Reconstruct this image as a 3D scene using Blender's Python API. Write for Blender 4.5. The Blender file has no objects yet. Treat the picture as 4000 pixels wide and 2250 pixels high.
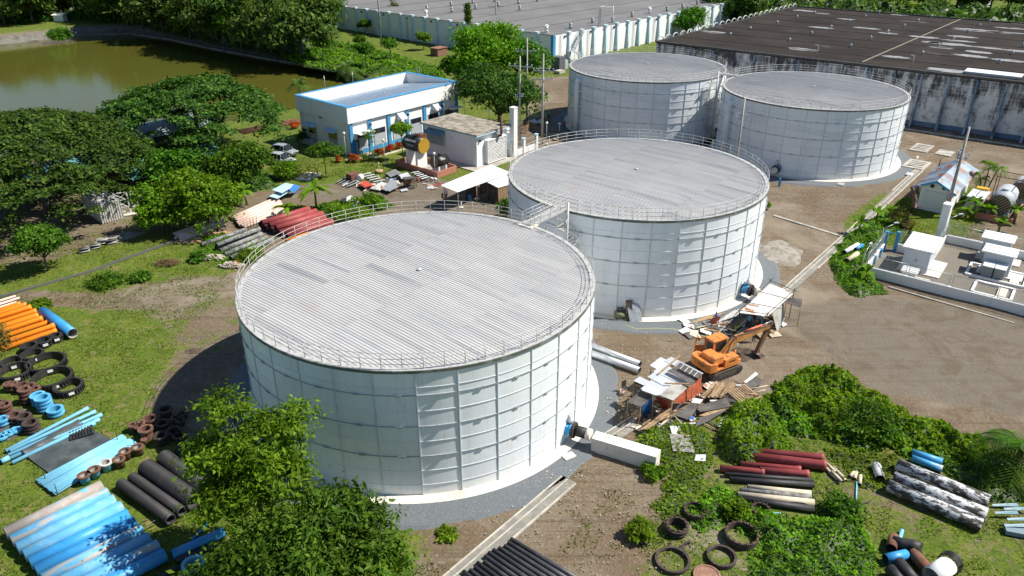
import bpy, math, random
import numpy as np
from mathutils import Vector, Matrix, Euler
S = bpy.context.scene
COL = S.collection
rnd = random.Random(11)
rng = np.random.default_rng(7)
R_ = math.radians
# ---------------------------------------------------------------- camera, sky, sun, exposure
HC, PITCH, FPX = 35.25, R_(26.92), 2987.0
cam = bpy.data.cameras.new('camera'); cam.lens = 36 * FPX / 4000; cam.sensor_width = 36
cam.clip_end = 6000; cam.clip_start = .5
camo = bpy.data.objects.new('camera', cam); COL.objects.link(camo)
camo.location = (0, 0, HC); camo.rotation_euler = (math.pi / 2 - PITCH, 0, 0)
S.camera = camo
SUN_EL, SUN_AZ = R_(51.3), R_(87)          # azimuth measured from +Y towards +X
W = bpy.data.worlds.new('World'); S.world = W; W.use_nodes = True
nt = W.node_tree; bg = nt.nodes['Background']
sky = nt.nodes.new('ShaderNodeTexSky'); sky.sky_type = 'NISHITA'; sky.sun_disc = False
sky.sun_elevation = SUN_EL; sky.sun_rotation = SUN_AZ; sky.air_density = 1.0; sky.dust_density = .1; sky.ozone_density = 4
nt.links.new(sky.outputs[0], bg.inputs[0]); bg.inputs[1].default_value = .07
sun = bpy.data.lights.new('sun', 'SUN'); sun.energy = 5.0; sun.angle = R_(.53); sun.color = (1, .95, .86)
suno = bpy.data.objects.new('sun', sun); COL.objects.link(suno)
sdir = Vector((math.cos(SUN_EL) * math.sin(SUN_AZ), math.cos(SUN_EL) * math.cos(SUN_AZ), math.sin(SUN_EL)))
suno.rotation_euler = sdir.to_track_quat('Z', 'Y').to_euler(); suno.location = (60, 40, 80)
S.view_settings.view_transform = 'Standard'; S.view_settings.look = 'None'
S.view_settings.exposure = .58; S.view_settings.gamma = 1; S.view_settings.use_curve_mapping = False
S.render.engine = 'CYCLES'
S.cycles.max_bounces = 6; S.cycles.diffuse_bounces = 3; S.cycles.glossy_bounces = 3
S.cycles.transmission_bounces = 3; S.cycles.transparent_max_bounces = 6
S.cycles.use_denoising = True
S.cycles.caustics_reflective = False; S.cycles.caustics_refractive = False
# ---------------------------------------------------------------- pixel (of the 4000 x 2250 photograph) to ground point
_cp, _sp = math.cos(PITCH), math.sin(PITCH)
def g(u, v, z=0.):
    x = (u - 2000) / FPX; y = (1125 - v) / FPX
    t = (z - HC) / (-_sp + y * _cp)
    return Vector((x * t, (_cp + y * _sp) * t, z))
def zat(v, p):                              # height above the point p at which row v is met
    y = (1125 - v) / FPX
    return HC + (y * p[1] * _cp - p[1] * _sp) / (_cp + y * _sp)
SA = R_(49.6)                                # the site's own grid
E1 = Vector((math.cos(SA), math.sin(SA), 0)); E2 = Vector((-math.sin(SA), math.cos(SA), 0)); EZ = Vector((0, 0, 1))
# ---------------------------------------------------------------- mesh helpers
def frame(d):
    d = d.normalized(); a = EZ if abs(d.z) < .95 else Vector((1, 0, 0))
    x = d.cross(a).normalized(); y = x.cross(d).normalized()
    return x, y
class MB:
    def __init__(s): s.v = []; s.f = []; s.s = []; s.m = []
    def add(s, v, f, sm=False, m=0):
        b = len(s.v); s.v.extend((float(p[0]), float(p[1]), float(p[2])) for p in v)
        for q in f: s.f.append([b + i for i in q]); s.s.append(sm); s.m.append(m)
        return s
    def box(s, c, d, rz=0, m=0, top=1.0):
        ca, sa = math.cos(rz), math.sin(rz); v = []
        for z in (-.5, .5):
            k = top if z > 0 else 1
            for x, y in ((-.5, -.5), (.5, -.5), (.5, .5), (-.5, .5)):
                X, Y = x * d[0] * k, y * d[1] * k
                v.append((c[0] + X * ca - Y * sa, c[1] + X * sa + Y * ca, c[2] + z * d[2]))
        return s.add(v, [(3, 2, 1, 0), (4, 5, 6, 7), (0, 1, 5, 4), (1, 2, 6, 5), (2, 3, 7, 6), (3, 0, 4, 7)], m=m)
    def bar(s, p0, p1, w, h, m=0, up=None):
        p0 = Vector(p0); p1 = Vector(p1); x, y = frame(p1 - p0)
        if up is not None:
            y = Vector(up); y = (y - (p1 - p0).normalized() * y.dot((p1 - p0).normalized())).normalized(); x = (p1 - p0).normalized().cross(y)
        o = [(-.5, -.5), (.5, -.5), (.5, .5), (-.5, .5)]
        v = [p0 + x * a * w + y * b * h for a, b in o] + [p1 + x * a * w + y * b * h for a, b in o]
        return s.add(v, [(3, 2, 1, 0), (4, 5, 6, 7), (0, 1, 5, 4), (1, 2, 6, 5), (2, 3, 7, 6), (3, 0, 4, 7)], m=m)
    def tube(s, p0, p1, r0, r1=None, n=10, caps=True, m=0):
        r1 = r0 if r1 is None else r1; p0 = Vector(p0); p1 = Vector(p1); x, y = frame(p1 - p0)
        an = [2 * math.pi * i / n for i in range(n)]
        v = [p0 + (x * math.cos(a) + y * math.sin(a)) * r0 for a in an] + [p1 + (x * math.cos(a) + y * math.sin(a)) * r1 for a in an]
        s.add(v, [(i, (i + 1) % n, n + (i + 1) % n, n + i) for i in range(n)], True, m)
        if caps:
            b = len(s.v) - 2 * n
            s.f.append([b + i for i in reversed(range(n))]); s.s.append(False); s.m.append(m)
            s.f.append([b + n + i for i in range(n)]); s.s.append(False); s.m.append(m)
        return s
    def pipe(s, p0, p1, r, t=.02, n=20, m=0, mi=None, me=None, bell=0):     # hollow, open at both ends; bell widens the p1 end
        p0 = Vector(p0); p1 = Vector(p1); d = (p1 - p0); L = d.length; d = d / L; x, y = frame(d)
        if bell: prof = [(0, r), (L - bell * 1.4, r), (L - bell, r * 1.16), (L, r * 1.16), (L, r * 1.16 - t), (L - bell, r * 1.16 - t), (L - bell * 1.4, r - t), (0, r - t)]
        else: prof = [(0, r), (L, r), (L, r - t), (0, r - t)]
        v = []
        for l, rr in prof:
            for i in range(n):
                a = 2 * math.pi * i / n; v.append(p0 + d * l + (x * math.cos(a) + y * math.sin(a)) * rr)
        k = len(prof); mi = m if mi is None else mi; me = mi if me is None else me
        for j in range(k):
            inner = j >= k // 2 and j < k - 1; end = j in (k // 2 - 1, k - 1)
            f = [(j * n + i, j * n + (i + 1) % n, ((j + 1) % k) * n + (i + 1) % n, ((j + 1) % k) * n + i) for i in range(n)]
            if j == 0: b = len(s.v); s.add(v, f, True, m)
            else:
                for q in f: s.f.append([b + i for i in q]); s.s.append(not end); s.m.append(mi if inner else (me if end else m))
        return s
    def path(s, pts, r, n=6, closed=False, m=0, taper=None):
        pts = [Vector(p) for p in pts]; k = len(pts); v = []
        for i, p in enumerate(pts):
            if closed: d = pts[(i + 1) % k] - pts[i - 1]
            else: d = pts[min(i + 1, k - 1)] - pts[max(i - 1, 0)]
            x, y = frame(d); rr = r if taper is None else r + (taper - r) * i / (k - 1)
            v += [p + (x * math.cos(2 * math.pi * a / n) + y * math.sin(2 * math.pi * a / n)) * rr for a in range(n)]
        f = []
        for i in range(k if closed else k - 1):
            for a in range(n):
                j = (i + 1) % k; f.append((i * n + a, i * n + (a + 1) % n, j * n + (a + 1) % n, j * n + a))
        s.add(v, f, True, m)
        if not closed:
            b = len(s.v) - k * n
            s.f.append([b + i for i in reversed(range(n))]); s.s.append(False); s.m.append(m)
            s.f.append([b + (k - 1) * n + i for i in range(n)]); s.s.append(False); s.m.append(m)
        return s
    def lathe(s, prof, n=24, c=(0, 0, 0), m=0, sm=True, closed=False, a0=0, a1=2 * math.pi):
        full = abs(a1 - a0 - 2 * math.pi) < 1e-6; k = n if full else n + 1; v = []
        for i in range(k):
            a = a0 + (a1 - a0) * i / n; ca, sa = math.cos(a), math.sin(a)
            v += [(c[0] + r * ca, c[1] + r * sa, c[2] + z) for r, z in prof]
        q = len(prof); f = []
        for i in range(n):
            j = (i + 1) % k
            for t in range(q if closed else q - 1):
                u = (t + 1) % q; f.append((i * q + t, j * q + t, j * q + u, i * q + u))
        return s.add(v, f, sm, m)
    def prism(s, poly, z0, z1, m=0, mt=None):
        n = len(poly)
        ar = sum(poly[i][0] * poly[(i + 1) % n][1] - poly[(i + 1) % n][0] * poly[i][1] for i in range(n))
        if ar < 0: poly = poly[::-1]
        v = [(p[0], p[1], z0) for p in poly] + [(p[0], p[1], z1) for p in poly]
        s.add(v, [tuple(reversed(range(n)))] + [(i, (i + 1) % n, n + (i + 1) % n, n + i) for i in range(n)], m=m)
        b = len(s.v) - 2 * n; s.f.append([b + n + i for i in range(n)]); s.s.append(False); s.m.append(m if mt is None else mt)
        return s
    def slab(s, q, t, m=0):                     # a plate over the four corners q, thickness t downwards along its normal
        q = [Vector(p) for p in q]; n = (q[1] - q[0]).cross(q[3] - q[0]).normalized()
        if n.z < 0: q = q[::-1]; n = -n
        v = [p - n * t for p in q] + q
        return s.add(v, [(3, 2, 1, 0), (4, 5, 6, 7), (0, 1, 5, 4), (1, 2, 6, 5), (2, 3, 7, 6), (3, 0, 4, 7)], m=m)
    def corr(s, q, pitch=.2, h=.03, m=0, t=.004):         # corrugated sheet over q0..q3; ridges run from edge q0q1 to edge q3q2
        q = [Vector(p) for p in q]; W_ = (q[1] - q[0]).length; n = max(2, int(W_ / pitch)) * 2
        nr = (q[1] - q[0]).cross(q[3] - q[0]).normalized()
        if nr.z < 0: nr = -nr
        v = []
        for i in range(n + 1):
            k = i / n; o = nr * (h if i % 2 else 0); v += [q[0].lerp(q[1], k) + o, q[3].lerp(q[2], k) + o]
        f = [(2 * i, 2 * i + 2, 2 * i + 3, 2 * i + 1) for i in range(n)]
        s.add(v, f, False, m); s.add([Vector(p) - nr * (h + t) for p in v], [tuple(reversed(a)) for a in f], False, m)
        return s
    def mesh(s, name='mesh'):
        me = bpy.data.meshes.new(name); me.from_pydata(s.v, [], s.f)
        me.polygons.foreach_set('use_smooth', s.s); me.polygons.foreach_set('material_index', s.m); me.update()
        return me
def obj(name, mb, mats=None, parent=None, loc=None, rz=None, M=None):
    me = mb.mesh(name) if isinstance(mb, MB) else mb
    if mats is not None and len(me.materials) == 0:
        for m in (mats if isinstance(mats, (list, tuple)) else [mats]): me.materials.append(m)
    o = bpy.data.objects.new(name, me); COL.objects.link(o)
    if parent is not None: o.parent = parent
    if loc is not None: o.location = loc
    if rz is not None: o.rotation_euler = (0, 0, rz)
    if M is not None: o.matrix_local = M
    return o
def tag(o, label, cat=None, group=None, kind=None):
    if label: o['label'] = label
    if cat: o['category'] = cat
    if group: o['group'] = group
    if kind: o['kind'] = kind
    return o
def thing(name, label, cat, loc=(0, 0, 0), rz=0, group=None):
    o = bpy.data.objects.new(name, None); COL.objects.link(o); o.location = loc; o.rotation_euler = (0, 0, rz)
    o.empty_display_size = .2
    return tag(o, label, cat, group)
def one(name, mb, mats, label, cat, group=None, loc=None, rz=None, kind=None):
    return tag(obj(name, mb, mats, None, loc, rz), label, cat, group, kind)
def dup(o, loc=None, rz=None, sc=None, label=None, group=None):
    c = o.copy(); COL.objects.link(c)
    if loc is not None: c.location = loc
    if rz is not None: c.rotation_euler = (0, 0, rz)
    if sc is not None: c.scale = (sc, sc, sc) if not isinstance(sc, tuple) else sc
    if label: c['label'] = label
    if group: c['group'] = group
    for ch in list(o.children):
        d = ch.copy(); COL.objects.link(d); d.parent = c
        for gch in list(ch.children):
            e = gch.copy(); COL.objects.link(e); e.parent = d
    return c
def struct(name, mb, mats, **k):
    o = obj(name, mb, mats, **k); o['kind'] = 'structure'; return o
# ---------------------------------------------------------------- materials
def nodes(name):
    m = bpy.data.materials.new(name); m.use_nodes = True; t = m.node_tree
    return m, t, t.nodes['Principled BSDF'], t.nodes.new, t.links.new
def c4(c): return (c[0], c[1], c[2], 1)
def noise_fac(t, new, link, vec, sc, th, det=5, ro=.6, dist=0):
    n = new('ShaderNodeTexNoise'); n.inputs['Scale'].default_value = sc; n.inputs['Detail'].default_value = det
    n.inputs['Roughness'].default_value = ro; n.inputs['Distortion'].default_value = dist; link(vec, n.inputs['Vector'])
    r = new('ShaderNodeMapRange'); r.inputs[1].default_value = th[0]; r.inputs[2].default_value = th[1]; link(n.outputs[0], r.inputs[0])
    return r.outputs[0], n.outputs[0]
def mixc(new, link, fac, a, b, mode='MIX'):
    x = new('ShaderNodeMix'); x.data_type = 'RGBA'; x.blend_type = mode
    if isinstance(fac, (int, float)): x.inputs[0].default_value = fac
    else: link(fac, x.inputs[0])
    for i, c in ((6, a), (7, b)):
        if isinstance(c, tuple): x.inputs[i].default_value = c4(c)
        else: link(c, x.inputs[i])
    return x.outputs[2]
_pm = {}
def pm(name, c, c2=None, sc=2., th=(.5, .62), st=(1, 1, 1), c3=None, sc3=1., th3=(.55, .65), st3=None, rough=.6, metal=0., bump=0., bsc=None,
       rv=0., spec=.5, fine=.12):
    if name in _pm: return _pm[name]
    m, t, b, new, link = nodes(name)
    tc = new('ShaderNodeTexCoord'); oi = new('ShaderNodeObjectInfo'); mp = new('ShaderNodeMapping')
    k = new('ShaderNodeMath'); k.operation = 'MULTIPLY'; k.inputs[1].default_value = 57.; link(oi.outputs['Random'], k.inputs[0])
    link(tc.outputs['Object'], mp.inputs[0]); link(k.outputs[0], mp.inputs['Location']); mp.inputs['Scale'].default_value = st
    col = tuple(c)
    if c2 is not None:
        f, _ = noise_fac(t, new, link, mp.outputs[0], sc, th); col = mixc(new, link, f, tuple(c), tuple(c2))
    if c3 is not None:
        mp3 = new('ShaderNodeMapping'); link(tc.outputs['Object'], mp3.inputs[0]); link(k.outputs[0], mp3.inputs['Location'])
        mp3.inputs['Scale'].default_value = st3 or st
        f, _ = noise_fac(t, new, link, mp3.outputs[0], sc3, th3); col = mixc(new, link, f, col, tuple(c3))
    if fine:
        f, _ = noise_fac(t, new, link, mp.outputs[0], sc * 9 + 3, (.2, .8)); col = mixc(new, link, fine, col, mixc(new, link, f, (.0, .0, .0), (1., 1., 1.)), 'SOFT_LIGHT')
    if rv:
        h = new('ShaderNodeHueSaturation'); r = new('ShaderNodeMapRange'); r.inputs[3].default_value = 1 - rv; r.inputs[4].default_value = 1 + rv
        link(oi.outputs['Random'], r.inputs[0]); link(r.outputs[0], h.inputs['Value'])
        if isinstance(col, tuple): h.inputs['Color'].default_value = c4(col)
        else: link(col, h.inputs['Color'])
        col = h.outputs[0]
    if isinstance(col, tuple): b.inputs['Base Color'].default_value = c4(col)
    else: link(col, b.inputs['Base Color'])
    b.inputs['Roughness'].default_value = rough; b.inputs['Metallic'].default_value = metal; b.inputs['Specular IOR Level'].default_value = spec
    if bump:
        _, nf = noise_fac(t, new, link, mp.outputs[0], bsc or sc * 4, (0, 1)); bp = new('ShaderNodeBump'); bp.inputs['Strength'].default_value = 1
        bp.inputs['Distance'].default_value = bump; link(nf, bp.inputs['Height']); link(bp.outputs[0], b.inputs['Normal'])
    _pm[name] = m
    return m
WHITE = pm('white_paint', (.78, .78, .76), (.60, .60, .57), .9, (.55, .8), st=(1, 1, .25), rough=.55)
WHITE2 = pm('white_wall_paint', (.84, .84, .83), (.60, .60, .58), .6, (.6, .9), st=(1, 1, .12), rough=.7)
BLUE = pm('blue_paint', (.05, .27, .52), (.10, .33, .52), 1., rough=.5)
CONC = pm('concrete', (.42, .39, .34), (.26, .24, .20), .8, (.45, .7), rough=.9, bump=.01)
CONCW = pm('pale_concrete', (.66, .62, .54), (.42, .38, .30), .7, (.5, .8), rough=.9, bump=.008)
STEEL = pm('galvanised_steel', (.46, .48, .49), (.34, .36, .37), 2, rough=.42, metal=.5)
RAILM = pm('rail_steel', (.52, .52, .50), (.40, .38, .35), 3, rough=.5, metal=.2)
DARK = pm('dark_metal', (.03, .03, .033), (.055, .05, .045), 3, rough=.55)
RUST = pm('rust', (.17, .075, .04), (.08, .045, .035), 2.5, (.4, .7), rough=.9, bump=.006)
BLACKP = pm('black_pipe', (.022, .021, .022), (.05, .046, .045), 1.2, (.45, .75), st=(1, 1, 1), rough=.6, bump=.004, rv=.2)
WOOD = pm('weathered_wood', (.36, .25, .14), (.20, .13, .075), 2.5, (.4, .7), rough=.85, rv=.3)
PLYD = pm('dark_ply', (.075, .065, .06), (.16, .15, .14), 1.2, (.45, .75), rough=.8, rv=.25)
GLASS = pm('window_glass', (.02, .025, .03), rough=.08, fine=0, spec=.8)
BARK = pm('bark', (.13, .10, .075), (.07, .055, .04), 3, (.4, .6), st=(1, 1, .3), rough=.95, bump=.03)
# ================================================================ ground, pond, banks
def px(pts, z=0., k=1.5528):                # overview pixels (2576 wide) -> ground points
    return [g(u * k, v * k, z) for u, v in pts]
def sdist(X, Y, poly):                       # signed distance, negative inside
    P = np.array([(p[0], p[1]) for p in poly]); n = len(P); d = np.full(X.shape, 1e9); ins = np.zeros(X.shape, bool)
    for i in range(n):
        a = P[i]; b = P[(i + 1) % n]; e = b - a; l2 = (e * e).sum() + 1e-12
        t = np.clip(((X - a[0]) * e[0] + (Y - a[1]) * e[1]) / l2, 0, 1)
        d = np.minimum(d, np.hypot(X - a[0] - t * e[0], Y - a[1] - t * e[1]))
        c = ((a[1] > Y) != (b[1] > Y)) & (X < (b[0] - a[0]) * (Y - a[1]) / (b[1] - a[1] + 1e-12) + a[0]); ins ^= c
    return np.where(ins, -d, d)
def sstep(x, a, b): t = np.clip((x - a) / (b - a), 0, 1); return t * t * (3 - 2 * t)
_pt = rng.random((64, 64))
def vnoise(X, Y, s):                         # smooth value noise on a lattice of s metres
    x = np.asarray(X) / s + 300; y = np.asarray(Y) / s + 300; i = np.floor(x).astype(int); j = np.floor(y).astype(int); fx = x - i; fy = y - j
    fx = fx * fx * (3 - 2 * fx); fy = fy * fy * (3 - 2 * fy); i %= 64; j %= 64; a = (i + 1) % 64; b = (j + 1) % 64
    return (_pt[i, j] * (1 - fx) + _pt[a, j] * fx) * (1 - fy) + (_pt[i, b] * (1 - fx) + _pt[a, b] * fx) * fy
WATER_Z = -2.6
POND = [g(u, v, WATER_Z) for u, v in ((-500, 235), (0, 177), (345, 137), (512, 133), (661, 154), (820, 189), (1025, 228), (1200, 256), (1330, 283), (1385, 325),
        (1330, 385), (1165, 446), (930, 492), (600, 560), (0, 680), (-700, 830))]
xs = np.concatenate([-np.geomspace(1600, 225, 14), np.arange(-220, -62, 2.), np.arange(-62, 78, .5), np.arange(78, 220, 3.), np.geomspace(222, 1600, 14)])
ys = np.concatenate([[-400, -150, -40, 0, 12, 20], np.arange(26, 128, .5), np.arange(128, 260, 1.3), np.arange(260, 400, 5.), np.geomspace(402, 3000, 16)])
GX, GY = np.meshgrid(xs, ys); nx, ny = len(xs), len(ys)
sdp = sdist(GX, GY, POND)
def ground_z(X, Y, sd=None):
    sd = sdist(X, Y, POND) if sd is None else sd
    z = WATER_Z * (1 - sstep(sd, 0.2, 5.5)) - 1.6 * (1 - sstep(sd, -4, .4))
    bump = (vnoise(X, Y, 3.1) - .5) * .10 + (vnoise(X, Y, 1.1) - .5) * .04
    return z + np.where(sd > 6, bump - .05, 0)
GZ = ground_z(GX, GY, sdp)
mk = np.zeros(GX.shape + (4,)); mk[..., 0] = .75; mk[..., 3] = 1
def paint(ch, pts, val, fe=2., z=0.):
    w = 1 - sstep(sdist(GX, GY, px(pts, z)), -fe, fe); mk[..., ch] = mk[..., ch] * (1 - w) + val * w
# grass amounts (0 bare earth .. 1 closed turf), outlines read from the photograph
paint(0, [(-300, 480), (700, 480), (1290, 440), (1290, 330), (1440, 190), (1640, 130), (2700, 280), (3600, 500), (3600, 1900), (-900, 1900)], .22, 2)
paint(0, [(1480, 135), (1840, 55), (1720, 20), (1500, 80), (1400, 160)], .95, 2)
paint(0, [(780, 60), (1130, 160), (1330, 190), (1120, 215), (860, 190), (600, 120)], .95, 2)
paint(0, [(-900, 600), (0, 560), (520, 560), (610, 640), (590, 690), (430, 700), (240, 740), (60, 735), (-600, 900)], .80, 2)
paint(0, [(-900, 780), (0, 770), (330, 775), (430, 800), (450, 870), (390, 960), (380, 1060), (430, 1130), (640, 1250), (1040, 1310), (1040, 1900), (-900, 1900)], .92, 2)
paint(0, [(380, 735), (600, 690), (640, 870), (520, 900), (430, 850), (330, 780)], .42, 2.5)
paint(0, [(60, 735), (300, 745), (440, 720), (440, 755), (250, 775), (60, 752)], .08, 1)
paint(0, [(330, 735), (430, 728), (425, 760), (335, 765)], .0, 1)
paint(0, [(740, 395), (1010, 400), (1150, 430), (1010, 440), (880, 450), (760, 440)], .82, .8)
paint(0, [(1190, 425), (1290, 395), (1290, 410), (1180, 440)], .9, .5)
paint(0, [(700, 470), (1000, 455), (1290, 455), (1290, 560), (860, 560)], .10, 1)
paint(0, [(2200, 600), (2260, 500), (2380, 470), (2480, 470), (2460, 540), (2400, 640), (2300, 640)], 1.0, .6)
paint(0, [(2060, 560), (2230, 480), (2250, 530), (2200, 640), (2130, 700), (2090, 640)], .8, .8)
paint(0, [(1500, 1110), (1700, 1150), (1660, 1220), (1620, 1320), (1560, 1600), (1050, 1600), (1060, 1330)], .27, 1)
paint(0, [(1640, 1090), (1800, 1030), (2000, 960), (2300, 1060), (2500, 1120), (3200, 1200), (3200, 1900), (1640, 1900), (1600, 1400), (1700, 1220)], .62, 1)
paint(0, [(1930, 700), (2120, 560), (2200, 720), (2576, 800), (3300, 900), (3300, 1180), (2480, 1090), (2230, 1010), (2150, 950), (1980, 940)], .0, .8)
paint(0, [(1500, 800), (1900, 780), (1930, 950), (1640, 1060), (1480, 1080)], .05, 1)
paint(0, [(1920, 400), (2290, 400), (2210, 480), (2060, 600), (1900, 720)], .08, 1)
paint(0, [(2280, 320), (2900, 400), (2900, 470), (2290, 420)], .06, 1.5)
paint(0, [(1330, 200), (1440, 190), (1440, 340), (1330, 340)], .12, 1.5)
paint(0, [(-400, 520), (540, 500), (560, 560), (330, 600), (120, 660), (-500, 720)], .38, 2)
# grey gravel and worn hard-standing
paint(1, [(640, 470), (1290, 440), (1290, 540), (860, 520)], .55, 1.5)
paint(1, [(900, 440), (1020, 400), (1180, 420), (1020, 445)], .5, .6)
paint(1, [(640, 330), (760, 400), (760, 450), (640, 470)], .45, 1)
paint(1, [(1930, 780), (2200, 740), (3300, 900), (3300, 1180), (2200, 980)], .8, 2)
paint(1, [(1490, 790), (1850, 790), (1760, 860), (1500, 840)], .5, 1)
paint(1, [(2330, 350), (2900, 420), (2900, 460), (2400, 400)], .35, 2)
mk[..., 2] = sstep(GZ, -4.2, -2.9) * (1 - sstep(GZ, -.9, -.25)) * (sdp < 7)
mk[..., 0] = np.where(GZ < -.3, .25, mk[..., 0])
me = bpy.data.meshes.new('ground')
vv = np.stack([GX, GY, GZ], -1).reshape(-1, 3); ii = np.arange(nx * ny).reshape(ny, nx)
ff = np.stack([ii[:-1, :-1], ii[:-1, 1:], ii[1:, 1:], ii[1:, :-1]], -1).reshape(-1, 4)
def npmesh(me, v, f):
    me.vertices.add(len(v)); me.vertices.foreach_set('co', np.asarray(v, np.float32).ravel())
    k = f.shape[1]; me.loops.add(f.size); me.loops.foreach_set('vertex_index', f.ravel().astype(np.int32))
    me.polygons.add(len(f)); me.polygons.foreach_set('loop_start', np.arange(0, f.size, k, dtype=np.int32))
    me.update(calc_edges=True)
npmesh(me, vv, ff)
at = me.color_attributes.new('mask', 'FLOAT_COLOR', 'POINT'); at.data.foreach_set('color', mk.reshape(-1).astype(np.float32))
me.polygons.foreach_set('use_smooth', np.ones(len(ff), bool))
def ground_material():
    m, t, b, new, link = nodes('ground')
    tc = new('ShaderNodeTexCoord'); vec = tc.outputs['Object']
    a = new('ShaderNodeAttribute'); a.attribute_name = 'mask'; sp = new('ShaderNodeSeparateColor'); link(a.outputs['Color'], sp.inputs[0])
    def math_(op, x, y):
        n = new('ShaderNodeMath'); n.operation = op
        for i, q in ((0, x), (1, y)):
            if isinstance(q, (int, float)): n.inputs[i].default_value = q
            else: link(q, n.inputs[i])
        return n.outputs[0]
    def N(sc, th=(0, 1), det=5, dist=0): return noise_fac(t, new, link, vec, sc, th, det, .62, dist)[0]
    # earth
    e = mixc(new, link, N(.22, (.35, .68), dist=.6), (.145, .102, .064), (.195, .158, .114))
    e = mixc(new, link, N(1.6, (.5, .72)), e, (.12, .085, .052))
    mr = new('ShaderNodeMapping'); mr.inputs['Rotation'].default_value = (0, 0, -.55); mr.inputs['Scale'].default_value = (.05, 2.6, 1); link(vec, mr.inputs[0])
    f, _ = noise_fac(t, new, link, mr.outputs[0], 1.1, (.53, .59), 4, .6, .5); e = mixc(new, link, math_('MULTIPLY', f, .6), e, (.10, .074, .048))
    e = mixc(new, link, N(.09, (.5, .66), 4, 1.), e, (.245, .205, .155))
    e = mixc(new, link, N(5, (.58, .72), 3), e, (.27, .235, .18))
    e = mixc(new, link, N(14, (.62, .74), 2), e, (.36, .32, .26))
    # gravel
    gr = mixc(new, link, N(.6, (.3, .7)), (.155, .130, .098), (.180, .154, .119))
    gr = mixc(new, link, math_('MULTIPLY', N(.35, (.48, .64), 5, 1.2), .7), gr, (.118, .092, .064)); f, _ = noise_fac(t, new, link, mr.outputs[0], .8, (.54, .60), 3, .5, .8); gr = mixc(new, link, math_('MULTIPLY', f, .25), gr, (.105, .085, .062)); gr = mixc(new, link, N(9, (.5, .8), 3), gr, (.13, .108, .082))
    gf = math_('ADD', sp.outputs[1], math_('MULTIPLY', math_('SUBTRACT', N(.5), .5), .9))
    r = new('ShaderNodeMapRange'); r.inputs[1].default_value = .25; r.inputs[2].default_value = .6; link(gf, r.inputs[0])
    e = mixc(new, link, r.outputs[0], e, gr)
    # turf
    q = mixc(new, link, N(.35, (.35, .65), dist=.8), (.092, .148, .012), (.165, .200, .028))
    q = mixc(new, link, N(1.3, (.55, .75)), q, (.22, .205, .06))
    q = mixc(new, link, N(2.2, (.52, .70)), q, (.060, .105, .012))
    q = mixc(new, link, N(3.6, (.46, .66), 4), q, (.048, .082, .012))
    q = mixc(new, link, N(.8, (.55, .68), 5, 1.), q, (.215, .170, .080))
    q = mixc(new, link, N(7, (.50, .72), 3), q, (.045, .085, .012))
    q = mixc(new, link, N(17, (.55, .75), 2), q, (.20, .235, .045))
    ga = math_('ADD', sp.outputs[0], math_('MULTIPLY', math_('SUBTRACT', N(.28, dist=.5), .5), 1.1))
    ga = math_('ADD', ga, math_('MULTIPLY', math_('SUBTRACT', N(1.9), .5), .75))
    ga = math_('ADD', ga, math_('MULTIPLY', math_('SUBTRACT', N(8, det=3), .5), .5))
    r2 = new('ShaderNodeMapRange'); r2.inputs[1].default_value = .42; r2.inputs[2].default_value = .62; link(ga, r2.inputs[0])
    c = mixc(new, link, r2.outputs[0], e, q)
    # concrete pond bank
    k = mixc(new, link, N(.5, (.4, .7)), (.20, .185, .16), (.085, .08, .07))
    c = mixc(new, link, sp.outputs[2], c, k)
    link(c, b.inputs['Base Color']); b.inputs['Roughness'].default_value = .95; b.inputs['Specular IOR Level'].default_value = .15
    bp = new('ShaderNodeBump'); bp.inputs['Distance'].default_value = .12; bp.inputs['Strength'].default_value = .75
    h = math_('ADD', N(3.5), math_('MULTIPLY', N(13, det=3), .5)); h = math_('ADD', h, math_('MULTIPLY', math_('MULTIPLY', N(22, det=2), r2.outputs[0]), .6))
    link(h, bp.inputs['Height']); link(bp.outputs[0], b.inputs['Normal'])
    return m
ground = struct('ground', me, ground_material())
m, t, b, new, link = nodes('pond_water')
b.inputs['Base Color'].default_value = (.052, .050, .010, 1); b.inputs['Roughness'].default_value = .07; b.inputs['IOR'].default_value = 1.33
tc = new('ShaderNodeTexCoord'); n = new('ShaderNodeTexNoise'); n.inputs['Scale'].default_value = .9; n.inputs['Detail'].default_value = 4
mp = new('ShaderNodeMapping'); mp.inputs['Scale'].default_value = (1, 2.2, 1); link(tc.outputs['Object'], mp.inputs[0]); link(mp.outputs[0], n.inputs['Vector'])
bp = new('ShaderNodeBump'); bp.inputs['Distance'].default_value = .02; bp.inputs['Strength'].default_value = .5; link(n.outputs[0], bp.inputs['Height']); link(bp.outputs[0], b.inputs['Normal'])
f, _ = noise_fac(t, new, link, tc.outputs['Object'], .03, (.35, .65)); link(mixc(new, link, f, (.084, .076, .014), (.078, .090, .015)), b.inputs['Base Color'])
WATERM = m
cx = sum(p[0] for p in POND) / len(POND); cy = sum(p[1] for p in POND) / len(POND)
struct('pond_water', MB().add([(-330, 60, WATER_Z), (-20, 60, WATER_Z), (-20, 330, WATER_Z), (-330, 330, WATER_Z)], [(0, 1, 2, 3)]), WATERM)
# pale concrete kerb along the pond's waterline
kb = MB(); Q = POND[1:10]
for a, c_ in zip(Q[:-1], Q[1:]):
    d = (c_ - a).normalized(); kb.bar(a + EZ * .12 - d * .2, c_ + EZ * .12 + d * .2, .7, .5)
struct('pond_kerb', kb, pm('kerb_grey', (.24, .23, .20), (.15, .14, .12), .5, rough=.9))
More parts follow.
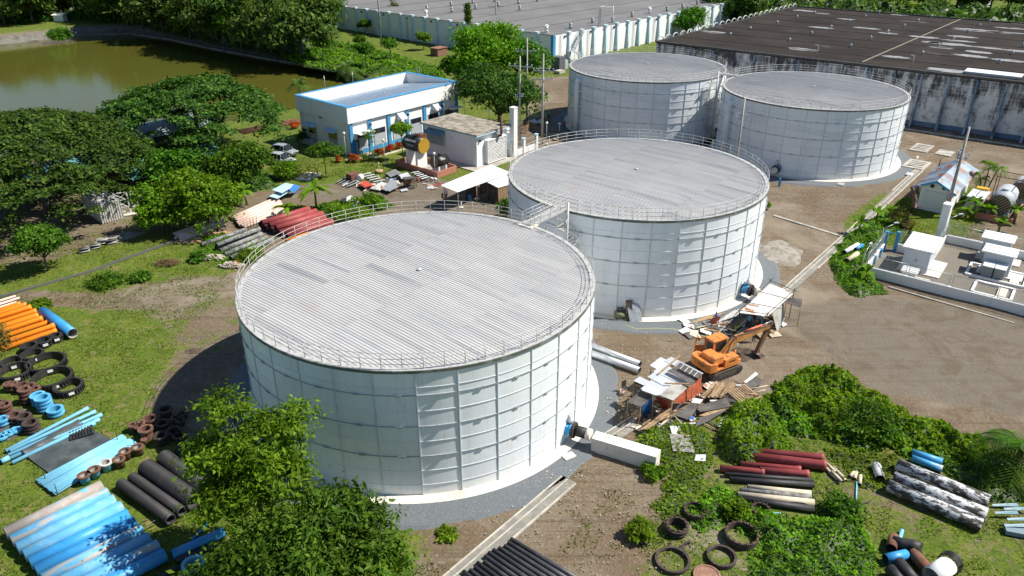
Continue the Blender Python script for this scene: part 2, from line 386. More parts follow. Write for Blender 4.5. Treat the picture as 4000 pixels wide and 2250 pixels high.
# ================================================================ bolted storage tanks
TR, TH = 13.25, 9.8
TANKS = [('A', (-7.03, 52.2)), ('B', (12.93, 76.4)), ('C', (23.15, 134.0)), ('D', (45.4, 116.2))]
def tank_paint():
    m, t, b, new, link = nodes('tank_paint')
    tc = new('ShaderNodeTexCoord'); oi = new('ShaderNodeObjectInfo'); geo = new('ShaderNodeNewGeometry')
    mp = new('ShaderNodeMapping'); mp.inputs['Scale'].default_value = (1, 1, .18); link(geo.outputs['Position'], mp.inputs[0])
    f, _ = noise_fac(t, new, link, mp.outputs[0], .9, (.52, .8)); c = mixc(new, link, f, (.79, .825, .84), (.68, .73, .75))
    f, _ = noise_fac(t, new, link, mp.outputs[0], 3.5, (.56, .8)); c = mixc(new, link, f, c, (.66, .67, .64))
    s = new('ShaderNodeSeparateXYZ'); link(geo.outputs['Position'], s.inputs[0])
    r = new('ShaderNodeMapRange'); r.inputs[1].default_value = 1.5; r.inputs[2].default_value = 0; r.inputs[4].default_value = .6; link(s.outputs[2], r.inputs[0])
    f, _ = noise_fac(t, new, link, geo.outputs['Position'], .7, (.3, .75)); k = new('ShaderNodeMath'); k.operation = 'MULTIPLY'; link(f, k.inputs[0]); link(r.outputs[0], k.inputs[1])
    c = mixc(new, link, k.outputs[0], c, (.62, .57, .44))
    mv = new('ShaderNodeMapping'); mv.inputs['Scale'].default_value = (2.4, 2.4, .05); link(geo.outputs['Position'], mv.inputs[0]); f, _ = noise_fac(t, new, link, mv.outputs[0], 1., (.6, .78))
    r = new('ShaderNodeMapRange'); r.inputs[1].default_value = 3.; r.inputs[2].default_value = 9.8; r.inputs[3].default_value = .08; r.inputs[4].default_value = .5; link(s.outputs[2], r.inputs[0]); k = new('ShaderNodeMath'); k.operation = 'MULTIPLY'; link(f, k.inputs[0]); link(r.outputs[0], k.inputs[1]); c = mixc(new, link, k.outputs[0], c, (.47, .46, .40))
    h = new('ShaderNodeHueSaturation'); r = new('ShaderNodeMapRange'); r.inputs[3].default_value = .95; r.inputs[4].default_value = 1.03
    link(oi.outputs['Random'], r.inputs[0]); link(r.outputs[0], h.inputs['Value']); link(c, h.inputs['Color']); link(h.outputs[0], b.inputs['Base Color'])
    b.inputs['Roughness'].default_value = .38; b.inputs['Specular IOR Level'].default_value = .4
    bp = new('ShaderNodeBump'); bp.inputs['Distance'].default_value = .02; bp.inputs['Strength'].default_value = .5; _, nf = noise_fac(t, new, link, geo.outputs['Position'], .8, (0, 1), 2)
    link(nf, bp.inputs['Height']); link(bp.outputs[0], b.inputs['Normal'])
    return m
def roof_metal():
    m, t, b, new, link = nodes('roof_sheet_metal')
    tc = new('ShaderNodeTexCoord'); oi = new('ShaderNodeObjectInfo')
    k = new('ShaderNodeMath'); k.operation = 'MULTIPLY'; k.inputs[1].default_value = 91.; link(oi.outputs['Random'], k.inputs[0])
    mp = new('ShaderNodeMapping'); mp.inputs['Scale'].default_value = (3.2, .16, 1); link(tc.outputs['Object'], mp.inputs[0]); link(k.outputs[0], mp.inputs['Location'])
    f, _ = noise_fac(t, new, link, mp.outputs[0], 1.2, (.32, .68)); c = mixc(new, link, f, (.385, .385, .385), (.50, .495, .48))
    f, _ = noise_fac(t, new, link, mp.outputs[0], .5, (.58, .72)); c = mixc(new, link, f, c, (.30, .34, .39))
    f, _ = noise_fac(t, new, link, tc.outputs['Object'], .16, (.66, .74)); c = mixc(new, link, f, c, (.46, .38, .345))
    f, _ = noise_fac(t, new, link, tc.outputs['Object'], .22, (.45, .7)); c = mixc(new, link, f, c, (.48, .475, .46)); f, _ = noise_fac(t, new, link, mp.outputs[0], .3, (.55, .7), 6); c = mixc(new, link, f, c, (.29, .295, .31))
    h = new('ShaderNodeHueSaturation'); r = new('ShaderNodeMapRange'); r.inputs[3].default_value = .93; r.inputs[4].default_value = 1.03
    link(oi.outputs['Random'], r.inputs[0]); link(r.outputs[0], h.inputs['Value']); link(c, h.inputs['Color']); link(h.outputs[0], b.inputs['Base Color'])
    b.inputs['Roughness'].default_value = .6; b.inputs['Specular IOR Level'].default_value = .3
    return m
TPAINT = tank_paint(); TROOF = roof_metal()
RIMM = pm('rim_edge', (.10, .115, .09), (.22, .23, .22), 1.2, rough=.7)
GRAVEL = pm('grey_gravel', (.125, .14, .15), (.21, .225, .23), 11, (.5, .7), c3=(.06, .065, .07), sc3=16, th3=(.58, .7), rough=.95, bump=.04, bsc=16)
NC = 32; DA = 2 * math.pi / NC
ZB = [0, .95, 2.13, 3.31, 4.49, 5.67, 6.85, 8.03, 8.62, 9.8]
def panel_mesh(h):
    b = MB(); n = 5
    for pr, sm in ((((TR + .016, .01), (TR, h)), True), (((TR, h), (TR - .03, h), (TR - .03, .01), (TR + .016, .01)), False)):
        v = []; k = len(pr)
        for i in range(n + 1):
            a = -DA / 2 + .0012 + (DA - .0024) * i / n; c, s = math.cos(a), math.sin(a)
            v += [(r * c, r * s, z) for r, z in pr]
        b.add(v, [(i * k + q, (i + 1) * k + q, (i + 1) * k + q + 1, i * k + q + 1) for i in range(n) for q in range(k - 1)], sm)
    me = b.mesh('wall_panel'); me.materials.append(TPAINT); return me
_pmesh = {}
for z0, z1 in zip(ZB[:-1], ZB[1:]):
    k = round(z1 - z0, 3)
    if k not in _pmesh: _pmesh[k] = panel_mesh(k)
bat = MB().box((TR + .028, 0, TH / 2), (.05, .10, TH - .02)).box((TR + .06, 0, TH / 2), (.025, .03, TH - .02)).mesh('seam_batten'); bat.materials.append(pm('batten_paint', (.64, .68, .70), (.56, .58, .58), 1, rough=.45))
def ringmesh(r0, r1, z0, z1, n=128): return MB().lathe([(r0, z0), (r1, z0), (r1, z1), (r0, z1)], n, sm=False, closed=True)
stiff = ringmesh(TR - .02, TR + .065, -.025, .025).mesh('stiffener_ring'); stiff.materials.append(pm('ring_grey', (.37, .40, .41), (.30, .32, .32), 1, rough=.5))
bolt = MB()
for i in range(900):
    a = 2 * math.pi * i / 900; bolt.box(((TR + .02) * math.cos(a), (TR + .02) * math.sin(a), -.03), (.035, .05, .06), a)
bolt.lathe([(TR, .0), (TR + .03, .0), (TR + .02, .02), (TR, .02)], 128, sm=False)
bolt = bolt.mesh('bolted_seam'); bolt.materials.append(TPAINT)
clip = MB().box((TR + .09, 0, .0), (.06, .4, .09))
for k in range(4): clip.tube((TR + .1, -.2 + .13 * k, .03), (TR + .1, -.2 + .13 * k, .12), .02, n=6)
clip = clip.mesh('ring_splice'); clip.materials.append(stiff.materials[0])
RP, RH = .245, .036
RYB = [-TR, -9.7, -3.7, 2.3, 8.3, TR]
def dome(x, y): return .45 * (1 - (x * x + y * y) / (TR * TR))
sheets = []
RR = TR + .06
for i in range(28):
    x0 = -TR + i * RP * 4
    for j in range(5):
        prof = []
        for q in range(4):
            for dx, h in ((0, 0), (.15, 0), (.17, RH), (.225, RH)): prof.append((x0 + q * RP + dx, h))
        prof.append((x0 + 4 * RP - .004, 0))
        v = []; ok = False; nd = 4
        for x, h in prof:
            c = math.sqrt(max(0, RR * RR - min(x * x, RR * RR))); a, e = max(RYB[j] - .1, -c), min(RYB[j + 1], c)
            if j == 0: a = -c
            if j == 4: e = c
            if e < a: e = a = max(min(a, c), -c)
            if e - a > .05: ok = True
            for k in range(nd + 1):
                y = a + (e - a) * k / nd; v.append((x, y, dome(x, y) + h + .012 * (1 - k / nd)))
        if not ok: continue
        w = nd + 1; f = [(p * w + k, (p + 1) * w + k, (p + 1) * w + k + 1, p * w + k + 1) for p in range(len(prof) - 1) for k in range(nd)]
        b = MB().add(v, f); me = b.mesh('roof_sheet'); me.materials.append(TROOF); sheets.append(me)
deck = MB().lathe([(TR - .1, -.12), (TR - .1, -.03), (.01, .34)], 64); deck = deck.mesh('roof_deck'); deck.materials.append(DARK)
post = MB().tube((TR - .12, 0, 0), (TR - .12, 0, 1.15), .024, n=6).box((TR - .12, 0, .03), (.16, .10, .05)).bar((TR - .12, 0, .05), (TR - .42, 0, .1), .04, .04).mesh('railing_post'); post.materials.append(RAILM)
def circ(r, z, n=112): return [(r * math.cos(2 * math.pi * i / n), r * math.sin(2 * math.pi * i / n), z) for i in range(n)]
rails = []
for z in (.42, .80, 1.17):
    me = MB().path(circ(TR - .12, z), .02, 5, True).mesh('railing_rail'); me.materials.append(RAILM); rails.append(me)
rimp = ringmesh(TR - .34, TR + .04, .055, .075).mesh('rim_plate'); rimp.materials.append(RAILM)
rime = ringmesh(TR - .04, TR + .09, -.14, .06).mesh('rim_edge'); rime.materials.append(RIMM)
apron = MB().lathe([(TR - .5, .12), (TR + .12, .12), (TR + .80, .06), (TR + .84, -.1)], 128, sm=False).mesh('concrete_base'); apron.materials.append(CONCW)
TLAB = {'A': 'largest-looking white panelled water tank, nearest of the four, with blue valve on its side',
        'B': 'white panelled water tank in the middle, joined by a footbridge to the nearest tank',
        'C': 'white panelled water tank farthest back, left of its neighbour and beside the white warehouse',
        'D': 'white panelled water tank at the right rear, in front of the stained dark warehouse'}
tank = {}
for n_, (x, y) in TANKS:
    T = thing('water_tank', TLAB[n_], 'tank', (x, y, 0), 0, 'white bolted water tanks'); tank[n_] = T
    a0 = {'A': -.012, 'B': .06, 'C': .03, 'D': .1}[n_]
    for c in range(NC):
        for r, (z0, z1) in enumerate(zip(ZB[:-1], ZB[1:])):
            obj('wall_panel', _pmesh[round(z1 - z0, 3)], None, T, (0, 0, z0), a0 + DA * (c + .5 * 0))
        obj('seam_batten', bat, None, T, None, a0 + DA * (c + .5))
    for z in (8.03, 5.67, 3.31):
        obj('stiffener_ring', stiff, None, T, (0, 0, z))
        for c in range(NC):
            a = a0 + DA * (c + .05); d = (math.cos(a), math.sin(a))
            if d[0] * -x + d[1] * -y > -4: obj('ring_splice', clip, None, T, (0, 0, z), a)
    for z in (8.62, 6.85, 4.49, 2.13, .95): obj('bolted_seam', bolt, None, T, (0, 0, z))
    ra = math.atan2(-.645, .764) + math.pi / 2
    obj('roof_deck', deck, None, T, (0, 0, TH))
    for me in sheets: obj('roof_sheet', me, None, T, (0, 0, TH), ra + math.pi)
    obj('rim_plate', rimp, None, T, (0, 0, TH)); obj('rim_edge', rime, None, T, (0, 0, TH))
    for i in range(64): obj('railing_post', post, None, T, (0, 0, TH), 2 * math.pi * (i + .3) / 64)
    for me in rails: obj('railing_rail', me, None, T, (0, 0, TH))
    obj('concrete_base', apron, None, T)
    gm = MB(); n = 128; v = []
    for i in range(n):
        a = 2 * math.pi * i / n; ro = TR + 2.55 + .25 * math.sin(3 * a + x) + .12 * math.sin(11 * a) + .08 * math.sin(29 * a)
        v += [(TR + .7, a, .05), (ro - .1, a, .05), (ro + .25, a, -.12)]
    v = [(r * math.cos(a), r * math.sin(a), z) for r, a, z in v]; f = []
    for i in range(n):
        j = (i + 1) % n; f += [(i * 3, i * 3 + 1, j * 3 + 1, j * 3), (i * 3 + 1, i * 3 + 2, j * 3 + 2, j * 3 + 1)]
    struct('gravel_ring', gm.add(v, f), GRAVEL, loc=(x, y, 0))
    # roof centre vent
    vt = MB().lathe([(.0, .48), (.18, .46), (.2, .42), (.12, .41), (.12, .3), (.26, .3)], 12)
    obj('roof_vent', vt, RAILM, T, (0, 0, TH + .12))
# ================================================================ foliage builders
def leaf_material(name, c1, c2, c3, trans=.35):
    m = bpy.data.materials.new(name); m.use_nodes = True; t = m.node_tree; t.nodes.clear(); new = t.nodes.new; link = t.links.new
    out = new('ShaderNodeOutputMaterial'); geo = new('ShaderNodeNewGeometry'); oi = new('ShaderNodeObjectInfo')
    r = new('ShaderNodeValToRGB'); e = r.color_ramp.elements; e[0].color = c4(c1); e[1].color = c4(c3); e[0].position = .1; e[1].position = .95
    x = r.color_ramp.elements.new(.55); x.color = c4(c2); link(geo.outputs['Random Per Island'], r.inputs[0])
    h = new('ShaderNodeHueSaturation'); q = new('ShaderNodeMapRange'); q.inputs[3].default_value = .82; q.inputs[4].default_value = 1.18
    link(oi.outputs['Random'], q.inputs[0]); tcl = new('ShaderNodeTexCoord'); nl_ = new('ShaderNodeTexNoise'); nl_.inputs['Scale'].default_value = .7; nl_.inputs['Detail'].default_value = 3; link(tcl.outputs['Object'], nl_.inputs['Vector']); ql = new('ShaderNodeMapRange'); ql.inputs[1].default_value = .3; ql.inputs[2].default_value = .7; ql.inputs[3].default_value = .62; ql.inputs[4].default_value = 1.45; link(nl_.outputs[0], ql.inputs[0]); mq = new('ShaderNodeMath'); mq.operation = 'MULTIPLY'; link(q.outputs[0], mq.inputs[0]); link(ql.outputs[0], mq.inputs[1]); link(mq.outputs[0], h.inputs['Value']); link(r.outputs[0], h.inputs['Color'])
    q2 = new('ShaderNodeMapRange'); q2.inputs[3].default_value = .485; q2.inputs[4].default_value = .51; link(oi.outputs['Random'], q2.inputs[0]); link(q2.outputs[0], h.inputs['Hue'])
    d = new('ShaderNodeBsdfPrincipled'); d.inputs['Roughness'].default_value = .55; d.inputs['Specular IOR Level'].default_value = .1; link(h.outputs[0], d.inputs['Base Color'])
    tr = new('ShaderNodeBsdfTranslucent'); hs = new('ShaderNodeHueSaturation'); hs.inputs['Value'].default_value = 1.5; hs.inputs['Saturation'].default_value = 1.1
    link(h.outputs[0], hs.inputs['Color']); link(hs.outputs[0], tr.inputs[0])
    mx = new('ShaderNodeMixShader'); mx.inputs[0].default_value = trans; link(d.outputs[0], mx.inputs[1]); link(tr.outputs[0], mx.inputs[2]); link(mx.outputs[0], out.inputs[0])
    return m
LEAF = {k: leaf_material('leaf_' + k, *v) for k, v in {
    'rain': ((.022, .058, .009), (.042, .100, .013), (.085, .160, .020), .22), 'bright': ((.055, .135, .008), (.105, .220, .012), (.180, .310, .020), .38),
    'mid': ((.034, .092, .009), (.060, .150, .012), (.110, .215, .020), .3), 'yellow': ((.080, .155, .008), (.135, .225, .012), (.200, .280, .022), .4),
    'far': ((.038, .080, .014), (.066, .125, .020), (.115, .180, .032), .25), 'dry': ((.13, .10, .025), (.10, .135, .025), (.21, .13, .045), .3),
    'red': ((.38, .035, .012), (.50, .08, .015), (.12, .14, .02), .3), 'grass': ((.070, .130, .012), (.120, .185, .020), (.210, .225, .050), .35)}.items()}
def unit(a): return a / (np.linalg.norm(a, axis=1, keepdims=True) + 1e-9)
def leaf_quads(P, N, size, asp=.5, jit=.8, r=rng, droop=0.):
    n = len(P); nn = unit(N + r.normal(0, jit, (n, 3))); t = unit(np.cross(nn, r.normal(0, 1, (n, 3)))); t[:, 2] -= droop; t = unit(t); b = unit(np.cross(nn, t))
    s = (size * (.5 + 1.2 * r.random(n) ** 1.5))[:, None] if np.isscalar(size) else (size * (.7 + .6 * r.random(n)))[:, None]
    k = asp * (.7 + .6 * r.random(n))[:, None]
    v = np.stack([P - t * s * .5, P + b * s * k * .5 + nn * s * .06, P + t * s * .5, P - b * s * k * .5 + nn * s * .06], 1).reshape(-1, 3)
    return v, np.arange(4 * n).reshape(-1, 4)
def leaf_mesh(name, P, N, size, mat, asp=.5, jit=.8, droop=0.):
    v, f = leaf_quads(np.asarray(P), np.asarray(N), size, asp, jit, droop=droop); me = bpy.data.meshes.new(name); npmesh(me, v, f); me.materials.append(mat); return me
def clump_points(lobes, n, clump=.8, per=40, shell=.55, flat=.6, r=rng, under=-.35):
    """leaf positions gathered in clumps over a set of ellipsoid lobes (x,y,z,rx,ry,rz)"""
    w = np.array([l[3] * l[4] + l[3] * l[5] for l in lobes]); w = w / w.sum(); nc = max(4, n // per)
    li = r.choice(len(lobes), nc, p=w); L = np.array(lobes)[li]
    d = unit(r.normal(0, 1, (nc, 3))); d[:, 2] = np.where(d[:, 2] < under, -d[:, 2], d[:, 2]); rad = shell + (1.02 - shell) * r.random(nc) ** .5
    C = L[:, :3] + d * L[:, 3:] * rad[:, None]; Nn = unit(d / L[:, 3:])
    k = r.integers(0, nc, n); off = r.normal(0, 1, (n, 3)) * clump * np.array([1, 1, flat]) * (.5 + .7 * r.random((n, 1)))
    P = C[k] + off; N = unit(Nn[k] * .7 + np.array([0, 0, .55]) + off * .35)
    return P, N
def limbs(b, base, tips, r0, r=rnd, mid=.45, bend=.12, n=6):
    base = Vector(base)
    for t in tips:
        t = Vector(t); m = base.lerp(t, mid) + Vector((r.uniform(-1, 1), r.uniform(-1, 1), r.uniform(0, 1))) * bend * (t - base).length
        pts = [base, base.lerp(m, .5) + EZ * .1, m, m.lerp(t, .55) + EZ * .15, t]; b.path(pts, r0, n, taper=r0 * .2)
def make_tree(name, label, x, y, lobes, nl, size, mat, trunk_h, trunk_r, clump=.7, per=40, shell=.5, flat=.6, cat='tree', group=None, asp=.5, ntips=8, base_z=0, jit=.7, droop=0., lean=(0, 0)):
    T = thing(name, label, cat, (x, y, base_z), rnd.uniform(0, 6), group)
    b = MB(); top = Vector((lean[0], lean[1], trunk_h)); b.path([(0, 0, -.3), (lean[0] * .3, lean[1] * .3, trunk_h * .4), top], trunk_r, 8, taper=trunk_r * .7)
    tips = []
    for k in range(ntips):
        l = lobes[k % len(lobes)]; d = Vector((rnd.gauss(0, 1), rnd.gauss(0, 1), rnd.gauss(.3, .6))).normalized()
        tips.append((l[0] + d.x * l[3] * .7, l[1] + d.y * l[4] * .7, l[2] + d.z * l[5] * .5))
    limbs(b, top - EZ * .1, tips, trunk_r * .5)
    obj('trunk', b, BARK, T)
    P, N = clump_points(lobes, nl, clump, per, shell, flat); obj('crown', leaf_mesh('crown', P, N, size, LEAF[mat], asp, jit, droop), None, T)
    return T
def blob_lobes(rx, rz, zc, n=7, spread=.55, r=rnd, ry=None):
    ry = ry or rx; L = [(0, 0, zc, rx * .7, ry * .7, rz * .8)]
    for i in range(n):
        a = 2 * math.pi * i / n + r.uniform(-.3, .3); k = spread * r.uniform(.8, 1.2); s = r.uniform(.38, .58)
        L.append((rx * k * math.cos(a), ry * k * math.sin(a), zc + rz * r.uniform(-.35, .5), rx * s, ry * s, rz * s * 1.1))
    return L
def bush(name, label, x, y, rx, rz, nl, size, mat, cat='bush', group=None, ry=None, asp=.5, clump=None, z=0):
    T = thing(name, label, cat, (x, y, z), 0, group); ry = ry or rx
    b = MB()
    for k in range(5): b.path([(0, 0, -.1), (rnd.uniform(-.3, .3) * rx, rnd.uniform(-.3, .3) * ry, rz * .5), (rnd.uniform(-.6, .6) * rx, rnd.uniform(-.6, .6) * ry, rz * 1.1)], .04, 4, taper=.012)
    obj('stems', b, BARK, T)
    L = [(0, 0, rz * .35, rx * .8, ry * .8, rz * .8)]
    for i in range(6):
        a = i * 1.05 + rnd.uniform(-.3, .3); L.append((rx * .5 * math.cos(a), ry * .5 * math.sin(a), rz * rnd.uniform(.2, .6), rx * .5, ry * .5, rz * .55))
    P, N = clump_points(L, nl, clump or rx * .14, 30, .45, .7, under=-.1); P[:, 2] = np.abs(P[:, 2]) + .02
    obj('foliage', leaf_mesh('foliage', P, N, size, LEAF[mat], asp, .7), None, T); return T
def banana(name, label, x, y, h, n=9, L=2.2, w=.55, mat='bright', z=0, group=None, cat='banana plant', droop=.9):
    T = thing(name, label, cat, (x, y, z), rnd.uniform(0, 6), group)
    obj('stem', MB().path([(0, 0, -.1), (.05, 0, h * .5), (0, .05, h)], .17, 7, taper=.09), pm('banana_stem', (.16, .19, .06), (.12, .10, .05), 3), T)
    for k in range(n):
        a = k * 2.4 + rnd.uniform(-.3, .3); el = rnd.uniform(.35, 1.25); l = L * rnd.uniform(.8, 1.15); v = []; f = []
        ns = 7; d = Vector((math.cos(a), math.sin(a), 0)); sd = Vector((-math.sin(a), math.cos(a), 0))
        for i in range(ns + 1):
            t = i / ns; p = d * (l * t * math.cos(el) + .02) + EZ * (h + l * (t * math.sin(el) - droop * t * t * (.35 + .5 * math.cos(el))))
            ww = w * math.sin(math.pi * min(1, .12 + .88 * t)) ** .6 * .5 if t < 1 else .02
            v += [p + sd * ww - EZ * ww * .35, p + EZ * .02, p - sd * ww - EZ * ww * .35]
        for i in range(ns):
            for q in (0, 1): f.append((i * 3 + q, i * 3 + q + 1, (i + 1) * 3 + q + 1, (i + 1) * 3 + q))
        obj('leaf', MB().add(v, f, True), LEAF[mat], T)
    return T
def palm(name, label, x, y, h, n=14, L=2.6, mat='mid', z=0, group=None, tr=.16, cat='palm', droop=1.0, trunks=None):
    T = thing(name, label, cat, (x, y, z), rnd.uniform(0, 6), group)
    for (tx, ty, hh) in (trunks or [(0, 0, h)]):
        obj('trunk', MB().path([(tx * .3, ty * .3, -.2), (tx * .6, ty * .6, hh * .5), (tx, ty, hh)], tr, 8, taper=tr * .7), BARK, T)
        for k in range(n):
            a = k * 2.4 + rnd.uniform(-.2, .2); el = rnd.uniform(-.1, 1.2); l = L * rnd.uniform(.85, 1.1); d = Vector((math.cos(a), math.sin(a), 0)); sd = Vector((-math.sin(a), math.cos(a), 0))
            b = MB(); ns = 22; prev = None
            for i in range(ns + 1):
                t = i / ns; p = Vector((tx, ty, hh)) + d * (l * t * math.cos(el)) + EZ * (l * (t * math.sin(el) - droop * t * t * (.3 + .5 * math.cos(el))))
                if prev is not None:
                    b.bar(prev, p, .035, .03); ll = l * .34 * math.sin(math.pi * (.08 + .86 * t)) ** .7
                    for s in (-1, 1):
                        q = p + sd * s * ll + (p - prev).normalized() * ll * .5 - EZ * ll * .35; w2 = (p - prev).normalized() * l * .014
                        b.add([p - w2, p + w2, q + w2 * .3, q - w2 * .3], [(0, 1, 2, 3)])
                prev = p
            obj('frond', b, LEAF[mat], T)
    return T
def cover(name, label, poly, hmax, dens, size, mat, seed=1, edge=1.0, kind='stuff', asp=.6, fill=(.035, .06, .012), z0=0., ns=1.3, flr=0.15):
    """a creeping mass of leaves over an outline: soil mound with leaves through its skin"""
    P_ = np.array([(p[0], p[1]) for p in poly]); lo, hi = P_.min(0), P_.max(0); r = np.random.default_rng(seed)
    n = int((hi[0] - lo[0]) * (hi[1] - lo[1]) * dens); X = lo[0] + (hi[0] - lo[0]) * r.random(n); Y = lo[1] + (hi[1] - lo[1]) * r.random(n)
    sd = sdist(X, Y, poly) + (vnoise(X, Y, 1.0) - .5) * 1.2 * edge; k = sd < 0; X, Y, sd = X[k], Y[k], sd[k]
    def hgt(X, Y, sd): return hmax * sstep(-sd, 0, edge * 1.6) * (flr + (1 - flr) * np.clip(vnoise(X + 31, Y, ns) * 1.5 - .3 + (vnoise(X, Y + 17, ns * .38) - .5) * .6, 0, 1.2))
    h = hgt(X, Y, sd); e = .15; hx = hgt(X + e, Y, sd) - h; hy = hgt(X, Y + e, sd) - h
    N = unit(np.stack([-hx / e, -hy / e, np.ones_like(h)], 1)); Z = h * (1 - .35 * r.random(len(h)) ** 2) + z0 + size * .3 * r.random(len(h)) + min(.5, hmax * .35) * np.clip(vnoise(X * 1.7, Y + 5, .35) - .55, 0, 1) * r.random(len(h)) * 2.2
    v, f = leaf_quads(np.stack([X, Y, Z], 1), N, size, asp, .55, r); me = bpy.data.meshes.new(name); npmesh(me, v, f); me.materials.append(LEAF[mat])
    o = obj(name, me); o['kind'] = kind; tag(o, label, 'plants')
    gx = np.arange(lo[0], hi[0] + .4, .4); gy = np.arange(lo[1], hi[1] + .4, .4); A, B = np.meshgrid(gx, gy); s2 = sdist(A, B, poly) + (vnoise(A, B, 1.0) - .5) * 1.2 * edge
    Zm = hgt(A, B, s2) * .85 - .06 + z0; Zm = np.where(s2 > -.1, -.25 + z0, Zm); ii = np.arange(A.size).reshape(A.shape)
    ff = np.stack([ii[:-1, :-1], ii[:-1, 1:], ii[1:, 1:], ii[1:, :-1]], -1).reshape(-1, 4); ff = ff[(s2.ravel()[ff] < 0).any(1)]; m2 = bpy.data.meshes.new('mound'); npmesh(m2, np.stack([A, B, Zm], -1).reshape(-1, 3), ff)
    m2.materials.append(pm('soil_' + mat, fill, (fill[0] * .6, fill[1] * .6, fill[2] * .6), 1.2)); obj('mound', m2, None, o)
    return o
# ================================================================ buildings
def mold_wall():
    m, t, b, new, link = nodes('mouldy_white_wall')
    tc = new('ShaderNodeTexCoord'); geo = new('ShaderNodeNewGeometry'); sx = new('ShaderNodeSeparateXYZ'); link(geo.outputs['Position'], sx.inputs[0])
    cb = new('ShaderNodeCombineXYZ'); d = new('ShaderNodeVectorMath'); d.operation = 'DOT_PRODUCT'; d.inputs[1].default_value = (.797, -.604, 0); link(geo.outputs['Position'], d.inputs[0])
    link(d.outputs['Value'], cb.inputs[0]); link(sx.outputs[2], cb.inputs[1])
    st = new('ShaderNodeMapping'); st.inputs['Scale'].default_value = (.9, .14, 1); link(cb.outputs[0], st.inputs[0])
    bl = new('ShaderNodeMapping'); bl.inputs['Scale'].default_value = (.28, .30, 1); link(cb.outputs[0], bl.inputs[0])
    z = new('ShaderNodeMapRange'); z.inputs[1].default_value = .5; z.inputs[2].default_value = 9; z.inputs[3].default_value = -.16; z.inputs[4].default_value = .20; link(sx.outputs[2], z.inputs[0])
    _, n1 = noise_fac(t, new, link, st.outputs[0], 1.3, (0, 1), 6); _, n2 = noise_fac(t, new, link, bl.outputs[0], 1., (0, 1), 5)
    a = new('ShaderNodeMath'); link(n1, a.inputs[0]); link(n2, a.inputs[1]); a2 = new('ShaderNodeMath'); link(a.outputs[0], a2.inputs[0]); link(z.outputs[0], a2.inputs[1])
    br = new('ShaderNodeTexBrick'); br.inputs['Scale'].default_value = 1; br.offset = 0; br.inputs['Brick Width'].default_value = 2.1; br.inputs['Row Height'].default_value = 1.25; br.inputs['Mortar Size'].default_value = .13
    br.inputs['Mortar Smooth'].default_value = 1; link(cb.outputs[0], br.inputs['Vector'])
    a3 = new('ShaderNodeMath'); a3.operation = 'MULTIPLY_ADD'; a3.inputs[1].default_value = -.10; link(br.outputs['Fac'], a3.inputs[0]); link(a2.outputs[0], a3.inputs[2])
    r = new('ShaderNodeMapRange'); r.inputs[1].default_value = .98; r.inputs[2].default_value = 1.20; link(a3.outputs[0], r.inputs[0])
    c = mixc(new, link, r.outputs[0], (.62, .64, .64), (.075, .07, .068))
    f, _ = noise_fac(t, new, link, bl.outputs[0], 3, (.5, .8)); c = mixc(new, link, f, c, (.22, .20, .18)); link(c, b.inputs['Base Color']); b.inputs['Roughness'].default_value = .9
    return m
MOLD = mold_wall()
ROOFD = pm('dark_felt_roof', (.026, .021, .018), (.044, .036, .030), .12, (.35, .65), c3=(.10, .092, .085), sc3=.09, th3=(.66, .74), st3=(1, 1.8, 1), spec=.1, rough=.9, bump=.02, bsc=2)
ROOFG = pm('grey_felt_roof', (.135, .13, .128), (.175, .17, .165), .1, (.35, .65), c3=(.42, .43, .44), sc3=.05, th3=(.68, .74), st3=(1, 1.9, 1), rough=.85, bump=.02, bsc=2)
SKYL = pm('roof_sheet_white', (.72, .74, .76), (.58, .60, .62), 1, rough=.5)
PALEBLUE = pm('pale_blue_paint', (.42, .60, .70), (.52, .64, .70), .6, rough=.6)
BLUEROOF = pm('blue_grey_sheet', (.30, .38, .46), (.38, .45, .52), .8, rough=.4, metal=.3)
BASIN = pm('salmon_paint', (.42, .17, .11), (.33, .15, .10), 1, rough=.8)
STAINROOF = pm('stained_concrete_roof', (.34, .30, .24), (.15, .13, .10), .8, (.42, .62), c3=(.08, .075, .06), sc3=2, th3=(.55, .7), rough=.95, bump=.01)
GREYW = pm('grey_panel', (.40, .43, .46), (.34, .37, .40), 1, rough=.6)
YEL = pm('yellow_paint', (.75, .43, .02), (.62, .33, .02), 2, rough=.6)
BLK = pm('black_paint', (.012, .012, .013), (.03, .03, .03), 2, rough=.4)
LOUV = pm('louvre_metal', (.52, .52, .50), (.36, .34, .31), 1.2, rough=.6)
def L2(o, x, y, z=0): return Vector((o[0] + x * E1.x + y * E2.x, o[1] + x * E1.y + y * E2.y, z))
# ---- office
O = thing('office_building', 'white two-storey-high office with blue pilasters and blue trimmed parapet by the pond', 'building', (-24.75, 114.3, 0), SA)
LX, LY, HB = 23.6, 12.4, 7.58
wl = MB(); wl.box((LX / 2, .15, 2.55), (LX, .3, 5.1)); wl.box((.15, LY / 2 + .15, 2.55), (.3, LY - .3, 5.1)); wl.box((LX - .15, LY / 2 + .15, 2.55), (.3, LY - .3, 5.1)); wl.box((LX / 2, LY - .15, 2.55), (LX - .6, .3, 5.1))
obj('wall', wl, WHITE2, O)
pp = MB(); pp.box((LX / 2, -.05, 6.33), (LX + .7, .7, 2.46)); pp.box((.05, LY / 2 + .32, 6.33), (.7 - .1, LY - .05, 2.46)); pp.box((LX - .05, LY / 2 + .32, 6.33), (.6, LY - .05, 2.46)); pp.box((LX / 2, LY + .1, 6.33), (LX - .6, .5, 2.46))
pp2 = obj('parapet', pp, WHITE2, O)
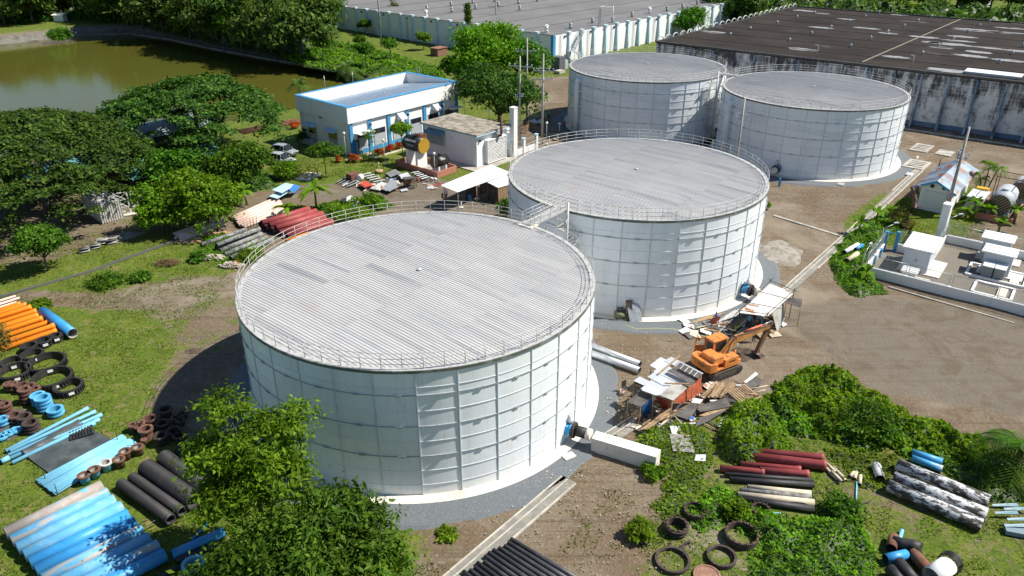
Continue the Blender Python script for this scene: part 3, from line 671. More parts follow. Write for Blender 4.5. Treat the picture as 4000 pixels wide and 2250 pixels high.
tr = MB(); tr.box((LX / 2, -.1, HB + .02), (LX + .73, .73, .045)); tr.box((.05, LY / 2 + .37, HB + .02), (.63, LY - .02, .045)); tr.box((LX - .05, LY / 2 + .37, HB + .02), (.63, LY - .02, .045)); tr.box((LX / 2, LY + .12, HB + .02), (LX - .7, .53, .045))
obj('coping', tr, BLUE, pp2)
rf = MB(); rf.corr([(.36, .3, 7.42), (LX - .36, .3, 7.42), (LX - .36, LY - .16, 5.75), (.36, LY - .16, 5.75)], .35, .05); obj('roof', rf, BLUEROOF, O)
for i in range(7):
    x = min(max(i * LX / 6, .3), LX - .3); obj('pilaster', MB().box((x, -.1, 2.55), (.62, .22, 5.08)), BLUE, O)
    if i in (1, 3, 5): obj('wall_lamp', MB().box((x, -.35, 4.3), (.22, .3, .2)).box((x, -.48, 4.22), (.3, .08, .3)), DARK, O)
obj('base_band', MB().box((LX / 2, -.03, .3), (LX - .4, .1, .6)), BLUE, O)
for i in range(6):
    xm = (i + .5) * LX / 6 + (.35 if i == 0 else 0); w = 2.3 if i else 1.7
    wn = obj('window', MB().box((xm, -.02, 1.95), (w + .16, .1, 2.66)), GREYW, O)
    obj('pane', MB().box((xm - w / 4, -.08, 2.85), (w / 2 - .06, .04, .8)), GLASS, wn); obj('pane', MB().box((xm + w / 4, -.08, 2.85), (w / 2 - .06, .04, .8)), GLASS, wn)
    obj('lower_panel', MB().box((xm, -.08, 1.5), (w - .02, .04, 1.7)), GREYW, wn)
for i in (2, 4):
    xm = (i + .62) * LX / 6; h = MB(); h.prism([(xm - .65, -1.15), (xm + .65, -1.15), (xm + .65, -.0), (xm - .65, -.0)], 3.85, 4.1); h.add([(xm - .65, 0, 4.9), (xm + .65, 0, 4.9), (xm + .65, -1.15, 4.1), (xm - .65, -1.15, 4.1), (xm - .65, 0, 4.1), (xm + .65, 0, 4.1)], [(0, 3, 2, 1), (0, 4, 3), (1, 2, 5)])
    obj('vent_hood', h, WHITE, O)
for x0, w, z, nm in ((.9, 3.0, 3.35, 'door_canopy'), (LX - 2.6, 2.6, 3.5, 'door_canopy')):
    obj(nm, MB().box((x0 + w / 2, -.75, z), (w, 1.4, .14)), WHITE, O)
dr = obj('door', MB().box((1.15, -.06, 1.15), (1.0, .16, 2.3)), DARK, O); obj('door_leaf', MB().box((.55, -.55, 1.15), (.06, 1.0, 2.2)), BLUE, dr)
for y in (4.1, 9.3):
    wn = obj('window', MB().box((-.01, y, 1.9), (.12, 2.2, 2.3)), GREYW, O); obj('pane', MB().box((-.08, y + .5, 2.45), (.04, .95, .9)), GLASS, wn); obj('pane', MB().box((-.08, y - .5, 2.45), (.04, .95, .9)), GLASS, wn)
    obj('awning', MB().slab([(-1.0, y - 1.45, 3.3), (-1.0, y + 1.45, 3.3), (-.02, y + 1.45, 3.65), (-.02, y - 1.45, 3.65)], .08), PALEBLUE, O)
for y in (6.0, 6.9): obj('wall_unit', MB().box((-.25, y, .9), (.4, .3, .9)), LOUV, O)
obj('wall_lamp', MB().box((-.18, 6.6, 5.0), (.3, .3, .24)), DARK, O)
obj('planter_box', MB().box((-.5, 10.2, .55), (.7, 2.6, .9)), GREYW, O)
obj('drainpipe', MB().tube((-.1, LY - .4, 0), (-.1, LY - .4, 5.2), .07, n=8).tube((-.1, .5, 0), (-.1, .5, 5.2), .07, n=8), WHITE, O)
for x, y, h in ((5.6, LY + .1, 2.1), (11.4, LY + .1, 1.9), (10.2, 3.2, 1.2)): obj('antenna', MB().tube((x, y, 6.6), (x, y, HB + h), .035, n=6).box((x, y, HB + h - .4 if h > 1.5 else HB), (.14, .14, .3)), STEEL, O)
obj('roof_ladder', MB().bar((LX + .1, 9.2, 5), (LX + .1, 9.2, HB + 1.1), .05, .05).bar((LX + .1, 9.8, 5), (LX + .1, 9.8, HB + 1.1), .05, .05).bar((LX + .1, 9.2, HB + 1.1), (LX + .1, 9.8, HB + 1.1), .05, .05).bar((LX + .1, 9.2, HB + .5), (LX + .1, 9.8, HB + .5), .05, .05), STEEL, O)
# planted border and kerb before the office
kb = MB()
for a, b_ in (((-1.5, -1.2), (1.5, -3.4)), ((1.5, -3.4), (22, -3.9))): kb.bar(L2((-24.75, 114.3), *a, .08), L2((-24.75, 114.3), *b_, .08), .2, .22)
struct('kerb', kb, pm('yellow_white_kerb', (.55, .50, .34), (.72, .70, .62), 1.5))
st = MB()
for k in range(4): st.box((2.0, -1.3 - .35 * k, .28 - .08 * k), (1.3, .4, .1))
obj('entrance_step', st, CONC, O)
# ---- generator house
G = thing('generator_house', 'small white flat-roofed generator house with louvres and rusty exhaust pipe', 'building', (-5.15, 108.65, 0), SA)
gx, gy, gh = 6.7, 10.8, 4.75
w = MB(); w.box((gx / 2, gy / 2, gh / 2), (gx, gy, gh)); obj('wall', w, WHITE2, G)
obj('roof', MB().box((gx / 2, gy / 2, gh + .12), (gx + 1.0, gy + 1.0, .22)), [STAINROOF], G)
obj('roof_edge', MB().box((gx / 2, gy / 2, gh + .03), (gx + 1.08, gy + 1.08, .14)), PALEBLUE, G)
def louvre(par, c, sx, sz, axis, dep=.5, n=12):
    fr = MB(); x, y, z = c
    if axis == 'y':
        for dx in (-sx / 2, sx / 2): fr.box((x + dx, y - dep / 2, z), (.1, dep, sz))
        for dz in (-sz / 2, sz / 2): fr.box((x, y - dep / 2, z + dz), (sx + .1, dep, .1))
        f = obj('louvre', fr, WHITE, par)
        for k in range(n):
            zz = z - sz / 2 + (k + .5) * sz / n; obj('slat', MB().slab([(x - sx / 2 + .05, y - dep + .02, zz - .1), (x + sx / 2 - .05, y - dep + .02, zz - .1), (x + sx / 2 - .05, y - dep + .22, zz + .1), (x - sx / 2 + .05, y - dep + .22, zz + .1)], .02), LOUV, f)
    else:
        for dy in (-sx / 2, sx / 2): fr.box((x - dep / 2, y + dy, z), (dep, .1, sz))
        for dz in (-sz / 2, sz / 2): fr.box((x - dep / 2, y, z + dz), (dep, sx + .1, .1))
        f = obj('louvre', fr, LOUV, par)
        for k in range(n):
            zz = z - sz / 2 + (k + .5) * sz / n; obj('slat', MB().slab([(x - dep + .02, y - sx / 2 + .05, zz - .1), (x - dep + .02, y + sx / 2 - .05, zz - .1), (x - dep + .22, y + sx / 2 - .05, zz + .1), (x - dep + .22, y - sx / 2 + .05, zz + .1)], .02), LOUV, f)
    return f
louvre(G, (3.9, 0, 2.0), 4.2, 3.4, 'y', .6, 16); louvre(G, (0, 8.2, 2.9), 3.4, 1.5, 'x', .5, 8)
obj('louvre_hood', MB().slab([(-1.0, 6.4, 3.75), (-1.0, 10.0, 3.75), (0, 10.0, 4.35), (0, 6.4, 4.35)], .06).box((-.5, 6.42, 3.85), (.9, .05, .5)).box((-.5, 9.98, 3.85), (.9, .05, .5)), pm('tinted_hood', (.20, .30, .36), (.12, .2, .25), 2, rough=.3), G)
obj('exhaust_pipe', MB().path([(4.3, .2, 4.05), (4.3, -.6, 4.0), (4.3, -.95, 4.1), (4.3, -1.05, 4.5), (4.3, -1.05, 6.9)], .2, 10), RUST, G)
obj('silencer', MB().tube((3.9, -.1, 4.0), (3.9, -.5, 4.0), .38, n=12), LOUV, G)
obj('wall_lamp', MB().box((-.15, 5.2, 3.55), (.26, .3, .22)), WHITE, G); obj('wall_lamp', MB().box((.6, -.15, 3.9), (.3, .26, .22)), DARK, G)
struct('generator_apron', MB().box((gx / 2 - .6, gy / 2 - .4, .03), (gx + 2.2, gy + 2.6, .14)), CONC, loc=(-5.15, 108.65, 0), rz=SA)
# ---- salmon bund with the two black fuel tanks
BO = g(1705, 695)
bd = thing('bund_wall', 'low salmon-painted retaining basin around the two black fuel tanks', 'basin', BO, SA)
for a, b_ in (((0, 0), (0, 8.4)), ((0, 8.4), (3.9, 8.4)), ((3.9, 8.4), (3.9, -.2)), ((3.9, -.2), (0, -.2))):
    c = ((a[0] + b_[0]) / 2, (a[1] + b_[1]) / 2); obj('wall', MB().box((c[0], c[1], .45), (abs(a[0] - b_[0]) + .2, abs(a[1] - b_[1]) + .2, .9)), BASIN, bd)
obj('floor', MB().box((1.95, 4.1, .06), (3.7, 8.4, .1)), CONC, bd)
def stripe_end(par, c, r, axis, yel=YEL, n=9, name='striped_end'):
    """round tank end, yellow with black diagonal stripes; axis = outward normal"""
    axis = Vector(axis).normalized(); x, y = frame(axis); c = Vector(c)
    obj(name, MB().tube(c - axis * .03, c, r, n=32), yel, par)
    sd = (x + y).normalized(); pd = (x - y).normalized(); w = 2 * r / (2 * n - 1)
    for k in range(n):
        o = -r + w * (2 * k + .1); q = []
        for t in (o, min(o + w * .9, r)):
            h = math.sqrt(max(0, r * r - t * t)) * .985; q.append((t, h))
        (t0, h0), (t1, h1) = q; b = MB(); P = [c + axis * .004 + sd * t0 - pd * h0, c + axis * .004 + sd * t1 - pd * h1, c + axis * .004 + sd * t1 + pd * h1, c + axis * .004 + sd * t0 + pd * h0]
        obj('stripe', b.add(P, [(0, 1, 2, 3)]), BLK, par)
def text(par, body, size, M, mat, name='lettering', ex=.004):
    c = bpy.data.curves.new(name, 'FONT'); c.body = body; c.size = size; c.extrude = ex; c.align_x = 'CENTER'; c.align_y = 'CENTER'
    t = bpy.data.objects.new(name, c); COL.objects.link(t); bpy.context.view_layer.update()
    me = bpy.data.meshes.new_from_object(t.evaluated_get(bpy.context.evaluated_depsgraph_get())); bpy.data.objects.remove(t); bpy.data.curves.remove(c)
    me.materials.clear(); o = obj(name, me, mat, par, M=M); return o
def basis(x, y, loc):
    x = Vector(x).normalized(); y = Vector(y); y = (y - x * x.dot(y)).normalized(); z = x.cross(y); M = Matrix.Identity(4)
    for i in range(3): M[i][0] = x[i]; M[i][1] = y[i]; M[i][2] = z[i]; M[i][3] = loc[i]
    return M
ft = thing('fuel_tank', 'larger black cylindrical fuel tank with yellow striped end on tall white supports', 'tank', L2(BO, 1.8, 5.9, .11), SA, 'black fuel tanks')
R1, zc = 1.12, 3.35
obj('shell', MB().tube((0, 1.7, zc), (0, -1.7, zc), R1, n=32), BLK, ft); stripe_end(ft, (0, -1.74, zc), R1 * .99, (0, -1, 0))
obj('hatch', MB().tube((0, -.1, zc + R1 - .05), (0, -.1, zc + R1 + .28), .35, n=14).box((0, -.1, zc + R1 + .3), (.9, .9, .06)), BLK, ft)
for y in (-1.0, 1.0): obj('support', MB().prism([(-.95, y - .22), (.95, y - .22), (.95, y + .22), (-.95, y + .22)], 0, zc - .75), WHITE, ft)
for k, (tx, sz) in enumerate((('DIESOLINE', .46), ('FLAMMABLE LIQUID', .2), ('NO SMOKING', .2))):
    a = .62 - (.0 if k == 0 else .32 + .2 * k); n_ = (-math.cos(a), 0, math.sin(a))
    text(ft, tx, sz, basis((0, -1, 0), (math.sin(a), 0, math.cos(a)), (n_[0] * (R1 + .012), .1, zc + n_[2] * (R1 + .012))), WHITE)
f2 = thing('fuel_tank', 'smaller black fuel tank with dark striped end on short white legs beside the larger one', 'tank', L2(BO, 1.5, 1.1, .11), SA, 'black fuel tanks')
R2, zc = .82, 1.75
obj('shell', MB().tube((-.9, 0, zc), (1.5, 0, zc), R2, n=28), BLK, f2); stripe_end(f2, (-.94, 0, zc), R2 * .99, (-1, 0, 0), pm('dull_ochre', (.28, .18, .07), (.2, .13, .06), 2))
for x in (-.4, 1.0): obj('support', MB().box((x, 0, .55), (.3, 1.3, 1.1)), WHITE, f2)
obj('hatch', MB().tube((.4, 0, zc + R2 - .05), (.4, 0, zc + R2 + .2), .28, n=12), BLK, f2)
a = .5; text(f2, 'DIESEL', .3, basis((1, 0, 0), (0, math.sin(a), math.cos(a)), (.35, -math.cos(a) * (R2 + .012), zc + math.sin(a) * (R2 + .012))), WHITE)
# ---- cabinet, fence and white pillar behind the middle tank
fe = thing('fence', 'low white wall with wire fence panels and square posts behind the middle tank', 'fence', (0, 113.8, 0), SA)
for a, b_ in (((0, 0), (0, 3.7)), ((0, 0), (6.2, 0))):
    obj('low_wall', MB().box(((a[0] + b_[0]) / 2, (a[1] + b_[1]) / 2, .45), (abs(a[0] - b_[0]) + .2, abs(a[1] - b_[1]) + .2, .9)), WHITE, fe)
for x in (0, 2.8, 5.9):
    p = obj('post', MB().box((x, 0, 1.15), (.42, .42, 2.3)), WHITE, fe); obj('post_cap', MB().box((x, 0, 2.36), (.56, .56, .12)), PALEBLUE, p)
def chain(par, p0, p1, z0, z1, sp=.16, r=.004, name='wire_panel', fr=.03, mat=None):
    p0 = Vector((p0[0], p0[1], 0)); p1 = Vector((p1[0], p1[1], 0)); d = p1 - p0; L = d.length; d /= L; b = MB(); H = z1 - z0
    n = int((L + H) / sp)
    for k in range(n):
        for s in (0, 1):
            t = k * sp; a0, a1 = (t - H, t); u0, w0 = a0, 0.; u1, w1 = a1, H
            if u0 < 0: w0 = -u0; u0 = 0
            if u1 > L: w1 = H - (u1 - L); u1 = L
            if w0 >= w1: continue
            if s: u0, u1 = L - u0, L - u1
            b.bar(p0 + d * u0 + EZ * (z0 + w0), p0 + d * u1 + EZ * (z0 + w1), r * 2, r * 2)
    w = obj(name, b, STEEL, par); f = MB()
    for a, c in ((p0 + EZ * z1, p1 + EZ * z1), (p0 + EZ * z0, p1 + EZ * z0), (p0 + EZ * z0, p0 + EZ * z1), (p1 + EZ * z0, p1 + EZ * z1)): f.tube(a, c, fr, n=6)
    obj('panel_frame', f, mat or STEEL, w); return w
chain(fe, (.25, 0), (2.55, 0), .95, 2.1); chain(fe, (3.05, 0), (5.65, 0), .95, 2.1); chain(fe, (0, .25), (0, 3.6), .95, 2.1)
pl = g(2006, 612)
one('concrete_pillar', MB().prism([(-.42, -.42), (.42, -.42), (.42, .42), (-.42, .42)], 0, 7.5).prism([(-.47, -.47), (.47, -.47), (.47, .47), (-.47, .47)], 7.5, 7.65), WHITE, 'tall square white pillar at the corner of the fenced cabinet', 'pillar', loc=(pl[0], pl[1], 0), rz=SA)
cb = thing('switch_cabinet', 'white cabinet with blue-grey door inside the low fence beside the generator house', 'cabinet', L2((0, 113.8), .6, 3.0), SA)
obj('body', MB().box((1.5, .8, 1.7), (3.0, 2.4, 3.4)), WHITE, cb); obj('roof', MB().box((1.5, .8, 3.46), (3.3, 2.7, .12)), WHITE, cb); obj('door', MB().box((1.4, -.42, 1.5), (1.8, .06, 2.8)), BLUEROOF, cb)
# ---- lamp posts
def lamp_post(p, h, label):
    T = thing('lamp_post', label, 'lamp post', (p[0], p[1], 0), 0, 'globe lamp posts')
    obj('base', MB().tube((0, 0, 0), (0, 0, .35), .24, .14, 8), CONCW, T); obj('pole', MB().tube((0, 0, .3), (0, 0, h - .3), .055, .04, 8), GREYW, T)
    gl = MB(); gl.lathe([(.01, .44), (.13, .4), (.2, .29), (.21, .2), (.17, .08), (.08, .0), (.0, 0)], 12, (0, 0, h - .32)); obj('globe', gl, WHITE, T)
for u, v, t, lb in ((1354, 630, 518, 'globe lamp post at the corner of the office entrance'), (1504, 645, 545, 'globe lamp post on the verge before the office windows'), (1700, 703, 597, 'globe lamp post at the front corner of the salmon basin'),
                    (2134, 566, 478, 'globe lamp post beside the utility pole behind the middle tank'), (1911, 530, 430, 'globe lamp post in front of the dark trees behind the generator house'), (1815, 500, 397, 'globe lamp post by the right end of the office')):
    p = g(u, v); lamp_post(p, zat(t, p), lb)
# ---- utility poles
INS = pm('insulator', (.42, .47, .52), rough=.3)
def utility_pole(p, h, label, arms=((.6, 1.9, 0.),), lean=(0, 0), r=.2, gear=True):
    T = thing('utility_pole', label, 'utility pole', (p[0], p[1], 0), 0, 'concrete utility poles')
    obj('pole', MB().tube((0, 0, -.2), (lean[0], lean[1], h), r, r * .55, 10), pm('pole_concrete', (.42, .40, .37), (.32, .31, .29), 1.5, rough=.9), T)
    for dz, w, a in arms:
        c = Vector((lean[0] * (1 - dz / h), lean[1] * (1 - dz / h), h - dz)); d = Vector((math.cos(a), math.sin(a), 0)); nrm = Vector((-d.y, d.x, 0)) * (r * .75 + .05)
        A = obj('crossarm', MB().bar(c - d * w + nrm, c + d * w + nrm, .12, .14).bar(c - d * w * .5 + nrm, c + nrm - EZ * .7, .05, .05).bar(c + d * w * .5 + nrm, c + nrm - EZ * .7, .05, .05), STEEL, T)
        for s in (-.95, -.5, .55, .95):
            q = c + d * w * s + nrm; obj('insulator', MB().tube(q + EZ * .06, q + EZ * .4, .07, .05, 8).lathe([(.02, .42), (.11, .38), (.11, .3), (.05, .26)], 8, q), INS, A)
    return T
A1 = SA + math.pi / 2
p = g(2030, 565); utility_pole(p, 13.9, 'utility pole with single crossarm nearest the white pillar', ((1.6, 1.9, -.35), (6.2, .7, .5)))
p = g(2117, 564); utility_pole(p, 14.2, 'utility pole with two crossarms between the trees and the far left tank', ((2.6, 1.6, -.1), (3.9, 1.6, .25)))
p = g(2057, 470); utility_pole(p, 14.2, 'utility pole rising from behind the trees left of the far tanks', ((2.2, 2.0, .05),))
p4 = g(2868, 690); utility_pole(p4, 11.2, 'utility pole standing between the middle tank and the right rear tank', ((2.4, 1.3, .55), (9, .5, .5)))
p5 = g(3690, 850); utility_pole(p5, 11.4, 'utility pole beside the pump house with transformers and cables', ((3.2, 1.3, 1.0), (4.2, 1.0, 1.0)), r=.24)
p6 = g(1490, 182); utility_pole(p6, 24, 'very tall slim pole on the grass before the white warehouse', (), r=.24)
p7 = g(1938, 150); utility_pole(p7, 15.5, 'utility pole in front of the white warehouse behind the bushy trees', ((2.2, 2.6, .2), (7, 2.2, .1)))
# overhead wires
wr = MB()
def wire(a, b, sag=.8, n=10, r=.012):
    a = Vector(a); b = Vector(b); wr.path([a.lerp(b, i / n) - EZ * sag * 4 * (i / n) * (1 - i / n) for i in range(n + 1)], r, 3)
q2 = g(2117, 564)
for k in (-1.2, 0, 1.2):
    wire((q2[0] + k, q2[1], 11.6), (p4[0] + k * .6, p4[1] + k * .5, 9), .9); wire((p4[0] + k * .6, p4[1] + k * .5, 9), (p5[0] + k * .5, p5[1] + k, 8.4), .8)
q1 = g(2030, 565); q3 = g(2057, 470)
for k in (-1.2, 1.2): wire((q1[0] + k, q1[1], 12.4), (q3[0] + k, q3[1], 12), .4); wire((q3[0] + k, q3[1], 12), (p7[0] + k, p7[1], 13.4), .8)
one('overhead_wires', wr, DARK, 'thin black overhead wires strung between the utility poles', 'wires')
# ================================================================ warehouses
def frame_thing(name, label, cat, o, d):
    return thing(name, label, cat, (o[0], o[1], 0), math.atan2(d[1], d[0]))
# ---- white warehouse: corner K, left wall along +y', right wall along +x' of its own frame
K = (10.0, 188.5); WA = math.atan2(.741, .672)
Wh = thing('white_warehouse', 'long low white warehouse with pale blue buttresses and wide grey flat roof', 'warehouse', (K[0], K[1], 0), WA)
X_, Y_, Hh = 104., 150., 6.45
obj('wall', MB().box((.15, Y_ / 2, Hh / 2), (.3, Y_, Hh)).box((X_ / 2 + .3, .15, Hh / 2), (X_ - .6, .3, Hh)), WHITE2, Wh)
obj('roof', MB().box((X_ / 2 + .1, Y_ / 2 + .1, Hh - .12), (X_ - .1, Y_ - .1, .2)), ROOFG, Wh)
obj('parapet_edge', MB().box((.1, Y_ / 2, Hh + .06), (.36, Y_, .14)), pm('roof_edge_dark', (.07, .065, .06), (.12, .11, .1), 1), Wh)
obj('corner_strip', MB().box((-.06, -.06, Hh / 2), (.9, .3, Hh)).box((-.06, .45, Hh / 2), (.3, .8, Hh)), BLUE, Wh)
def butt(h, dep0, dep1, w, cap):           # against a wall whose outside is -x
    b = MB(); v = [(0, -w / 2, 0), (0, w / 2, 0), (-dep0, w / 2, 0), (-dep0, -w / 2, 0), (0, -w / 2, h), (0, w / 2, h), (-dep1, w / 2, h), (-dep1, -w / 2, h)]
    b.add(v, [(0, 1, 2, 3), (7, 6, 5, 4), (0, 4, 5, 1), (1, 5, 6, 2), (2, 6, 7, 3), (3, 7, 4, 0)])
    if cap: b.box((-dep1 / 2 + .05, 0, h + .25), (dep1 + .5, w + .35, .5), top=1.15)
    return b
bm = butt(Hh, .9, .35, .62, True).mesh('buttress'); bm.materials.append(pm('buttress_paint', (.50, .66, .74), (.66, .74, .78), .5, rough=.7))
for k in range(29):
    obj('buttress', bm, None, Wh, (0, 5.2 + k * 5.05, 0), 0)
    if k < 20: obj('buttress', bm, None, Wh, (5.5 + k * 5.0, 0, 0), math.pi / 2)
def ladder(h, w=.5):
    b = MB()
    for s in (-w / 2, w / 2): b.bar((-.25, s, .2), (-.25, s, h + 1.0), .06, .06)
    for k in range(int(h / .4)): b.bar((-.25, -w / 2, .4 + k * .4), (-.25, w / 2, .4 + k * .4), .04, .04)
    return b
lm = ladder(Hh).mesh('ladder'); lm.materials.append(GREYW)
for x in (2.4, 13.3, 23.3, 33.3, 43.3, 53.3, 63.3, 73.3): obj('ladder', lm, None, Wh, (x, 0, 0), math.pi / 2)
for k in (3, 9, 15, 21): obj('ladder', lm, None, Wh, (0, 7.5 + k * 5.05, 0), 0)
for x in (3.9, 14.2, 24.2, 34.2, 44.2, 54): obj('wall_vent', MB().box((x, -.1, Hh - .5), (.5, .3, .4)), DARK, Wh)
for k in range(1, 28, 2): obj('wall_vent', MB().box((-.1, 7.6 + k * 5.05, Hh - .6), (.3, .5, .4)), DARK, Wh)
sr = MB(); n = 18
for k in range(n): sr.box((5.9 + k * .2, -1.1, 2.6 + k * .22), (.32, 1.1, .06))
for k in range(10): sr.box((6.0 + k * .26, -2.3, 2.4 - k * .24), (.32, 1.1, .06))
for y in (-1.65, -.55):
    sr.bar((5.8, y, 2.5), (9.5, y, 6.5), .08, .2); sr.bar((5.8, y, 3.5), (9.5, y, 7.5), .06, .06)
    for k in range(6): sr.bar((5.9 + k * .72, y, 2.6 + k * .78), (5.9 + k * .72, y, 3.6 + k * .78), .05, .05)
for y in (-2.85, -1.75): sr.bar((6.0, y, 2.4), (8.6, y, 0), .08, .2); sr.bar((6.0, y, 3.4), (8.6, y, 1.), .06, .06)
sr.box((5.2, -1.7, 2.5), (1.4, 2.4, .1)).bar((4.6, -2.8, 2.5), (4.6, -2.8, 3.5), .05, .05).bar((4.6, -2.8, 3.5), (5.9, -2.8, 3.5), .05, .05).bar((4.6, -2.8, 3.5), (4.6, -.6, 3.5), .05, .05).bar((4.7, -2.7, 0), (4.7, -2.7, 2.5), .1, .1)
obj('outside_stair', sr, GREYW, Wh)
vent_m = MB().tube((0, 0, 0), (0, 0, 1.1), .38, n=12).tube((0, 0, 1.1), (0, 0, 1.25), .48, n=12).tube((0, 0, 1.25), (0, 0, 1.4), .3, n=12).mesh('roof_vent'); vent_m.materials.append(STEEL)
fan_m = MB().box((0, 0, .3), (1.1, .9, .6)).path([(0, 0, .5), (0, 0, 1.1), (.3, 0, 1.45), (.8, 0, 1.45)], .45, 10).mesh('roof_fan'); fan_m.materials.append(WHITE)
RZ = Hh + .0
vsrc = [(1668, 40), (1762, 24), (1847, 14), (1765, 48), (1858, 35), (2025, 14), (2098, 6), (1946, 25), (2228, 112), (2314, 90), (2393, 88), (2469, 66), (2605, 44), (2666, 33), (2723, 18), (2779, 8), (2030, 40), (1932, 8)]
iw = Matrix.Rotation(-WA, 4, 'Z')
for u, v in vsrc:
    q = g(u, v, RZ); l = iw @ (Vector((q.x - K[0], q.y - K[1], 0)))
    if 0 < l.x < X_ and 0 < l.y < Y_: obj('roof_vent', vent_m, None, Wh, (l.x, l.y, Hh - .03))
for u, v in ((1663, 66), (2134, 128), (2537, 54)):
    q = g(u, v, RZ); l = iw @ (Vector((q.x - K[0], q.y - K[1], 0))); obj('roof_fan', fan_m, None, Wh, (l.x, l.y, Hh - .03), .6)
for k in range(1, 9): obj('roof_seam', MB().box((X_ / 2, k * 12, Hh + .0), (X_ - 1, .25, .06)), pm('seam_dark', (.06, .055, .05), rough=.9), Wh)
q = g(2345, 100, RZ); l = iw @ (Vector((q.x - K[0], q.y - K[1], 0))); tw = MB()
for a, b_ in ((-.4, -.4), (.4, -.4), (.4, .4), (-.4, .4)): tw.bar((l.x + a, l.y + b_, Hh), (l.x + a * .8, l.y + b_ * .8, Hh + 4.2), .09, .09)
for k in range(5):
    z = Hh + .4 + k * .8
    for (a, b_), (c, d) in (((-.4, -.4), (.4, -.4)), ((.4, -.4), (.4, .4)), ((.4, .4), (-.4, .4)), ((-.4, .4), (-.4, -.4))): tw.bar((l.x + a, l.y + b_, z), (l.x + c, l.y + d, z + .8), .05, .05); tw.bar((l.x + a, l.y + b_, z), (l.x + c, l.y + d, z), .05, .05)
obj('roof_mast', tw, STEEL, Wh); obj('roof_pole', MB().tube((l.x + 4.5, 1.4, Hh), (l.x + 4.5, 1.4, Hh + 4.5), .09, n=8), WHITE, Wh)
# ---- dark warehouse
DO = Vector((29.8, 163.4, 0)); dd = Vector((.797, -.604, 0)); dn = Vector((.635, .772, 0)); DH = 9.05; DL, DD = 118., 76.
DA_ = math.atan2(dd.y, dd.x); Dw = thing('stained_warehouse', 'huge flat-roofed warehouse with dark roof and mould-stained white block walls', 'warehouse', DO, DA_)
ir = Matrix.Rotation(-DA_, 4, 'Z')
def dl(u, v, z=DH): q = g(u, v, z); return ir @ (Vector((q.x, q.y, 0)) - DO)
sk = (ir @ dn); P4 = [Vector((0, 0, 0)), Vector((DL, 0, 0)), Vector((DL, 0, 0)) + sk * DD, sk * DD]
obj('roof', MB().prism([(p.x, p.y) for p in P4], DH - .25, DH), ROOFD, Dw)
kb = MB(); kb.box((DL / 2, .0, DH + .1), (DL, .5, .35)); 
for a, b_ in ((P4[0], P4[3]), (P4[3], P4[2])): kb.bar(a + EZ * (DH + .1), b_ + EZ * (DH + .1), .4, .35)
obj('roof_kerb', kb, pm('dark_kerb', (.045, .043, .04), (.08, .075, .07), 1), Dw)
obj('side_wall', MB().bar(P4[0] + EZ * DH / 2 + Vector((.1, .1, 0)), P4[3] + EZ * DH / 2, .3, DH - .3), MOLD, Dw)
bays = 28; bw = DL / bays
for k in range(bays): obj('wall_panel', MB().box(((k + .5) * bw, .2, DH / 2 - .1), (bw - .1, .3, DH - .2)), MOLD, Dw)
fm = butt(DH - .3, 1.7, .45, .32, False).mesh('buttress'); fm.materials.append(pm('buttress_stained', (.13, .22, .34), (.32, .38, .42), .5, (.42, .6), st=(1, 1, .3), c3=(.05, .05, .05), sc3=.6, th3=(.48, .62), rough=.85))
for k in range(1, bays): obj('buttress', fm, None, Dw, (k * bw, 0.05, 0), math.pi / 2)
obj('base_band', MB().box((DL / 2, -.05, .4), (DL, .2, .8)), pm('blue_base', (.06, .14, .26), (.12, .16, .22), .5), Dw)
cv = MB().tube((0, 0, 0), (0, 0, .5), .18, n=8).lathe([(.0, .85), (.34, .52), (.3, .42), (.18, .42)], 8).mesh('roof_vent'); cv.materials.append(pm('vent_cap', (.55, .58, .60), (.3, .32, .33), 3, rough=.5))
vz = [(x, y) for x, y in ((3036, 92), (3113, 70), (3182, 53), (3169, 133), (3083, 160), (3246, 109), (3317, 86), (3379, 67), (3433, 50), (3322, 183), (3400, 152), (3468, 127), (3531, 104), (3586, 84), (3637, 67), (3602, 212), (3665, 180), (3724, 153), (3780, 126), (3826, 103), (3866, 85), (3904, 246), (3953, 211), (3995, 181), (3035, 92), (2930, 115), (2852, 138), (3230, 23))]
for u, v in vz:
    l = dl(u, v, DH + .1); obj('roof_vent', cv, None, Dw, (l.x, l.y, DH - .02))
seam = pm('roof_seam', (.025, .022, .02), rough=.9)
for k in range(1, 8): a = sk * (k * 9.6); obj('roof_seam', MB().bar(a + EZ * (DH + .02), a + Vector((DL, 0, 0)) + EZ * (DH + .02), .3, .1), seam, Dw)
a = dl(3368, 243); b_ = dl(3765, 70); obj('expansion_joint', MB().bar(a + EZ * (DH + .04), b_ + EZ * (DH + .04), .22, .12), pm('joint_pale', (.27, .24, .17), (.2, .18, .13), 1), Dw)
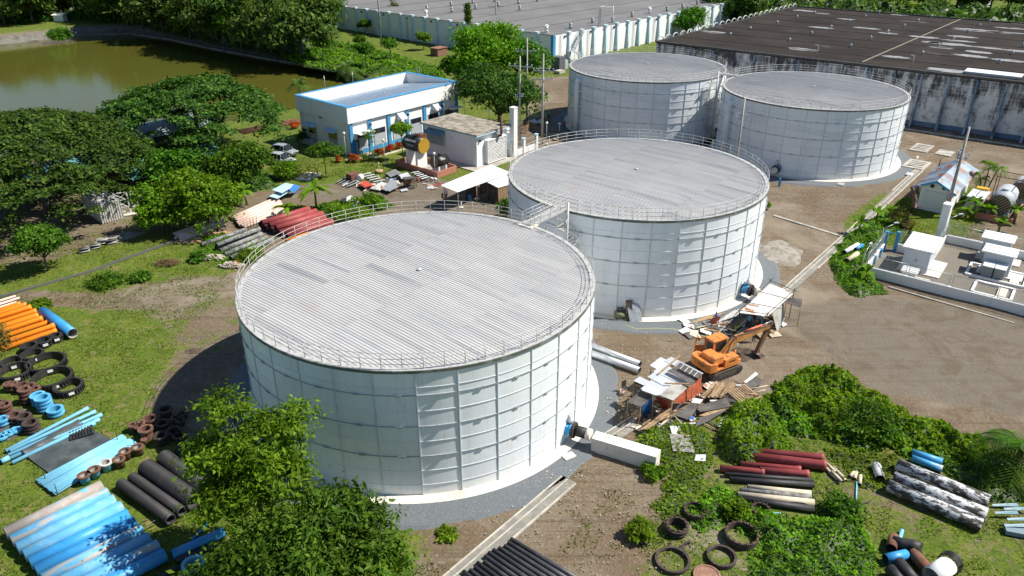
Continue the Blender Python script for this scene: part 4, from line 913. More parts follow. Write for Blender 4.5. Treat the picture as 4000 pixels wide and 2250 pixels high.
# roof puddles, whitish reflection painted in as pale colour, each an irregular thin film
pt = pm('painted_puddle_sheen', (.30, .30, .29), (.11, .10, .095), .6, (.45, .7), rough=.5)
for u, v, rx, ry in ((3705, 275, 4.0, 1.6), (3140, 193, 3.6, 1.4), (3610, 145, 3.2, 1.3), (3640, 165, 2.4, 1.2), (3710, 172, 4.5, 1.7), (3680, 186, 2.6, 1.2), (3740, 160, 3.6, 1.4), (3815, 118, 5.5, 2.), (3935, 128, 4, 1.5), (3955, 110, 4, 1.4), (3820, 203, 2.6, 1.4), (3790, 218, 3.4, 1.4), (3945, 236, 3.2, 1.4), (3760, 143, 3, 1.2), (3860, 187, 3.4, 1.), (3990, 200, 3, 1.2), (3210, 108, 3, 1.2), (3385, 110, 3.4, 1.2), (3215, 53, 2, .8), (3310, 75, 2.4, 1), (3140, 42, 3, 1.6), (3470, 130, 2.2, 1), (3510, 58, 2.4, .9), (2780, 125, 3.4, 1.6), (3495, 222, 2.6, 1.2), (3990, 92, 4, 1.2)):
    l = dl(u, v); n = 22; pts = []
    for i in range(n):
        a = 2 * math.pi * i / n; k = .75 + .35 * rnd.random(); pts.append((l.x + rx * k * math.cos(a), l.y + ry * k * math.sin(a)))
    obj('puddle_sheen', MB().prism(pts, DH - .01, DH + .006), pt, Dw)
a = dl(3755, 285); sb = MB(); sb.box((a.x + 4.6, a.y + 1.2, DH + .4), (8.4, 3.4, .1)); obj('skylight', sb, SKYL, Dw); obj('skylight_base', MB().box((a.x + 4.6, a.y + 1.2, DH + .18), (7.9, 3.0, .34)), WHITE, Dw)
for u, v in ((3190, 225), (3560, 268), (3250, 18), (3275, 20)):
    l = dl(u, v); obj('roof_lamp', MB().tube((l.x, l.y, DH), (l.x, l.y, DH + 2.2), .05, n=6).bar((l.x, l.y, DH + 2.2), (l.x - .5, l.y - .5, DH + 2.3), .2, .1), GREYW, Dw)
# curved ventilator hoops along the left roof edge
for k in range(24):
    q = P4[0] + (P4[3] - P4[0]) * ((k + .5) / 24); obj('edge_hoop', MB().path([q + sk * (1.3 * math.cos(t)) + EZ * (DH + 1.0 * math.sin(t)) for t in [math.pi * i / 8 for i in range(9)]], .12, 6), LOUV, Dw)
# concrete strip and rubbish at the foot of the warehouse wall
struct('wall_foot_drain', MB().bar(DO + dd * 30 - Vector((.6, .8, 0)) * 3.6 + EZ * .02, DO + dd * 115 - Vector((.6, .8, 0)) * 3.6 + EZ * .02, .5, .16), CONC)
# ================================================================ pipes and fittings in the yard
def paint_pipe(name, c, c2, rough=.45, worn=None, **k):
    return pm(name, c, c2, 1.2, (.45, .7), c3=worn, sc3=.9, th3=(.57, .63), rough=rough, rv=.1, **k)
ORANGE = paint_pipe('orange_pvc', (.80, .23, .008), (.70, .20, .01)); PINK = paint_pipe('faded_pink_pvc', (.72, .54, .46), (.62, .40, .33)); LBLUE = paint_pipe('light_blue_pvc', (.22, .55, .72), (.16, .46, .66))
MBLUE = paint_pipe('blue_steel_pipe', (.035, .26, .58), (.05, .32, .62)); WBLUE = paint_pipe('worn_blue_pipe', (.10, .36, .60), (.20, .45, .62), worn=(.42, .40, .36), st3=(.3, 1.4, 1.4), rough=.6)
RBLUE = paint_pipe('rusted_blue_pipe', (.30, .26, .23), (.40, .36, .32), worn=(.10, .36, .58), rough=.7)
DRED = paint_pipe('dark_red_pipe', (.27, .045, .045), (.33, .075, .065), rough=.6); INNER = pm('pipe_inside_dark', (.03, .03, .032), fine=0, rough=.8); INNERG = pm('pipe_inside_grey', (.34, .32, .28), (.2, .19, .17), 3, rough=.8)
ASB = pm('mossy_cement_pipe', (.26, .26, .25), (.09, .09, .085), 2.2, (.42, .62), rough=.95, bump=.01); CREAM = paint_pipe('cream_pipe', (.60, .52, .38), (.45, .38, .28), rough=.7)
WBLACK = pm('peeling_white_pipe', (.56, .57, .58), (.05, .045, .042), 2.4, (.49, .54), st=(.5, 1.2, 1.2), c3=(.07, .065, .06), sc3=6, th3=(.55, .60), rough=.7)
GALV = pm('spiral_galvanised', (.62, .64, .65), (.50, .52, .53), 1, rough=.35, metal=.6)
ORD = 'first second third fourth fifth sixth seventh eighth ninth tenth eleventh twelfth thirteenth fourteenth fifteenth sixteenth seventeenth eighteenth nineteenth twentieth'.split()
def lay(name, label, cat, group, A, B, C, D, n, r, mat, inner=None, bell=0, z=None, jit=.12, lens=None, top=0, mats=None, t=.02, labels=None, seg=16):
    """n pipes side by side: the first from pixel A to B, the last from C to D (photo pixels); top = pipes of a second layer in the hollows"""
    z = r if z is None else z; P = []
    for i in range(n):
        k = i / max(1, n - 1); a = g(*A, z).lerp(g(*C, z), k); b = g(*B, z).lerp(g(*D, z), k); P.append((a, b))
    for i in range(min(top, n - 1)):
        (a, b), (c, d) = P[i], P[i + 1]; h = math.sqrt(max(.01, 4 * r * r - ((a - c).length / 2) ** 2)) if (a - c).length < 4 * r else r * 1.7
        P.append(((a + c) / 2 + EZ * h, (b + d) / 2 + EZ * h))
    out = []
    for i, (a, b) in enumerate(P):
        d = (b - a).normalized(); j = rnd.uniform(-jit, jit); a = a + d * j; b = b + d * (j + rnd.uniform(-jit, jit) * .5); L = (b - a).length
        mt = mats[i % len(mats)] if mats else mat; ctr = a.copy(); M = basis(d, EZ, ctr)
        o = obj(name, MB().pipe((0, 0, 0), (L, 0, 0), r, t, seg, bell=bell, mi=1), [mt, inner or INNER], M=M); tag(o, labels[i] if labels else (label + ', ' + ORD[i if i < n else i - n] + ((' below' if i < n else ' on top') if top else '') + ' from back' if 3 < len(P) < 16 else label), cat, group); out.append(o)
    return out
# --- left edge
dO = (g(220, 1290, .25) - g(91, 1334, .25)).normalized()
for i, (u, v, z) in enumerate(((80, 1186, .25), (104, 1190, .25), (122, 1199, .68), (142, 1214, .25), (158, 1226, .25), (166, 1243, .68), (196, 1256, .25), (213, 1271, .68), (221, 1291, .25), (150, 1232, .68))):
    e = g(u, v, z); a = e - dO * 6; tag(obj('orange_pipe', MB().pipe((0, 0, 0), (6, 0, 0), .235, .02, 18, bell=.25, mi=1), [ORANGE, INNER], M=basis(dO, EZ, a)), 'orange plastic pipe in the left edge stack, ' + ORD[i] + ' counted from the back', 'pipe', 'orange pipe stack')
for i, (u, v, z) in enumerate(((61, 1156, .5), (77, 1163, .3), (52, 1172, .3), (65, 1180, .12), (40, 1166, .3), (30, 1178, .12))):
    e = g(u, v, z); tag(obj('pink_pipe', MB().pipe((0, 0, 0), (5, 0, 0), .11, .01, 12, mi=1), [PINK, INNER], M=basis(dO, EZ, e - dO * 5)), 'thin pale pink pipe above the orange stack, ' + ORD[i] + ' from the top', 'pipe', 'pale pink pipes at the left edge')
lay('blue_pipe', 'wide single bright blue pipe lying on grass beside the orange stack', 'pipe', None, (166, 1216), (284, 1302), (0, 0), (0, 0), 1, .46, MBLUE, INNERG, t=.025, seg=28)
def seg_ring(u, v, r, h, label, n=None, bands=True, mat=DARK, lab=True):
    p = g(u, v, h * .5); T = thing('coupling_ring', label, 'ring', (p.x, p.y, 0), rnd.uniform(0, 6), 'black segmented coupling rings'); n = n or int(r * 28)
    obj('band', MB().lathe([(r - .09, .02), (r, .02), (r, h), (r - .09, h)], 40, closed=True, sm=False), BLACKP, T)
    for z in (.12 * h, .85 * h): obj('collar', MB().lathe([(r, z - .05), (r + .08, z - .05), (r + .08, z + .05), (r, z + .05)], 40, closed=True, sm=False), BLACKP, T)
    b = MB()
    for k in range(n):
        a = 2 * math.pi * k / n; b.box(((r + .05) * math.cos(a), (r + .05) * math.sin(a), h / 2), (.12, .05, h * .94), a)
    obj('rib', b, BLACKP, T)
    if lab: a = -.9 - T.rotation_euler[2]; obj('white_tag', MB().box(((r + .1) * math.cos(a), (r + .1) * math.sin(a), h * .55), (.03, .4, .22), a), WHITE, T)
for u, v, r, h, lb in ((218, 1318, .50, .55, 'small black ring with white tag at the end of the blue pipe'), (172, 1336, .62, .55, 'black ring with white tags below the orange pipes'), (115, 1358, .62, .6, 'black ring half under the left edge tree, nearest the orange pipes'),
                       (127, 1390, .86, .55, 'medium black ring above the biggest ring on the left grass'), (182, 1420, 1.46, .62, 'biggest upper black ring on the left grass'), (58, 1455, 1.25, .62, 'large black ring at the left edge beside the rusty fittings'),
                       (205, 1480, 1.48, .62, 'biggest lower black ring with weeds inside on the left grass'), (268, 1514, 1.04, .6, 'rightmost black ring on the left grass'), (48, 1418, .8, .5, 'black ring under the tree at the left edge')):
    seg_ring(u, v, r, h, lb)
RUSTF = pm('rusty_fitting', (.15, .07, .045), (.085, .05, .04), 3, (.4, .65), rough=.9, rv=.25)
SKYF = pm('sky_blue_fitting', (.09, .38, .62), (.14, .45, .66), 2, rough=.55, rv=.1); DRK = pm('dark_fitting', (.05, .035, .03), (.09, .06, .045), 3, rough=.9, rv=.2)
def flange_mesh(r, h, name):
    return MB().lathe([(r - .07, 0), (r, 0), (r, .28 * h), (r - .02, h - .14), (r + .13, h - .12), (r + .13, h), (r - .07, h), (r - .07, 0)], 24, sm=False).mesh(name)
_fm = {}
def fitting(p, r, h, mat, label, group, tilt=0, name='flange_fitting', n=1, lip=None):
    for k in range(n):
        key = (r, h, mat.name)
        if key not in _fm: _fm[key] = flange_mesh(r, h, 'flange_fitting'); _fm[key].materials.append(mat); 
        o = obj(name, _fm[key], None, None, (p.x + rnd.uniform(-.02, .02), p.y + rnd.uniform(-.02, .02), k * h * 1.01)); o.rotation_euler = (tilt, tilt * .5, rnd.uniform(0, 6)); tag(o, label, 'pipe fitting', group)
def z4(x, y): return g(x / 2.048, 1450 + y / 2.048, 0)
for x, y, n, r in ((225, 250, 4, .36), (195, 160, 2, .38), (255, 165, 2, .34), (290, 190, 2, .33), (85, 150, 2, .3), (120, 150, 2, .3)): fitting(z4(x, y), r, .32, RUSTF, 'rusty brown flange fitting stacked beside the black rings', 'brown fittings beside the black rings', n=n)
for x, y, n, r, in ((325, 265, 3, .44), (370, 310, 4, .47), (455, 350, 2, .48)): fitting(z4(x, y), r, .3, SKYF, 'sky blue flange fitting stacked on a pallet near the black rings', 'tall blue fitting stacks', n=n)
for x, y, n, r in ((5, 330, 3, .42), (55, 340, 3, .42), (125, 400, 2, .42)): fitting(z4(x, y), r, .3, RUSTF, 'rust-red flange fitting in the row at the left edge', 'red-brown fittings at the left edge', n=n)
for x, y, n, r in ((215, 430, 3, .42), (265, 480, 3, .44)): fitting(z4(x, y), r, .28, DRK, 'dark brown flange fitting stacked next to the light blue pipes', 'dark fitting stacks', n=n)
for x, y, n, r in ((35, 430, 2, .36), (75, 515, 1, .3), (135, 490, 1, .3), (20, 545, 1, .32)): fitting(z4(x, y), r, .3, SKYF, 'small sky blue fitting on the pallet at the left edge', 'small blue fittings at the left edge', n=n)
for i, (a, b, c, d) in enumerate((((300, 250), (420, 340), (540, 330), (400, 215)), ((-20, 320), (160, 440), (350, 470), (180, 300)), ((-40, 440), (60, 560), (190, 500), (90, 420)))):
    q = [z4(*k) + EZ * .03 for k in (a, b, c, d)]; one('pallet', MB().slab(q, .08), PLYD, ('dark pallet under the tall blue fittings', 'dark pallet under the brown fittings at the left', 'dark pallet under the small blue fittings')[i], 'pallet')
def zb(x, y): return (x / 2.2296, 1600 + y / 2.2296)
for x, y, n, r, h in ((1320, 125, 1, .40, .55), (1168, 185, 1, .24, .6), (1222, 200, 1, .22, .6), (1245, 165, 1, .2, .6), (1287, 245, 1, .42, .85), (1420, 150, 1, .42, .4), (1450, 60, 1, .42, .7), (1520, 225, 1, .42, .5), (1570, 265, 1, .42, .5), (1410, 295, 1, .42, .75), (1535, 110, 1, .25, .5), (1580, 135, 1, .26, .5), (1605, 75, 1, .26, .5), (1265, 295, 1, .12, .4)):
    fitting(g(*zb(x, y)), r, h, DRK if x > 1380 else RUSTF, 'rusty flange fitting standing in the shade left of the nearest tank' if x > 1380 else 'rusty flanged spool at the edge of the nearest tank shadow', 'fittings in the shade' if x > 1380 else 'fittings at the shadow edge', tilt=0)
for i, (x, y, mt, lb) in enumerate(((750, 635, SKYF, 'blue bell fitting with rusty rim, first of the row beside the thin pipes'), (837, 585, SKYF, 'blue bell fitting with rusty rim, second of the row beside the thin pipes'), (940, 525, SKYF, 'blue bell fitting with grey rim, third of the row beside the thin pipes'),
                     (1053, 495, RUSTF, 'rust-red bell fitting fourth in the row, with a white tag'), (1105, 425, RUSTF, 'rust-brown bell fitting fifth in the row'), (1213, 388, RUSTF, 'rust-red bell fitting last in the row, at the end of the thin pipes'))):
    p = g(*zb(x, y)); T = thing('bell_fitting', lb, 'pipe fitting', (p.x, p.y, 0), 0, 'bell fittings beside the thin pipes')
    obj('body', MB().lathe([(.26, 0), (.30, .0), (.30, .5), (.34, .62)], 20), mt, T); obj('rim', MB().lathe([(.27, .6), (.44, .6), (.44, .68), (.27, .68)], 24, closed=True, sm=False), RUST if i != 2 else LOUV, T); obj('lining', MB().lathe([(.0, .1), (.24, .1), (.27, .6)], 20), INNERG, T)
def z4p(x, y): return (x / 2.048, 1450 + y / 2.048)
for i, (a, b, lb) in enumerate((((45, 640), (705, 295), 'light blue pipe farthest from the black tarp, longest of its row'), ((80, 640), (765, 322), 'light blue pipe along the far edge of the black tarp'), ((68, 672), (815, 347), 'light blue pipe running under the black tarp, upper'),
                                ((85, 695), (798, 385), 'light blue pipe running under the black tarp, middle'), ((96, 733), (760, 415), 'light blue pipe running under the black tarp, lower'))):
    lay('light_blue_pipe', lb, 'pipe', 'light blue pipes under the black tarp', z4p(*a), z4p(*b), z4p(*a), z4p(*b), 1, .145, LBLUE, bell=.3, jit=0)
one('pipe_offcut', MB().pipe((0, 0, 0), (.55, 0, 0), .2, .02, 16, mi=1), [LBLUE, INNER], 'short light blue pipe offcut at the far left on grass', 'pipe', loc=g(*z4p(8, 725), .2), rz=1.0)
# black tarp
TARPB = pm('black_tarp', (.055, .065, .065), (.10, .115, .112), .8, (.4, .7), c3=(.19, .13, .08), sc3=.5, th3=(.62, .72), rough=.35, bump=.06, bsc=2.2)
def tarp(name, q, mat, label, nu=28, nv=22, amp=.06, hfun=None, cat='tarp', seed=3, sagf=0):
    r = random.Random(seed); q = [Vector(p) for p in q]; v = []; ph = [r.uniform(0, 6) for _ in range(8)]; top = []
    for j in range(nv + 1):
        for i in range(nu + 1):
            s, t = i / nu, j / nv; p = q[0].lerp(q[1], s).lerp(q[3].lerp(q[2], s), t)
            w = amp * (math.sin(9 * s + 3 * t + ph[0]) * .5 + math.sin(17 * s - 7 * t + ph[1]) * .3 + math.sin(5 * t + 23 * s + ph[2]) * .25) - sagf * 4 * s * (1 - s) * 4 * t * (1 - t)
            top.append(p + EZ * (w + (hfun(s, t) if hfun else 0)))
    n1 = nu + 1; f = [(j * n1 + i, j * n1 + i + 1, (j + 1) * n1 + i + 1, (j + 1) * n1 + i) for j in range(nv) for i in range(nu)]
    b = MB().add(top, f, True); return one(name, b, mat, label, cat)
tarp('plastic_tarp', [g(*z4p(*p), .06) for p in ((165, 650), (610, 398), (890, 548), (395, 815))], TARPB, 'crumpled black plastic tarp half covering the light blue pipes', amp=.06, hfun=lambda s, t: .34 * math.exp(-((t - .12) / .10) ** 2) + .02)
def pallet(name, label, c, sx, sy, rz, z, mat, n=9, tilt=(0, 0), group=None):
    T = thing(name, label, 'pallet', (c[0], c[1], z), 0, group); T.rotation_euler = (tilt[0], tilt[1], rz)
    for k in range(n): obj('slat', MB().box((-sx / 2 + (k + .5) * sx / n, 0, .13), (sx / n * .62, sy, .025)), mat, T)
    for s in (-.42, 0, .42): obj('bearer', MB().box((0, s * sy, .065), (sx, .09, .1)), mat, T)
    return T
p = g(*z4p(655, 505)); pallet('plastic_pallet', 'black plastic pallet lying on the black tarp', p, 1.6, 1.3, .55, .12, BLACKP, 8)
# thin light-blue bundles
lay('thin_blue_pipe', 'thin light blue pipe in the upper bundle beside the black tarp', 'pipe', 'upper bundle of thin light blue pipes', zb(312, 622), zb(1062, 228), zb(375, 668), zb(1105, 258), 9, .055, LBLUE, jit=.05, t=.008, top=8, seg=8)
lay('thin_blue_pipe', 'thin light blue pipe in the lower bundle beside the bell fittings', 'pipe', 'lower bundle of thin light blue pipes', zb(385, 675), zb(1130, 262), zb(475, 745), zb(1195, 300), 13, .055, LBLUE, jit=.05, t=.008, top=12, seg=8)
for x, y in ((400, 620), (505, 740), (1030, 280), (1180, 330)): p = g(*zb(x, y)); one('stake', MB().tube((0, 0, 0), (0, 0, .9), .025, n=6), DARK, 'thin dark stake holding the light blue pipe bundles', 'stake', 'stakes at the pipe bundles', loc=p)
# black wide pipes
for i, (a, b, r, lb) in enumerate((((1050, 640), (1490, 960), .37, 'black ribbed pipe nearest the worn blue pipes, first of the row'), ((1150, 585), (1590, 890), .36, 'thinner black ribbed pipe second in the row'), ((1270, 500), (1700, 800), .60, 'thick black ribbed pipe third in the row'),
                                   ((1425, 420), (1800, 700), .60, 'thick black ribbed pipe fourth in the row'), ((1575, 360), (1950, 620), .58, 'thick black ribbed pipe farthest into the shade'))):
    p0, p1 = g(*zb(*a), r), g(*zb(*b), r); L = (p1 - p0).length; m_ = MB().pipe((0, 0, 0), (L, 0, 0), r - .02, .05, 28, mi=1); n = int(L / .14)
    for k in range(n): m_.lathe([(r - .02, 0), (r + .012, .02), (r + .012, .06), (r - .02, .08)], 28, (0, 0, 0)); nb = 28 * 4; m_.v[-nb:] = [(v[2] + .03 + k * .14, v[0], v[1]) for v in m_.v[-nb:]]
    tag(obj('ribbed_pipe', m_, [BLACKP, INNER], M=basis(p1 - p0, EZ, p0)), lb, 'pipe', 'black ribbed pipes')
# worn blue row
bl = lay('wide_blue_pipe', '', 'pipe', 'row of wide blue pipes at the lower left', zb(45, 1085), zb(890, 668), zb(560, 1700), zb(1445, 1262), 10, .43, WBLUE, INNERG, jit=.04, mats=[RBLUE, WBLUE, WBLUE, WBLUE, MBLUE, MBLUE, WBLUE, WBLUE, WBLUE, MBLUE], t=.03, seg=28,
    labels=['rusty faded blue pipe, farthest of the wide blue row', 'worn blue pipe second from the far end of the wide blue row', 'worn blue pipe third from the far end of the wide blue row', 'worn blue pipe fourth from the far end, with weeds on it', 'clean blue pipe fifth from the far end, white letters on it',
            'clean blue pipe sixth from the far end, with white letters', 'worn blue pipe seventh from the far end of the wide blue row', 'worn blue pipe eighth from the far end, dappled with shade', 'worn blue pipe ninth from the far end, dappled with shade', 'clean blue pipe nearest of the wide blue row'])
for o, s, x in ((bl[4], 'NAYEP', 1.3), (bl[5], 'BLUMAX', 6.6), (bl[9], 'SUMMIT', 6.6)):
    a = .75; text(o, s, .26, basis((1, 0, 0), (0, math.sin(a), math.cos(a)) if False else (0, math.sin(a) * 1, math.cos(a)), (x, -math.cos(a) * .436, math.sin(a) * .436)), WHITE)
# under the near trees
lay('dark_blue_pipe', 'deep blue pipe under the near tree beside black pipes', 'pipe', None, zb(1505, 1262), zb(1960, 1060), (0, 0), (0, 0), 1, .3, MBLUE)
lay('black_pipe', 'black pipe in the tree shade next to the deep blue pipe', 'pipe', None, zb(1530, 1318), zb(1880, 1180), (0, 0), (0, 0), 1, .16, BLACKP)
lay('black_pipe', 'black pipe at the bottom edge below the near tree', 'pipe', None, zb(1330, 1485), zb(1640, 1338), (0, 0), (0, 0), 1, .14, BLACKP)
lay('thin_blue_pipe', 'loose thin blue pipe leaning from the deep blue pipe', 'pipe', None, zb(1665, 1145), zb(1810, 985), (0, 0), (0, 0), 1, .08, MBLUE)
p = g(*zb(1690, 1370), .35); T = thing('bolted_coupling', 'bright blue bolted coupling at the bottom edge beneath the near tree', 'pipe fitting', (p.x, p.y, 0), .8)
obj('ring', MB().lathe([(.5, .1), (.68, .1), (.68, .22), (.58, .24), (.58, .5), (.68, .52), (.68, .64), (.5, .64)], 28, closed=True, sm=False), LBLUE, T)
for k in range(14): a = k * .449; obj('bolt', MB().tube((.64 * math.cos(a), .64 * math.sin(a), .02), (.64 * math.cos(a), .64 * math.sin(a), .74), .03, n=6), SKYF, T)
# --- piles between the sheds and the nearest tank
lay('pink_pipe', 'pale pink pipe in the larger pile behind the red pipes', 'pipe', 'larger pale pink pipe pile', (905, 850), (1080, 772), (948, 890), (1122, 822), 7, .185, PINK, top=6, jit=.3)
lay('pink_pipe', 'pale pink pipe in the lower pile by the bushy trees', 'pipe', 'lower pale pink pipe pile', (676, 915), (845, 852), (700, 944), (884, 874), 7, .13, PINK, top=5, jit=.3)
lay('cement_pipe', 'mossy grey cement pipe in the row beside the red pipes', 'pipe', 'mossy grey cement pipes', (839, 966), (1005, 903), (897, 1010), (1062, 936), 4, .27, ASB, jit=.3, top=1, t=.05)
lay('cement_pipe', 'mossy grey cement pipe with grass growing before it, apart from its row', 'pipe', None, (783, 958), (962, 896), (0, 0), (0, 0), 1, .25, ASB)
rp = lay('red_pipe', 'dark red pipe in the stack behind the nearest tank', 'pipe', 'dark red pipe stack', (1011, 880), (1200, 822), (1116, 922), (1296, 866), 5, .39, DRED, jit=.15, top=3, t=.03, seg=24)
for o in rp[1:5]: text(o, '1000  MMØ', .2, basis((1, 0, 0), (0, math.sin(.9), math.cos(.9)), (2.6, -math.cos(.9) * .396, math.sin(.9) * .396)), WHITE)
lay('yellow_pipe', 'thin yellow pipe lying before the dark red stack', 'pipe', None, (1115, 940), (1205, 908), (0, 0), (0, 0), 1, .1, ORANGE)
# --- steel pipes beside the tank
lay('steel_pipe', '', 'pipe', 'bright steel pipes', (2200, 1310), (2500, 1424), (2190, 1338), (2498, 1448), 2, .3, GALV, jit=0, seg=28, labels=['bright steel pipe with a rust band, farther of two beside the nearest tank', 'bright steel pipe, nearer of two beside the nearest tank'])
# --- black row at the bottom
def z7(x, y): return (1600 + x / 1.84, 1650 + y / 1.84)
lay('cast_iron_pipe', 'dark iron pipe in the row at the bottom edge', 'pipe', 'dark iron pipe row', z7(725, 838), z7(1300, 1180), z7(400, 1085), z7(900, 1480), 12, .16, pm('dark_iron', (.040, .040, .046), (.085, .085, .095), 1.2, (.45, .75), rough=.5, rv=.25), jit=.18, t=.02, seg=18)
for k in range(0): pass
# --- right-hand pipes
def z3(x, y): return (3000 + x / 2.415, 1650 + y / 2.415)
for a, b, r, mt, lb in (((2890, 1760), z3(520, 335), .3, DRED, 'dark red pipe at the back of the right-hand pile, partly under leaves'), ((2890, 1778), z3(543, 405), .34, DRED, 'thickest dark red pipe second in the right-hand pile'), ((2892, 1812), z3(308, 445), .22, DRED, 'slim dark red pipe in the middle of the right-hand pile'),
                        ((2968, 1838), z3(383, 490), .27, DRED, 'short dark red pipe in front of the slim one'), ((2814, 1828), (2985, 1845), .24, DRED, 'dark red pipe at the left front of the right-hand pile'),
                        ((2830, 1852), z3(425, 548), .17, BLACKP, 'black pipe overgrown by creeper, upper'), ((2850, 1872), z3(435, 590), .2, BLACKP, 'black pipe overgrown by creeper, lower'),
                        ((2920, 1902), z3(405, 668), .18, CREAM, 'cream pipe upper of the pale ones below the red pipes'), ((2890, 1915), z3(410, 705), .18, ASB, 'grey pipe between the two cream pipes'), ((2880, 1932), z3(435, 755), .22, CREAM, 'cream pipe lower of the pale ones below the red pipes'), ((2900, 1950), z3(435, 818), .22, BLACKP, 'black pipe at the front of the right-hand pile')):
    lay('pile_pipe', lb, 'pipe', 'right-hand pipe pile', a, b, a, b, 1, r, mt, jit=0, bell=.2 if mt is DRED else 0)
for i, (x, y, z) in enumerate(((590, 470, .09), (615, 490, .09), (640, 470, .24), (690, 540, .09), (715, 520, .24), (735, 550, .09), (660, 545, .09), (700, 560, .24))):
    tag(obj('cream_pipe', MB().pipe((0, 0, 0), (1.1, 0, 0), .1, .012, 12, mi=1), [CREAM, INNER], M=basis((-.3, .95, 0), EZ, g(*z3(x, y), z))), 'short cream pipe in the small heap beside the red pipes', 'pipe', 'short cream pipe heap')
for a, b, c_, lb in (((765, 520), (800, 480), CREAM, 'cream offcut left of the three beside the heap'), ((815, 540), (830, 475), CREAM, 'cream offcut in the middle of the three'), ((865, 585), (875, 500), CREAM, 'orange-edged offcut right of the three'), ((830, 740), (838, 570), LBLUE, 'thin light blue pipe lying on the weeds'), ((-20, 855), (120, 858), LBLUE, 'thin light blue pipe crossing the creepers')):
    lay('offcut_pipe', lb, 'pipe', None, z3(*a), z3(*b), (0, 0), (0, 0), 1, .05 if c_ is LBLUE else .12, c_)
for a, b, lb in (((1215, 395), (2085, 745), 'peeling white pipe farthest of the big three at the right'), ((1185, 515), (2065, 870), 'darkest peeling pipe, middle of the big three at the right'), ((1130, 595), (2020, 968), 'peeling white pipe nearest of the big three at the right')):
    lay('peeling_pipe', lb, 'pipe', 'big peeling pipes', z3(*a), z3(*b), (0, 0), (0, 0), 1, .43, WBLACK, jit=0, t=.02, seg=32)
lay('blue_pipe', '', 'pipe', 'blue pipes behind the big peeling pipes', z3(1360, 280), z3(1645, 372), z3(1355, 335), z3(1645, 440), 2, .25, paint_pipe('chipped_blue', (.05, .30, .58), (.10, .38, .62), worn=(.5, .52, .52)), jit=0, labels=['chipped blue pipe behind the big peeling pipes, farther', 'chipped blue pipe behind the big peeling pipes, nearer'])
lay('white_pipe', 'short peeling white pipe standing off the end of the big three', 'pipe', None, z3(1025, 415), z3(1062, 545), (0, 0), (0, 0), 1, .3, WBLACK)
# bottom right junk
RB = pm('rust_brown_pipe', (.20, .09, .05), (.12, .06, .04), 2, rough=.9)
for a, b, r, mt, lb in (((1190, 1080), (1160, 1190), .32, RB, 'rust-brown short pipe at the back of the bottom right junk'), ((1265, 1020), (1215, 1190), .12, LBLUE, 'light blue pipe leaning on the bottom right junk'), ((1100, 1290), (1300, 1245), .3, MBLUE, 'chipped blue short pipe in the bottom right junk'),
                        ((1235, 1320), (1400, 1520), .36, BLACKP, 'black pipe running to the bottom edge, right of two'), ((1150, 1380), (1280, 1540), .34, BLACKP, 'black pipe running to the bottom edge, left of two'), ((1370, 1240), (1520, 1400), .36, RB, 'brown pipe with a cut-out side in the bottom right junk')):
    lay('scrap_pipe', lb, 'pipe', None, z3(*a), z3(*b), (0, 0), (0, 0), 1, r, mt, INNER)
p = g(*z3(1350, 1170), .4); one('pipe_elbow', MB().path([(-.9, .5, .0), (-.4, .2, .0), (0, 0, .05), (.35, -.35, .1)], .3, 16, taper=.45), BLACKP, 'black tapering pipe elbow in the bottom right junk', 'pipe fitting', loc=p)
p = g(*z3(1640, 1400), .5); T = thing('cable_drum', 'white drum with black hose coiled over it at the bottom right edge', 'drum', (p.x, p.y, .55), 0)
obj('barrel', MB().pipe((-.9, -.5, 0), (.5, .35, 0), .55, .03, 28, mi=1), [WHITE, INNERG], T)
co = MB()
for k in range(9): co.path([(.55 + .03 * k + .62 * (1 + .02 * k) * math.cos(t) * .55, .40 + .02 * k - .62 * math.cos(t) * .8, .64 * (1 + .03 * k) * math.sin(t)) for t in [i * .314 for i in range(20)]], .035, 5, True)
obj('hose_coil', co, BLACKP, T)
# bolted rings on the bottom right weeds
def zr(x, y): return (2600 + x / 2.73, 1950 + y / 2.73)
def bolted_ring(u, v, r, h, label, w=.12, nb=20, up=True):
    p = g(u, v, h / 2); T = thing('bolted_ring', label, 'ring', (p.x, p.y, 0), 0, 'bolted iron rings')
    obj('ring', MB().lathe([(r - w, .02), (r, .02), (r, h), (r - w, h)], 40, closed=True, sm=False), DRK, T)
    for k in range(nb): a = 2 * math.pi * k / nb; q = ((r - w * .45) * math.cos(a), (r - w * .45) * math.sin(a)); obj('bolt', MB().tube((q[0], q[1], h - .01), (q[0], q[1], h + (.14 if up else .02)), .03, n=6), RUST if up else INNER, T)
    return T
T = bolted_ring(*zr(118, 300), .68, .55, 'tall bolted ring with studs on the weeds, left of the overgrown ones', nb=12); 
for z in (.15, .4): obj('band', MB().lathe([(.68, z), (.76, z), (.76, z + .08), (.68, z + .08)], 36, closed=True, sm=False), DRK, T)
bolted_ring(*zr(75, 650), 1.05, .2, 'widest flat ring with bolt holes on the bottom dirt edge', w=.16, up=False); bolted_ring(*zr(598, 615), .88, .26, 'flat ring with bolt holes right of the widest one', w=.14, up=False)
bolted_ring(*zr(810, 390), 1.02, .5, 'tall bolted ring half overgrown by creepers', nb=16); bolted_ring(*zr(310, 130), .72, .42, 'bolted ring full of weeds below the right-hand pipes', nb=12); bolted_ring(*zr(1010, 120), .6, .36, 'bolted ring nearly hidden in creepers beside the pipe ends', nb=12)
p = g(*zr(290, 560)); one('ring_half', MB().lathe([(.62, .0), (.75, .0), (.75, .14), (.62, .14)], 20, closed=True, sm=False, a0=1.6, a1=4.2), DRK, 'broken half ring between the two flat rings', 'ring', loc=p)
